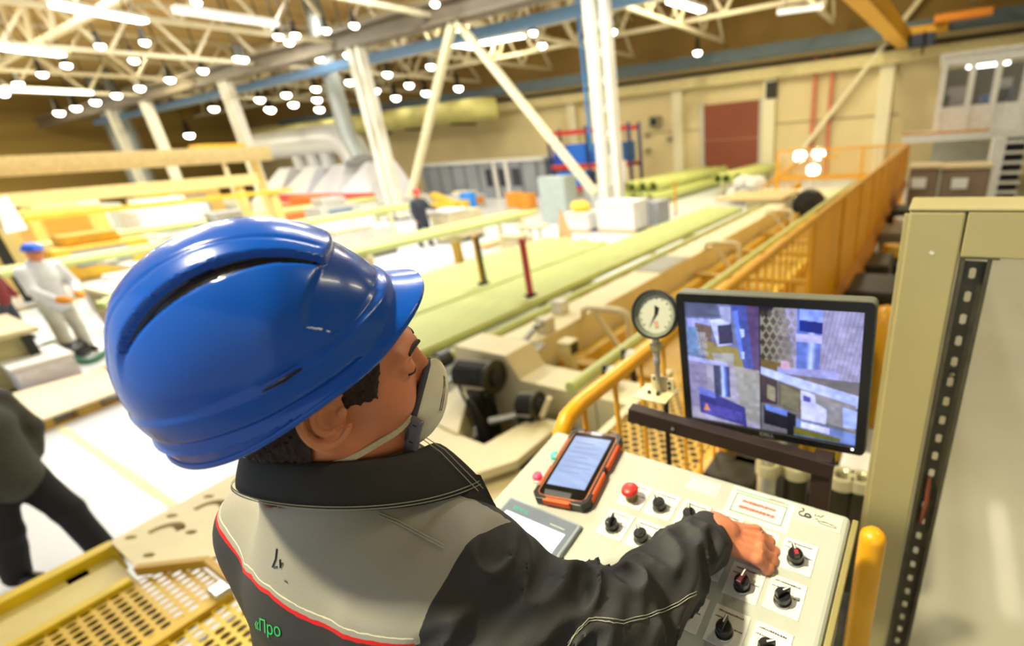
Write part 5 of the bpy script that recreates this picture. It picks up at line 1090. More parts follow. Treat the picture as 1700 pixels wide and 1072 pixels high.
tube_set([-8.2-.52*i for i in range(3)], 24, 31, .80, .25, 'thick green pipe behind the walkway steps, %s from the right', 'pipes behind the walkway steps', .3)
single('fibreglass_tube', MB().tube([(-4.13, 2.85, .86), (-4.13, 14, .86)], .052, 16), M_tube, 'single pale green tube lying lower on the conveyor rollers', 'tube', smooth=True)
single('fibreglass_tube', MB().tube([(-2.33, 2.75, .98), (-2.33, 20, .98)], .055, 16), M_tube, 'single pale green tube running through the yellow trough of the machine', 'tube', smooth=True)
single('tube_clamp', MB().lathe([(.05, -.07), (.085, -.07), (.085, .07), (.05, .07)], (-4.13, 2.95, .86), (0, 1, 0), 14), M_black, 'black clamp at the near end of the single low tube', 'clamp')
# trestles under the tubes
def trestle(x0, x1, y, h, lb, mm_=M_cream):
    t = thing('trestle', lb, 'trestle', ((x0+x1)/2, y, 0)); mesh('top_bar', MB().bb((x0, y-.06, h-.12), (x1, y+.06, h)), mm_, t, bevel=.01)
    for x in (x0+.08, x1-.08): mesh('leg', MB().bb((x-.05, y-.05, 0), (x+.05, y+.05, h-.12)), mm_, t); mesh('foot', MB().bb((x-.08, y-.25, 0), (x+.08, y+.25, .03)), mm_, t)
nm = ['near the operator end', 'at the middle', 'before the crates']
for k, y in enumerate((2.9, 5.9, 9.8)): trestle(-5.42, -4.2, y, .862, 'cream trestle carrying the long flat tube layer, %s' % nm[k])
for k, y in enumerate((2.9, 6.8)): trestle(-7.2, -5.42, y+.2, .862, 'cream trestle carrying the wide near tube layer, %s' % ['near end', 'far end'][k])
for k, y in enumerate((3.2, 6.3, 11.2)): trestle(-11.5, -10.4, y, .870, 'cream trestle under the middle tube rack, %s' % ['near end', 'middle', 'far end'][k])
for k, y in enumerate((3, 8, 12.2)): trestle(-19.1, -18.1, y, .853, 'cream trestle under the far tube rack, %s' % ['near end', 'middle', 'far end'][k])
for k, y in enumerate((4, 14)): trestle(-25.2, -24.3, y, .838, 'cream trestle under the farthest tube rack, %s' % ['near end', 'far end'][k])
for k, y in enumerate((22, 29)): single('support_beam', MB().bb((-13.5, y-.1, 0), (-10.6, y+.1, .05)), mat('raw_wood', (214, 176, 120)), 'flat wooden beam under the thick pipe stack, %s' % ['near end', 'far end'][k], 'beam')
for k, y in enumerate((25.5, 29.5)): trestle(-9.6, -7.8, y, .55, 'low trestle under the short pipe stack, %s' % ['near end', 'far end'][k])
# marker posts standing on the tube racks
for (x, yt, yb, z, c1, lb) in ((797, 390, 470, 1.0, (226, 168, 30), 'yellow and black stop post standing on the pale tube layer'), (874, 395, 490, 1.0, (190, 56, 66), 'red stop post beside the long tube layer'), (1120, 300, 356, 0, (222, 168, 60), 'orange stop post beside the crates on the long tube layer')):
    p = at_z({797: 803, 874: 881, 1120: 1122}[x], yb, z); rr_ = ray(x, yt); h = p.xy.length/math.hypot(rr_[0], rr_[1])*rr_[2]+H
    t = thing('stop_post', lb, 'post', p); hh = max(.3, h-z); w_ = .06 if x < 1000 else .07
    mesh('post_body', MB().bb((p.x-w_/2, p.y-w_/2, z), (p.x+w_/2, p.y+w_/2, z+hh)), mat('post_%d' % x, c1, .5), t)
    if x == 797: mesh('black_side', MB().bb((p.x+w_/2, p.y-w_/2, z), (p.x+w_/2+.018, p.y+w_/2, z+hh-.02)), M_black, t)
    mesh('foot', MB().bb((p.x-w_, p.y-w_, max(0, z-.01)), (p.x+w_, p.y+w_, z+.02)), M_dark, t)
# ================================================================ operator platform and railing
RX, RZ = -.862, 2.055
pf = thing('operator_platform', 'raised steel operator platform under the man and the console', 'platform', (-.6, 0, 0))
mesh('deck', MB().bb((-1.30, -1.4, .90), (.10, .96, .95)), mat('platform_deck_paint', (150, 146, 120), .6, var=.2), pf)
for x in (-1.25, .05):
    for y in (-1.35, .90): mesh('leg', MB().bb((x-.04, y-.04, 0), (x+.04, y+.04, .90)), M_yel, pf)
rl = thing('safety_railing', 'long orange yellow safety railing running from the console to the far end', 'railing', (RX, 10, .95))
g = MB(); arc = [(RX, .935, RZ-.16), (RX, .938, RZ-.10), (RX, .950, RZ-.045), (RX, .985, RZ-.012), (RX, 1.05, RZ), (RX, 3, RZ), (RX, 4.7, RZ), (RX, 20.3, RZ)]
g.tube([(RX, .935, .95)]+arc, .027, 18); mesh('handrail', g, M_rail, rl, smooth=True, angle=60)
bar0 = None; y = 1.07
while y < 4.6:
    if bar0 is None: bar0 = mesh('baluster', MB().tube([(0, 0, 0), (0, 0, RZ-.95)], .0095, 10), M_rail, rl, local=True, smooth=True, angle=60); bar0.location = (0, y-10, 0)
    else: o = bar0.copy(); C.objects.link(o); o.location = (0, y-10, 0)
    y += .185
for y in (2.35, 4.66): mesh('post', MB().bb((RX-.03, y-.035, .55), (RX+.03, y+.035, RZ-.01)), M_rail, rl, bevel=.004)
mesh('bottom_rail', MB().bb((RX-.02, .935, .95), (RX+.02, 4.66, .985)), M_rail, rl)
for k in range(10):
    y0 = 4.72+1.57*k; mesh('solid_panel', MB().bb((RX-.008, y0, .93), (RX+.008, y0+1.50, RZ-.03)), M_orange, rl); mesh('post', MB().bb((RX-.03, y0+1.50, .6), (RX+.035, y0+1.57, RZ-.01)), M_rail, rl)
mesh('toe_plate', MB().add([(RX+.01, 4.7, .95), (RX+.01, 20.4, .95), (RX+.13, 20.4, .72), (RX+.13, 4.7, .72)], [(0, 1, 2, 3)]), mat('dull_orange_fascia', (196, 128, 40), .6), rl).modifiers.new('t', 'SOLIDIFY').thickness = .012
# far end of the walkway: cross railing, stair railing, deck
fr_ = thing('walkway_end_railing', 'yellow barred railing crossing at the far end of the walkway', 'railing', (-3, 20.4, .95))
xe = at_y(1292, 247, 20.4).x
mesh('handrail', MB().tube([(RX, 20.4, RZ), (xe, 20.4, RZ)], .035, 10), M_rail, fr_, smooth=True); mesh('bottom_rail', MB().bb((xe, 20.36, 1.0), (RX, 20.44, 1.15)), M_rail, fr_)
b0_ = None; n_ = 26
for k in range(n_):
    x = xe+(RX-xe)*(k+.5)/n_
    if b0_ is None: b0_ = mesh('baluster', MB().bb((-.018, -.018, 0), (.018, .018, RZ-.95)), M_rail, fr_, local=True); b0_.location = (x+3, 0, 0)
    else: o = b0_.copy(); C.objects.link(o); o.location = (x+3, 0, 0)
for x in (xe, -2.3, RX): mesh('post', MB().bb((x-.05, 20.35, 0), (x+.05, 20.45, RZ)), M_rail, fr_)
sr = thing('stair_railing', 'yellow sloping stair railing left of the walkway end', 'railing', (-6, 17, 0))
s0, s1 = at_y(1266, 318, 17.8), at_y(1332, 262, 19.2)
s0 = Vector((s0.x, 17.8, max(s0.z, 1.0))); mesh('handrail', MB().tube([s0, s1, (s1.x+1.2, 19.3, s1.z)], .04, 10), M_rail, sr, smooth=True)
for k in range(8): p = s0.lerp(s1, k/7); mesh('baluster', MB().bb((p.x-.02, p.y-.02, max(.0, p.z-.9)), (p.x+.02, p.y+.02, p.z)), M_rail, sr)
mesh('stringer', MB().beam(s0-Vector((0, 0, .9)), s1-Vector((0, 0, .9)), .06, .2), M_rail, sr)
wk = thing('walkway_machine', 'cream machine end frame with dark wheels at the walkway end', 'machine', (-3.2, 15, 0))
mesh('cabinet', MB().bb((-5.0, 15.5, 0), (-1.2, 17.5, .95)), M_cream, wk, bevel=.03); mesh('top_plate', MB().bb((-5.6, 14.4, .95), (-3.6, 16.4, 1.03)), mat('tan_plate', (206, 180, 120), .6), wk)
for x in (-3.0, -1.75): mesh('wheel', MB().lathe([(0, -.2), (.42, -.2), (.46, -.1), (.46, .1), (.42, .2), (.18, .22), (.16, .3), (0, .3)], (x, 15.1, .75), (0, -1, 0), 22), M_dark, wk, smooth=True)
mesh('hub', MB().lathe([(0, .3), (.1, .3), (.1, .36), (0, .36)], (-1.75, 15.1, .75), (0, -1, 0), 12), M_steel, wk)
q = at_y(1347, 258, 21.5); t = thing('glare_blobs', 'glowing white blobs put in for glare behind the walkway end', 'lamp', (q.x, 21.5, 0)); mesh('stand', MB().tube([(q.x, 21.5, 0), (q.x, 21.5, q.z)], .05, 8), M_white, t)  # glints built as glowing blobs; their stand is added
for dx, dz_ in ((-.45, .0), (.25, .05), (.10, -.55)): mesh('glare_blob', MB().sphere((q.x+dx, 21.5, q.z+dz_), (.26, .12, .22), 12), M_fl, t, smooth=True)
g = thing('wrapped_bundle', 'shining white wrapped tube bundle before the walkway steps', 'bundle', at_z(1240, 305, 0)); p = at_y(1242, 290, 21.5)
for dx, dz_ in ((0, 0), (.5, .05), (1.0, -.1), (.3, .45), (.85, .4)): mesh('wrapped_end', MB().sphere((p.x-.5+dx, 21.5, .4+dz_), (.34, 1.0, .3), 12), M_white, g, smooth=True)
# ================================================================ the long machine
M_trough = mat('ochre_trough_paint', (196, 156, 48), .55, var=.15, scale=3)
bm_ = thing('machine_beam', 'long cream box beam of the machine with grey cover strip', 'beam', (-3.65, 8, 0)); 
mesh('beam_body', MB().bb((-3.92, 3.45, .50), (-3.42, 14.2, .90)), M_cream, bm_, bevel=.01); mesh('grey_cover', MB().bb((-3.90, 6.55, .901), (-3.44, 7.6, .915)), mat('grey_cover_sheet', (160, 158, 138), .5), bm_)
mesh('lower_flange', MB().bb((-3.95, 3.45, .44), (-3.35, 14.2, .50)), M_yel, bm_)
for y in (4.2, 8.2, 12.4): mesh('support', MB().bb((-3.85, y-.1, 0), (-3.5, y+.1, .44)), M_cream, bm_)
trg = thing('machine_trough', 'ochre yellow trough running beside the cream beam below the railing', 'trough', (-2.3, 9, 0))
mesh('floor_plate', MB().bb((-3.35, 3.25, .34), (-1.05, 15, .40)), M_trough, trg)
for x in (-3.25, -2.75, -1.85, -1.2): mesh('long_rail', MB().bb((x-.06, 3.25, .40), (x+.06, 15, .56)), mat('trough_rail_yellow', (226, 186, 66), .5), trg)
for k in range(6): mesh('cross_bar', MB().bb((-3.35, 3.8+1.9*k, .56), (-1.05, 3.95+1.9*k, .62)), M_trough, trg)
for x in (-3.2, -1.15):
    for y in (3.4, 8, 14.5): mesh('leg', MB().bb((x-.06, y-.06, 0), (x+.06, y+.06, .34)), M_trough, trg)
for k, (y, lb) in enumerate(((4.42, 'cream bent tube bracket over the trough, nearest to the gauge'), (8.25, 'cream bent tube bracket over the trough, beside the grey cover strip'), (12.1, 'cream bent tube bracket over the trough, farthest along the beam'))):
    t = thing('tube_bracket', lb, 'bracket', (-3.0, y, .56), 'bent tube brackets')
    mesh('hoop', MB().tube([(-3.40, y, .90), (-3.38, y, 1.00), (-3.30, y, 1.04), (-2.86, y, 1.04), (-2.78, y, 1.00), (-2.76, y, .93), (-2.76, y, .56)], .042, 10), M_cream, t, smooth=True, angle=60); mesh('strut', MB().beam((-3.25, y, 1.02), (-2.92, y, .58), .05, .05), M_cream, t)
cv = thing('roller_conveyor', 'orange conveyor frame between the long tube layer and the cream beam', 'conveyor', (-4.05, 8, 0)); M_con = mat('conveyor_orange', (216, 140, 44), .55)
for x in (-4.26, -3.99): mesh('side_rail', MB().bb((x-.02, 4.2, .72), (x+.02, 13.5, .80)), M_con, cv)
for k in range(16): y = 4.4+.58*k; mesh('roller_pad', MB().bb((-4.24, y, .795), (-4.0, y+.30, .815)), M_white, cv, bevel=.008)
for y in (4.5, 8, 12.5): mesh('leg', MB().bb((-4.2, y, 0), (-4.05, y+.08, .72)), M_con, cv)
sp = thing('square_tube_stop', 'short cream square tube with open dark end beside the beam end', 'tube', (-3.1, 3.6, .56))
q = at_z(938, 562, .95); mesh('sleeve', MB().bb((q.x-.09, q.y-.05, .76), (q.x+.08, q.y+.12, .92)), M_cream, sp, bevel=.01); mesh('opening', MB().bb((q.x+.081, q.y-.03, .78), (q.x+.083, q.y+.10, .90)), M_black, sp); mesh('foot', MB().bb((q.x-.05, q.y, .56), (q.x+.05, q.y+.1, .76)), M_cream, sp)
# cranked cross member
cm_ = thing('cranked_cross_member', 'large cream cranked cross member between the two motors and the trough', 'machine frame', (-2.6, 2.75, 0))
A1, A2, A3, A4, A5 = at_z(790, 560, 1.12), at_z(848, 585, 1.12), at_z(885, 612, .92), at_z(990, 635, .92), at_z(1005, 640, .92)
prof = [(-3.75, 1.12), (A2.x, 1.12), (A3.x+.02, .90), (-1.80, .90), (-1.80, .42), (-3.75, .42)]
g = MB(); g.prism([(x, 2.82, z) for x, z in prof], (0, .36, 0)); mesh('cross_beam', g, M_cream, cm_, bevel=.008)
mesh('weld_seam', MB().bb((-2.15, 2.815, .42), (-2.14, 2.82, .90)), mat('weld_line', (150, 136, 90), .7), cm_)
for x in (-3.55, -1.95): mesh('leg', MB().bb((x-.12, 2.85, 0), (x+.12, 3.15, .42)), M_cream, cm_)
# bed plate with cut-outs: an U-shaped plate built as one outline
bed = thing('machine_bed', 'cream machine bed plate with angular opening in front of the motors', 'machine bed', (-2.7, 2.1, 0))
out = [(690, 752), (757, 719), (804, 737), (885, 692), (932, 701), (858, 762), (790, 786)]
g = MB(); g.prism(px_poly([(640, 730), (700, 690), (757, 719), (804, 737), (885, 692), (935, 700), (858, 764), (790, 786)], .74), (0, 0, -.07)); mesh('bed_plate', g, M_cream, bed, bevel=.006)
g = MB(); g.prism(px_poly([(640, 735), (700, 752), (790, 786), (850, 768), (880, 790), (826, 838), (700, 800), (620, 780)], .60), (0, 0, -.06)); mesh('lower_shelf', g, M_cream, bed)
g = MB(); g.prism(px_poly([(640, 760), (760, 795), (838, 828), (800, 880), (640, 860)], .46), (0, 0, -.08)); mesh('ochre_tread', g, M_trough, bed)
g = MB(); g.prism(px_poly([(700, 690), (760, 640), (778, 655), (760, 719)], .76), (0, 0, -.30)); mesh('side_wall', g, M_cream, bed)
mesh('under_frame', MB().bb((-3.7, 1.75, .061), (-1.6, 2.25, .45)), M_dark, bed)
def motor(px, py, z, r, L, d, name, lb, ribs=7):
    c = at_z(px, py, z); d = Vector(d).normalized(); t = thing(name, lb, 'motor', c-Vector((0, 0, r)))
    prof = [(0, -L/2), (r*.8, -L/2)]
    for k in range(ribs): a = -L/2+L*(k/ribs); prof += [(r*.92, a), (r, a+.02*L), (r, a+L/ribs*.5), (r*.92, a+L/ribs*.55)]
    prof += [(r*.92, L/2), (r*.6, L/2+.01), (r*.55, L/2+.05), (0, L/2+.05)]
    mesh('ribbed_body', MB().lathe(prof, c, d, 24), M_dark, t, smooth=True, angle=35); mesh('flange', MB().lathe([(0, L/2), (r*1.12, L/2), (r*1.12, L/2+.025), (0, L/2+.025)], c, d, 24), mat('dark_olive_metal', (56, 52, 32), .5, metal=.3, var=.3), t); mesh('rear_cap', MB().lathe([(0, -L/2-.04), (r*.45, -L/2-.04), (r*.5, -L/2), (0, -L/2)], c, d, 16), mat('dark_olive_metal', (56, 52, 32)), t)
    for k in range(3): a = 2.1*k; mesh('tie_bolt', MB().tube([c-d*L/2+Vector((0, math.sin(a)*r, math.cos(a)*r)), c+d*L/2+Vector((0, math.sin(a)*r, math.cos(a)*r))], .012, 6), M_steel, t)
    mesh('foot', MB().bb((c.x-.08, c.y-.08, .0), (c.x+.08, c.y+.08, c.z-r*.8)), M_dark, t)
motor(792, 622, .98, .135, .36, (1, .12, .02), 'large_motor', 'large dark ribbed motor right of the white respirator')
motor(878, 672, .85, .105, .15, (1, .2, .08), 'small_motor', 'small dark ribbed motor below the cranked cream frame')
c = at_z(855, 690, .74); single('drive_shaft', MB().lathe([(0, -.22), (.035, -.22), (.035, .05), (.06, .06), (.06, .12), (.03, .13), (0, .13)], c, (.55, .35, .1), 14), M_steel, 'grey shaft with collar leading to the small motor', 'shaft', smooth=True, angle=35)
for k, (a, b, lb) in enumerate((((762, 640), (815, 735), 'black hose looping down left of the small motor'), ((775, 650), (822, 738), 'second black hose hanging beside the motor opening'), ((805, 655), (830, 700), 'short black hose between the two motors'))):
    p, q = at_z(*a, .95), at_z(*b, .50); m_ = (p+q)/2+Vector((.03*k, -.05, .12)); single('hydraulic_hose', MB().tube(catmull([p, m_, q], 8), .014, 8), M_black, lb, 'hose', smooth=True)
pit = thing('greasy_pit_frame', 'dark greasy frame with shafts below the bed plate opening', 'machine base', (-2.7, 2.4, 0)); mesh('floor_pan', MB().bb((-3.8, 1.6, 0), (-1.4, 3.0, .06)), M_dark, pit)
for k, (x, y) in enumerate(((-3.0, 2.5), (-2.6, 2.6), (-2.2, 2.5))): mesh('shaft_block', MB().bb((x-.1, y-.1, .06), (x+.1, y+.1, .45)), mat('ochre_block', (150, 124, 44), .6, var=.3), pit, bevel=.02)
q0_, q1_ = at_z(858, 648, .72), at_z(905, 690, .70)
single('bright_lever', MB().beam(at_z(900, 690, .78), at_z(912, 660, .95), .05, .04), M_cream, 'small cream lever standing beside the small motor', 'lever')
# little clutter around the beam end
lev = thing('clamp_arm', 'grey jointed clamp arm with black joints left of the beam end', 'arm', at_z(880, 560, .9)); a, b, c = at_z(862, 575, .96), at_z(888, 545, 1.02), at_z(905, 532, 1.0)
mesh('arm_link', MB().beam(a, b, .05, .05), mat('grey_link', (170, 172, 160), .4), lev, bevel=.01); mesh('arm_link', MB().beam(b, c, .06, .05), mat('grey_link', (170, 172, 160)), lev, bevel=.01); mesh('joint', MB().sphere(a, .035, 10).sphere(b, .035, 10), M_black, lev, smooth=True)
mesh('table_plate', MB().prism(px_poly([(826, 565), (850, 560), (906, 570), (885, 590), (862, 580)], .93), (0, 0, -.02)), mat('grey_cover_sheet', (160, 158, 138)), lev)
for k, (x, y, cc, lb) in enumerate(((905, 538, (226, 216, 180), 'cream valve block on the beam end beside the clamp arm'), (930, 508, (232, 226, 206), 'small white block on the conveyor edge'))):
    q = at_z(x, y, .98); single('valve_block', MB().box(q, (.16, .16, .16)), mat('valve_%d' % k, cc, .5), lb, 'block', bevel=.015)
for k, (x, y, lb) in enumerate(((1020, 625, 'white round fitting with black stub near the handrail, lower one'), (1050, 597, 'white round fitting beside the gauge, upper one'))):
    q = at_z(x, y, .98); t = thing('air_fitting', lb, 'fitting', q); mesh('cap', MB().lathe([(0, 0), (.07, 0), (.075, .05), (.05, .08), (0, .085)], q, (0, 0, 1), 16), M_white, t, smooth=True, angle=50); mesh('stub', MB().tube([q+Vector((-.08, -.02, -.1)), q+Vector((-.08, -.02, .10))], .022, 8), M_black, t); mesh('post', MB().tube([(q.x, q.y, .56), q], .03, 8), M_dark, t)
# perforated walkway beside the railing with a yellow diagonal strut
pw = thing('perforated_walkway', 'cream perforated walkway sheet seen through the railing bars', 'walkway', (-1.3, 2.6, 0))
g = MB(); g.perf((-1.72, 1.95, .95), (.072, 0, 0), (0, .055, 0), 10, 26, r=.40); sh_ = mesh('perforated_sheet', g, M_yel, pw); sh_.modifiers.new('t', 'SOLIDIFY').thickness = .004
mesh('dark_backing', MB().bb((-1.72, 1.95, .80), (-1.0, 3.4, .82)), M_dark, pw); mesh('side_beam', MB().bb((-1.0, 1.9, .80), (-.93, 3.4, .96)), M_orange, pw); mesh('side_beam', MB().bb((-1.78, 1.9, .80), (-1.72, 3.4, .96)), M_cream, pw); mesh('cross_plate', MB().bb((-1.78, 1.35, .90), (-.93, 1.95, .955)), M_cream, pw)  # dark sheet added under the walkway so its holes show dark
for x in (-1.7, -1.0):
    for y in (1.4, 3.3): mesh('leg', MB().bb((x-.03, y-.03, 0), (x+.03, y+.03, .80)), M_cream, pw)
single('diagonal_strut', MB().beam(at_z(1165, 790, .98), at_z(1222, 735, 1.05), .05, .09), M_rail, 'short orange strut below the monitor rail', 'strut')
# dark machinery right of the railing, below the monitor
dm = thing('dark_gearbox', 'dark oily gearbox line below the railing panels', 'machine', (-.45, 6, 0)); M_ol = mat('dark_olive_metal', (56, 52, 32), .5, metal=.3, var=.3)
mesh('base_body', MB().bb((-.78, 1.25, 0), (-.06, 2.6, .55)), M_dark, dm, bevel=.02)
for k in range(10):
    y0 = 2.7+1.05*k; h = (.62, .95, .75, 1.05, .55, .85)[k % 6]; mesh('gear_housing', MB().bb((-.70, y0, 0), (-.16-.1*(k % 3), y0+.9, h)), (M_dark, mat('grey_brown_metal', (120, 110, 84), .6, var=.3), M_ol)[k % 3], dm, bevel=.04)
    if k % 2 == 0: mesh('yellow_cap', MB().lathe([(0, -.1), (.16, -.1), (.16, .1), (0, .1)], (-.42, y0+.45, h+.14), (0, 0, 1), 16), (M_yel, M_white, M_dark)[(k//2) % 3], dm, bevel=.01)
for k, (x, y, z, r, lb, mm_) in enumerate(((1275, 775, 1.45, .050, 'silver flanged socket below the monitor, leftmost of the ring parts', M_steel), (1322, 778, 1.42, .058, 'ring-topped dark cylinder below the monitor post', M_ol), (1398, 795, 1.40, .056, 'ring-topped dark cylinder right of the monitor post', M_dark), (1428, 800, 1.40, .050, 'pale ring part tucked against the beige post', M_ol))):
    q = at_z(x, y, z); t = thing('ring_fitting', lb, 'fitting', (q.x, q.y, .5))
    mesh('cylinder', MB().lathe([(0, -.6), (r*.92, -.6), (r*.92, 0)], q, (0, 0, 1), 24), M_ol if k else M_steel, t, smooth=True, angle=35)
    mesh('ring', MB().lathe([(r*.55, -.03), (r*.55, .02), (r*.7, .028), (r*1.0, .028), (r*1.08, .015), (r*1.08, -.025), (r*.92, -.03)], q, (0, 0, 1), 28), mat('pale_ring_metal', (206, 198, 160), .35, metal=.4), t, smooth=True, angle=40)
    if k == 0: mesh('tall_socket', MB().lathe([(0, -.02), (r*.5, -.02), (r*.5, .10), (r*.42, .12), (r*.25, .12), (r*.25, .05)], q, (0, 0, 1), 20), M_steel, t, smooth=True, angle=35)
for k, (x, y, lb) in enumerate(((1205, 790, 'dark olive box below the monitor rail beside the orange strut'), (1250, 770, 'dark olive block behind the silver socket'))):
    q = at_z(x, y, 1.1); single('valve_box', MB().bb((q.x-.12, q.y-.05, .55), (q.x+.16, q.y+.2, 1.12)), M_ol, lb, 'box', bevel=.02)
q = at_z(1398, 700, 1.3); single('white_cover', MB().bb((-.24, 2.3, .5), (-.04, 2.75, 1.0)), M_white, 'white cover plate glimpsed between the monitor and the beige post', 'cover', bevel=.02)
q = at_z(1478, 508, 1.25); t = thing('yellow_tank', 'round yellow tank behind the beige post', 'tank', (q.x, q.y, 0)); mesh('tank_body', MB().lathe([(0, 0), (.11, 0), (.13, .1), (.13, 1.1), (.10, 1.22), (0, 1.26)], (q.x-.02, q.y, 0), (0, 0, 1), 20), M_rail, t, smooth=True, angle=60)
# floor shadow caster on the right: a person is not seen, the frame and console cast it
# ================================================================ yellow guards at the lower left
gd_ = thing('machine_guard', 'yellow perforated machine guard with cream slotted plate at the lower left', 'guard', (-2.8, 0, 0))
mesh('yellow_edge', MB().bb((-3.70, -1.3, .78), (-3.62, .31, .955)), mat('bright_yellow_edge', (238, 206, 24), .5), gd_, bevel=.006); mesh('cream_channel', MB().bb((-3.62, -1.3, .86), (-3.26, .28, .90)), mat('pale_yellow_sheet', (232, 214, 130), .5, var=.05), gd_)
mesh('yellow_edge', MB().bb((-3.26, -1.3, .80), (-3.20, .26, .95)), mat('bright_yellow_edge', (238, 206, 24)), gd_, bevel=.006)
g = MB(); g.perf((-3.20, -1.3, .93), (.052, 0, 0), (0, .052, 0), 10, 34, r=.36); s_ = mesh('perforated_sheet', g, mat('guard_yellow', (222, 182, 36), .5, var=.12), gd_); s_.modifiers.new('t', 'SOLIDIFY').thickness = .004
mesh('seam_bar', MB().bb((-2.68, -1.3, .91), (-2.62, .46, .955)), mat('guard_yellow', (222, 182, 36)), gd_)
g = MB(); g.perf((-2.62, -1.3, .93), (.052, 0, 0), (0, .052, 0), 24, 34, r=.36); s_ = mesh('perforated_sheet', g, mat('guard_pale_yellow', (230, 196, 62), .5, var=.12), gd_); s_.modifiers.new('t', 'SOLIDIFY').thickness = .004
mesh('hole_backing', MB().bb((-3.19, -1.3, .84), (-2.69, .26, .86)), M_dark, gd_); mesh('hole_backing', MB().bb((-2.61, -1.3, .82), (-1.38, .46, .84)), mat('brown_backing', (96, 82, 48), .7, var=.3), gd_)  # dark sheets added close below so that the guard's holes look dark
mesh('raised_edge', MB().beam(at_z(228, 946, .96), at_z(345, 932, .96), .03, .05), M_trough, gd_); mesh('raised_edge', MB().beam(at_z(345, 932, .96), at_z(395, 972, .96), .03, .05), M_trough, gd_)
# cream plate with curved slots
def cutplate(outline, holes, z, th, m_, name, par):
    cu = bpy.data.curves.new(name, 'CURVE'); cu.dimensions = '2D'; cu.fill_mode = 'BOTH'; cu.extrude = th/2
    for pl in [outline]+holes:
        s = cu.splines.new('POLY'); s.points.add(len(pl)-1); s.use_cyclic_u = True
        for i, p in enumerate(pl): s.points[i].co = (p.x, p.y, 0, 1)
    tmp = bpy.data.objects.new(name, cu); me = bpy.data.meshes.new_from_object(tmp); bpy.data.objects.remove(tmp); me.materials.clear(); me.materials.append(m_)
    o = bpy.data.objects.new(name, me); o.location = Vector((0, 0, z))-wloc(par); return link(o, par)
outl = px_poly([(184, 899), (300, 835), (385, 789), (430, 765), (445, 870), (400, 905), (345, 930), (228, 944)], .97)
holes = []
def cres(cx, cy, R, w_, a0, a1):
    c = at_z(cx, cy, .97); o_ = [Vector((c.x+R*math.cos(a), c.y+R*math.sin(a), 0)) for a in np.linspace(a0, a1, 12)]; i_ = [Vector((c.x+(R-w_)*math.cos(a), c.y+(R-w_)*math.sin(a), 0)) for a in np.linspace(a1, a0, 12)]; return o_+i_
holes.append(cres(264, 892, .115, .045, 1.0, 3.3)); holes.append(cres(340, 852, .115, .045, 1.0, 3.3))
for x, y in ((218, 893), (286, 857), (347, 825), (248, 922), (318, 884)):
    c = at_z(x, y, .97); holes.append([Vector((c.x+.034*math.cos(a), c.y+.018*math.sin(a)+.01*math.cos(a), 0)) for a in np.linspace(0, 2*math.pi, 12, endpoint=False)])
cutplate(outl, holes, .965, .02, mat('pale_cream_plate', (236, 222, 166), .5, var=.05), 'slotted_plate', gd_)
mesh('under_sheet', MB().prism(px_poly([(190, 903), (385, 800), (440, 870), (345, 928), (235, 940)], .90), (0, 0, -.02)), M_trough, gd_)
for x in (-3.6, -2.65, -1.45): mesh('leg', MB().bb((x-.04, .1, 0), (x+.04, .18, .9)), M_yel, gd_)
q = at_z(366, 982, .96); mesh('steel_hinge', MB().box(q, (.10, .07, .05)), M_steel, gd_, bevel=.01)
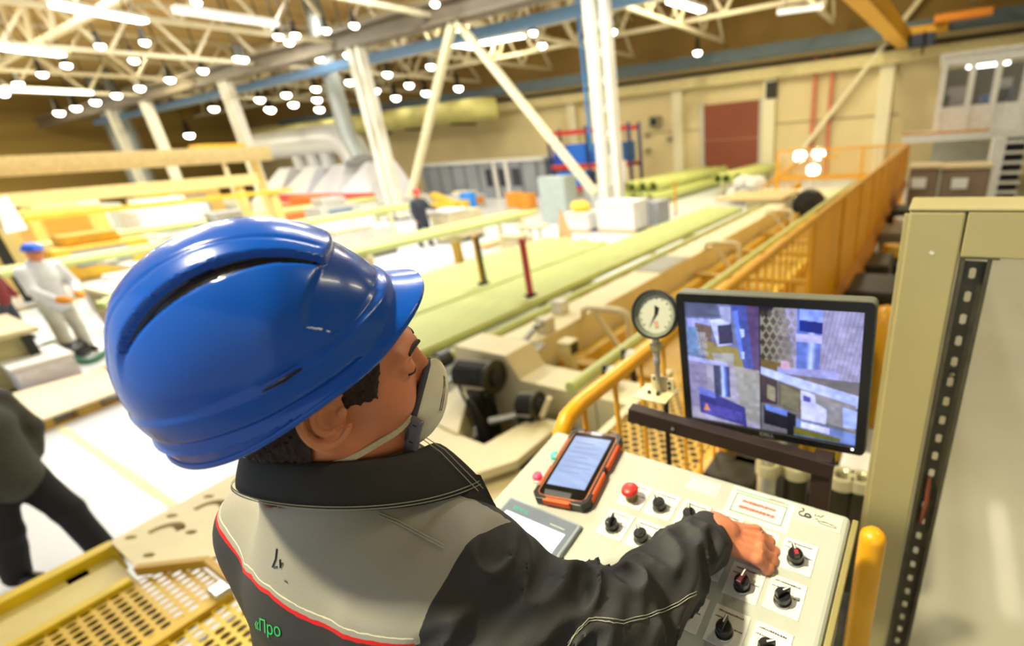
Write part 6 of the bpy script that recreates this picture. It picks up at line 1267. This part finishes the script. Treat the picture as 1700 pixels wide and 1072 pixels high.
# ================================================================ other people
def fig(name, label, base, yaw, h, j, cols, hat=None, res=.028, group=None):
    """a clothed figure from joints given in metres for a 1.8 m person, x right, y forward"""
    s = h/1.8; c, sn = math.cos(yaw), math.sin(yaw); B = np.array(base)
    def T(p): p = np.array(p)*s; return B+np.array([p[0]*c-p[1]*sn, p[0]*sn+p[1]*c, p[2]])
    J = {k: T(v) for k, v in j.items()}
    lo = np.min(list(J.values()), axis=0)-.25; hi = np.max(list(J.values()), axis=0)+.25
    def hd_(P): hc = J['head']; return smin(s_ell(P, hc, (.082, .095, .115)), s_cone(P, hc-[0, 0, .08], J['neck'], .055, .058), .03)
    def bd(P):
        d = hd_(P); d = smin(d, s_chain(P, [J['neck'], J['waist'], J['hip']], [.10, .12, .13], .05), .04)
        for q in 'lr':
            d = smin(d, s_chain(P, [J['sh'+q], J['el'+q], J['wr'+q], J['ha'+q]], [.055, .042, .03, .035], .02), .03)
            d = smin(d, s_chain(P, [J['th'+q], J['kn'+q], J['an'+q]], [.09, .06, .045], .03), .04)
        return d
    o = surfnet(bd, lo, hi, res); p = mesh(name, o, M_skin, loc=base, smooth=True, angle=180); tag(p, label, 'person', group)
    def top(P):
        d = s_chain(P, [J['neck']-[0, 0, .05], (J['neck']+J['waist'])/2, J['waist'], J['hip']-[0, 0, .06]], [.14, .19, .175, .19], .05)
        for q in 'lr': d = smin(d, s_chain(P, [J['sh'+q], J['el'+q], J['wr'+q]], [.085, .068, .055], .03), .05)
        return d-.012*vnoise(P*9)
    mesh('jacket', surfnet(top, lo, hi, res), cols[0], parent=p, smooth=True, angle=180)
    def tr(P):
        d = s_cone(P, J['hip']-[0, 0, .0], J['hip']-[0, 0, .02], .165, .16)
        for q in 'lr': d = smin(d, s_chain(P, [J['th'+q], J['kn'+q], J['an'+q]], [.115, .085, .075], .03), .05)
        return d-.01*vnoise(P*9)
    mesh('trousers', surfnet(tr, lo, hi, res), cols[1], parent=p, smooth=True, angle=180)
    for q in 'lr':
        a = J['an'+q]; f = T(np.array(j['an'+q])+[0, .14, -.04]); g = surfnet(lambda P: np.maximum(s_cone(P, a-[0, 0, .02], f, .055, .045), B[2]+.005-P[:, 2]), np.minimum(a, f)-.1, np.maximum(a, f)+.1, .016); mesh('shoe', g, M_black, parent=p, smooth=True, angle=180)
        if len(cols) > 2 and cols[2] is not None: g = surfnet(lambda P: s_chain(P, [J['wr'+q], J['ha'+q], J['ha'+q]+(J['ha'+q]-J['wr'+q])*.6], [.058, .062, .045], .02), J['ha'+q]-.25, J['ha'+q]+.25, .018); mesh('glove', g, cols[2], parent=p, smooth=True, angle=180)
    if hat is not None:
        hc = J['head']+[0, 0, .05]; f = T(np.array(j['head'])+[0, .1, .05])-hc; f[2] = 0; f /= np.linalg.norm(f)
        g = surfnet(lambda P: np.minimum(np.maximum(s_ell(P, hc, (.13, .13, .125)), hc[2]-P[:, 2]), np.maximum(s_ell(P, hc+f*.07, (.10, .10, .10)), np.abs(P[:, 2]-hc[2]-.005)-.008)), hc-.25, hc+.25, .014); mesh('hard_hat', g, hat, parent=p, smooth=True, angle=60)
    else: hc = J['head']; g = surfnet(lambda P: np.maximum(s_ell(P, hc+[0, 0, .015], (.092, .105, .118)), hc[2]-P[:, 2]), hc-.2, hc+.2, .02); mesh('hair', g, mat('dark_brown_hair', (50, 34, 22)), parent=p, smooth=True, angle=180)
    return p
base_j = dict(head=(0, .02, 1.66), neck=(0, 0, 1.48), waist=(0, 0, 1.10), hip=(0, 0, .95), shl=(-.19, 0, 1.42), shr=(.19, 0, 1.42), ell=(-.27, .02, 1.14), elr=(.27, .02, 1.14), wrl=(-.27, .12, .90), wrr=(.27, .12, .90), hal=(-.27, .15, .82), har=(.27, .15, .82), thl=(-.09, 0, .90), thr=(.09, 0, .90), knl=(-.11, .03, .50), knr=(.11, .03, .50), anl=(-.12, 0, .09), anr=(.12, 0, .09))
M_navy = mat('dark_navy_workwear', (48, 52, 66), .7); M_whs = mat('white_coverall', (226, 228, 232), .8, var=.08, scale=12); M_glv = mat('orange_work_glove', (240, 156, 20), .6); M_mar = mat('maroon_workwear', (120, 36, 40), .7); M_gkh = mat('dark_grey_workwear', (66, 66, 56), .75, var=.12, scale=20)
j1 = dict(base_j); j1.update(ell=(-.30, .10, 1.20), wrl=(-.34, .34, 1.18), hal=(-.35, .44, 1.16), anr=(.18, -.12, .09), knr=(.14, -.04, .5))
q = at_z(690, 319, 1.74); fig('person', 'distant worker in red helmet and dark navy overalls beside a yellow machine', (q.x, q.y, 0), math.radians(-95), 1.82, j1, (M_navy, M_navy), mat('red_helmet_plastic', (226, 44, 44), .4), res=.045)
j2 = dict(base_j); j2.update(head=(0, .16, 1.66), neck=(0, .08, 1.50), waist=(0, .02, 1.12), shl=(-.20, .08, 1.42), shr=(.20, .08, 1.42), ell=(-.26, .16, 1.14), elr=(.26, .20, 1.14), wrl=(-.14, .36, 1.0), wrr=(.16, .38, .98), hal=(-.10, .44, .98), har=(.12, .46, .96))
q = at_z(40, 415, 1.83); WX, WY = q.x, q.y
fig('person', 'worker in white coverall, blue helmet and orange gloves bending over a bench', (WX, WY, 0), math.radians(-70), 1.92, j2, (M_whs, mat('pale_grey_trousers', (206, 204, 190), .8), M_glv), mat('bright_blue_helmet', (30, 100, 226), .35), res=.03)
q = at_z(-8, 430, 1.6); fig('person', 'worker in maroon jacket half hidden behind the white coverall at the left edge', (q.x-.5, q.y-.2, 0), math.radians(-40), 1.75, base_j, (M_mar, M_navy), mat('white_helmet_plastic', (226, 226, 220), .4), res=.045)
j3 = dict(base_j); j3.update(wrl=(-.20, .03, .97), wrr=(.20, -.03, .97), hal=(-.15, .02, .90), har=(.15, -.02, .90), elr=(.24, -.06, 1.16), knl=(-.10, .16, .50), anl=(-.12, .20, .09), knr=(.12, -.06, .5), anr=(.12, -.20, .10))
q = at_z(25, 800, .98); fig('person', 'person in dark grey work jacket and black trousers walking past the yellow guard', (q.x-.42, q.y-.02, 0), math.radians(-60), 1.80, j3, (M_gkh, mat('black_trousers', (18, 18, 20), .8)), None, res=.022)
# work bench, pallet and clutter on the left
wb_ = thing('work_bench', 'beige work bench in front of the worker in white', 'bench', (WX+.9, WY-.5, 0)); M_ben = mat('beige_bench', (212, 196, 148), .6)
p = at_z(20, 540, .85); mesh('bench_top', MB().bb((p.x-1.2, p.y-1.6, .78), (p.x+.6, p.y+.15, .85)), M_ben, wb_, bevel=.01); mesh('cabinet', MB().bb((p.x-1.1, p.y-1.5, .05), (p.x+.5, p.y+.0, .78)), mat('beige_bench_side', (190, 176, 120), .6), wb_)
for dx in (-1.15, .5): mesh('leg', MB().bb((p.x+dx, p.y-.05, 0), (p.x+dx+.08, p.y+.05, .78)), M_dark, wb_)
pl = thing('wooden_pallet', 'low wooden pallet with pale board top on the hall floor', 'pallet', at_z(110, 650, 0)); M_pw = mat('pale_plywood', (244, 226, 186), .6, var=.04, scale=3); M_pk = mat('ochre_pallet_wood', (204, 160, 72), .7, var=.2)
P0, P1, P2, P3 = [at_z(x, y, .17) for x, y in ((12, 655), (172, 611), (219, 640), (52, 702))]
mesh('board_top', MB().prism([P0, P1, P2, P3], (0, 0, -.03)), M_pw, pl)
e = (P2-P3); e2 = (P0-P3)
for f in (0, .46, .92): 
    for f2 in (0, .85): c = P3+e*(f+.04)+e2*(f2+.07); mesh('block', MB().box((c.x, c.y, .08), (.22, .14, .12), Matrix.Rotation(math.atan2(e.y, e.x), 3, 'Z')), M_pk, pl)
for f2 in (.07, .92): a = P3+e2*f2; b = P2+e2*f2; mesh('bottom_board', MB().beam((a.x, a.y, .012), (b.x, b.y, .012), .12, .022), M_pk, pl)
wx = thing('white_box', 'white box on the floor beside the beige bench', 'box', at_z(60, 610, 0)); a = at_z(34, 636, 0)+Vector((.25, -.1, 0)); mesh('body', MB().bb((a.x-.2, a.y, 0), (a.x+.75, a.y+.6, .42)), mat('pale_lilac_box', (226, 222, 228), .6), wx, bevel=.02); mesh('lid', MB().bb((a.x-.22, a.y-.02, .42), (a.x+.77, a.y+.62, .46)), M_white, wx)
single('orange_block', MB().box(at_z(70, 632, .1), (.25, .2, .2)), mat('orange_block_wood', (230, 160, 80), .6), 'small orange block lying at the pallet corner', 'block', bevel=.01)
hz_ = [at_z(x, y, .03) for x, y in ((120, 595), (150, 600), (175, 585), (205, 572))]
single('green_hose', MB().tube(catmull(hz_, 6), .05, 10), mat('green_hose_rubber', (64, 130, 100), .6), 'dark green hose curling on the floor behind the pallet', 'hose', smooth=True)
q = at_z(110, 592, 0); single('black_bag', surfnet(lambda P: s_ell(P, (q.x, q.y, .12), (.45, .30, .16))-.05*vnoise(P*5), (q.x-.7, q.y-.6, .0), (q.x+.7, q.y+.6, .4), .05), M_black, 'black sack on the floor behind the pallet', 'bag', smooth=True, angle=180)
# machine bodies in the left background
lm = [(-9.5, 3.6, 1.0, .9, .7, (206, 198, 178), 'pale machine housing under the middle tube rack'), (-9.4, 5.4, .8, 1.2, .5, (150, 126, 56), 'ochre machine base behind the blue helmet'), (-13.5, 3.4, 1.6, 1.4, .8, (160, 136, 66), 'ochre brown machine block left of the middle tube rack'), (-13.6, 5.6, 1.2, 1.6, .9, (222, 218, 206), 'white machine block behind the middle tube rack'), (-15.5, 9, 1.6, 1.8, .9, (226, 222, 208), 'white cabinet between the two tube racks'), (-14.2, 12, 1.0, 1.4, 1.0, (214, 200, 160), 'cream cabinet near the red-helmet worker'), (-8.8, 9.2, .5, .6, .8, (232, 216, 170), 'cream stand with legs beside the red stop post')]
for k, (x, y, a, b, h, cc, lb) in enumerate(lm):
    t = thing('machine_housing', lb, 'machine', (x, y, 0)); mesh('body', MB().bb((x-a/2, y-b/2, .1), (x+a/2, y+b/2, h)), mat('housing_%d' % k, cc, .55, var=.15), t, bevel=.04); mesh('top_cover', MB().bb((x-a/2-.03, y-b/2-.03, h), (x+a/2+.03, y+b*.1, h+.08)), M_white if k % 2 else M_cream, t, bevel=.01); mesh('plinth', MB().bb((x-a/2+.05, y-b/2+.05, 0), (x+a/2-.05, y+b/2-.05, .1)), M_dark, t)
# gantry beams and yellow machines far left
for x, z, h, w_, y0, y1, cc, lb in ((-24, 3.05, .55, .6, -4, 11.4, (238, 214, 156), 'long beige gantry beam at the far left, upper one'), (-21.5, 2.25, .35, .5, -4, 9.5, (240, 216, 150), 'beige gantry beam in front of the upper one'), (-20.4, 1.92, .12, .4, -4, 10, (230, 190, 60), 'thin yellow rail under the gantry beams')):
    t = thing('gantry_beam', lb, 'beam', (x, 6, 0)); mesh('beam_body', MB().bb((x-w_/2, y0, z), (x+w_/2, y1, z+h)), mat('gantry_%d' % int(z*10), cc, .5), t)
    for y in (y0+.6, (y0+y1)/2, y1-.6): mesh('gantry_leg', MB().bb((x-.12, y-.12, 0), (x+.12, y+.12, z)), mat('gantry_leg_cream', (236, 208, 130), .5), t)
YM_ = [(-23.2, 1.0, 2.2, 3.0, 1.5, (226, 170, 40), 'big yellow machine at the left edge under the gantry'), (-22.9, 5.0, 1.7, 2.2, 1.3, (236, 188, 60), 'yellow machine under the gantry, second from the left edge'), (-22.8, 8.9, 1.6, 2.0, 1.4, (196, 200, 200), 'grey machine under the gantry between yellow ones'), (-23.2, 12.9, 1.4, 1.8, 1.4, (206, 206, 196), 'pale grey machine left of the first far column'), (-27.2, 14.2, 3.6, 1.4, 1.35, (226, 106, 30), 'bright orange machine below the second column'), (-19.6, 8.0, .7, 2.2, .55, (240, 196, 70), 'low yellow bench machine behind the far tube rack')]
for k, (x, y, a, b, h, cc, lb) in enumerate(YM_):
    t = thing('hall_machine', lb, 'machine', (x, y, 0)); mm_ = mat('hall_machine_%d' % k, cc, .5, var=.12)
    mesh('body', MB().bb((x-a/2, y-b/2, .0), (x+a/2, y+b/2, h*.75)), mm_, t, bevel=.05); mesh('head', MB().bb((x-a/3, y-b/3, h*.75), (x+a/3, y+b/4, h)), mm_, t, bevel=.05); mesh('panel', MB().bb((x+a/2, y-b/3, h*.3), (x+a/2+.03, y+b/4, h*.65)), (M_white, mat('blue_grey_panel', (130, 146, 170), .5))[k % 2], t)

XM = [(-30.5, -.5, 2.6, 2.2, 2.2, (236, 182, 60), 'tall yellow machine behind the gantry at the very left'), (-30.0, 3.0, 2.4, 2.4, 1.9, (226, 214, 190), 'cream machine behind the gantry beside the tall yellow one'), (-31.0, 6.2, 2.4, 2.2, 2.3, (232, 190, 96), 'ochre cabinet behind the gantry under the blue part'), (-30.4, 9.4, 2.2, 2.6, 1.8, (206, 210, 206), 'pale grey machine behind the gantry near its right end'), (-34.5, 10.5, 2.4, 1.6, 2.2, (214, 206, 176), 'beige cabinet far behind the gantry, left of the fume hood'), (-38, 4, 3, 3, 2.4, (220, 176, 84), 'large ochre machine in the back row behind the gantry'), (-38, 8.4, 3, 2.6, 2.0, (186, 190, 180), 'grey green machine in the back row behind the gantry'), (-39, 13, 3, 3, 2.4, (226, 190, 110), 'tan machine in the back row beside the fume hood'), (-22.0, 19.5, 2.0, 1.0, .9, (190, 194, 196), 'low grey machine behind the red-helmet worker'), (-16.0, 4.2, 1.6, 2.2, .75, (214, 206, 196), 'pale low table behind the worker in white')]
for k, (x, y, a, b, h, cc, lb) in enumerate(XM):
    t = thing('hall_machine', lb, 'machine', (x, y, 0)); mm_ = mat('back_machine_%d' % k, cc, .5, var=.15)
    mesh('body', MB().bb((x-a/2, y-b/2, .0), (x+a/2, y+b/2, h*.8)), mm_, t, bevel=.05); mesh('head', MB().bb((x-a/3, y-b/3, h*.8), (x+a/3, y+b/4, h)), (M_white, M_yel, M_cream)[k % 3], t, bevel=.05); mesh('door_panel', MB().bb((x+a/2, y-b/3, h*.25), (x+a/2+.03, y+b/4, h*.65)), (M_white, mat('blue_grey_panel', (130, 146, 170), .5), M_con)[k % 3], t)
for k, (x, y, z, s, cc, lb) in enumerate(((-28, .9, 3.5, 1.4, (240, 176, 40), 'orange yellow hoist box on top of the gantry at left'), (-27.5, 3.6, 3.62, .9, (236, 186, 50), 'yellow motor cover on the gantry beside the blue part'), (-24.2, 2.0, 3.62, .45, (60, 120, 210), 'small blue part lying on the upper gantry beam'), (-33.5, 13.6, 3.4, 1.3, (240, 180, 30), 'bright yellow hoist behind the second white column'))):
    t = thing('hoist_box', lb, 'hoist', (x, y, 0)); mesh('body', MB().box((x, y, z+s*.25), (s, s*1.6, s*.55)), mat('hoist_%d' % k, cc, .5), t, bevel=.05); (mesh('mast', MB().bb((x-.08, y-.08, 0), (x+.08, y+.08, z)), M_cream, t) if x != -24.2 else mesh('cap', MB().box((x, y, z+.28), (.3, .4, .1)), M_white, t))
a, b = at_z(0, 330, 1.3), at_z(40, 385, 1.3); t = thing('tilted_white_hood', 'tilted bright white sheet-metal hood at the left edge', 'hood', (-19.5, 1.6, 0))
g = MB(); q0, q1, q2, q3 = at_x(-6, 335, -19.8), at_x(12, 325, -19.8), at_x(47, 380, -19.3), at_x(10, 388, -19.3); g.prism([q0, q1, q2, q3], (-.25, .0, .0)); mesh('sheet', g, M_white, t, bevel=.02); mesh('support', MB().bb((-20.0, q2.y-.6, 0), (-19.85, q2.y-.4, q2.z+.1)), M_dark, t)
for k, (a, b, lb) in enumerate((((0, 410), (260, 445), 'long white beam lying across behind the worker in white'), ((180, 382), (300, 398), 'white flat bar behind the blue helmet top'))):
    A_, B_ = at_z(*a, .7), at_z(*b, .7); single('flat_bar', MB().beam(A_, B_, .28, .10), M_white, lb, 'bar', bevel=.01)
for k, (x, y, s, lb) in enumerate(((350, 345, .9, 'white wrapped pack below the orange machine, left one'), (385, 340, .8, 'white wrapped pack below the orange machine, right one'), (560, 385, .9, 'white wrapped pack behind the blue helmet, left one'), (612, 370, .5, 'white wrapped pack behind the blue helmet, right one'), (345, 372, .6, 'white rounded pack below the gantry, left of the orange machine'))):
    q = at_z(x, y, .3); single('wrapped_pack', surfnet(lambda P: s_ell(P, (q.x, q.y, .36), (s, s*.8, .42))-.12*vnoise(P*2.5), (q.x-1.4, q.y-1.4, .0), (q.x+1.4, q.y+1.4, 1.1), .09), M_white, lb, 'pack', smooth=True, angle=180)
# table with white top and stands near the red stop post
q = at_z(880, 372, .95); t = thing('white_stand', 'white legged stand near the orange marker at the end of the wide tube layer', 'stand', (q.x, q.y, 0)); mesh('top', MB().bb((q.x-.35, q.y-.2, .86), (q.x+.45, q.y+.25, .93)), M_cream, t)
for dx in (-.3, .02, .36): mesh('leg', MB().bb((q.x+dx, q.y-.15, 0), (q.x+dx+.08, q.y-.05, .86)), M_white, t)
q = at_z(752, 400, .6); t = thing('cream_stand', 'small cream stand behind the yellow and black stop post', 'stand', (q.x, q.y, 0)); mesh('top', MB().bb((q.x-.3, q.y-.2, .62), (q.x+.25, q.y+.2, .70)), M_cream, t); mesh('leg', MB().bb((q.x-.05, q.y-.05, 0), (q.x+.15, q.y+.12, .62)), M_yel, t)
q = at_z(935, 395, .0); single('wood_wedge', MB().prism([(q.x-.2, q.y, 0), (q.x+.35, q.y, 0), (q.x-.05, q.y, .9)], (0, .1, 0)), mat('raw_wood', (214, 176, 120)), 'leaning raw wood wedge beside the white stand', 'wood')
for k, (x, y) in enumerate(((775, 425), (800, 405))):
    q = at_z(x, y+5, 0); 
single('floor_plank', MB().box((at_z(830, 403, 0).x, at_z(830, 403, 0).y, .05), (.5, 1.8, .1)), mat('raw_wood', (214, 176, 120)), 'wooden plank on the floor between tube rack and stop posts', 'plank', bevel=.01)
# lettering and marks on the jacket back
def back_text(body, size, u0, w0, ang, m_, off=.0012):
    cu = bpy.data.curves.new('t', 'FONT'); cu.body = body; cu.size = size; cu.resolution_u = 3; tmp = bpy.data.objects.new('t', cu); me = bpy.data.meshes.new_from_object(tmp); bpy.data.objects.remove(tmp)
    v = np.array([x.co[:] for x in me.vertices]); f = [tuple(p.vertices) for p in me.polygons]; c, s = math.cos(ang), math.sin(ang)
    P = np.stack([u0+v[:, 0]*c-v[:, 1]*s, np.full(len(v), -.135), w0+v[:, 0]*s+v[:, 1]*c], 1); P = on_jacket(t2w(P), off); o = MB(); o.v = P; o.f = f; o.m = [0]*len(f); return o
M_gt = mat('green_embroidery', (30, 190, 90), .6)
q = w2t([[0, 0, 0]])
BT = (-.022, -.108)
bt_ = mesh('embroidery', back_text('«Про', .021, BT[0], BT[1], .18, M_gt), M_gt, parent=jme, recalc=False)
g = MB()
for pts in ([(0, .012), (-.001, .0), (-.006, -.012)], [(-.006, -.012), (.002, -.009)], [(.006, .001), (.007, -.009), (.010, -.002)], [(.014, -.022), (.017, -.023)]):
    P = on_jacket(t2w([[.010+a, -.105, -.022+b] for a, b in pts]), .0008); g.tube(P, .0007, 5)
mesh('pen_mark', g, M_ink, parent=jme)
hl_ = MB(); 
P = on_jacket(t2w([[-.060+.014*math.cos(a), -.052, .022+.008*math.sin(a)] for a in np.linspace(0, 2*math.pi, 14)]), .002); hl_.tube(P, .0022, 8); mesh('hanger_loop', hl_, mat('pale_loop', (190, 194, 214), .6), parent=jme, smooth=True)
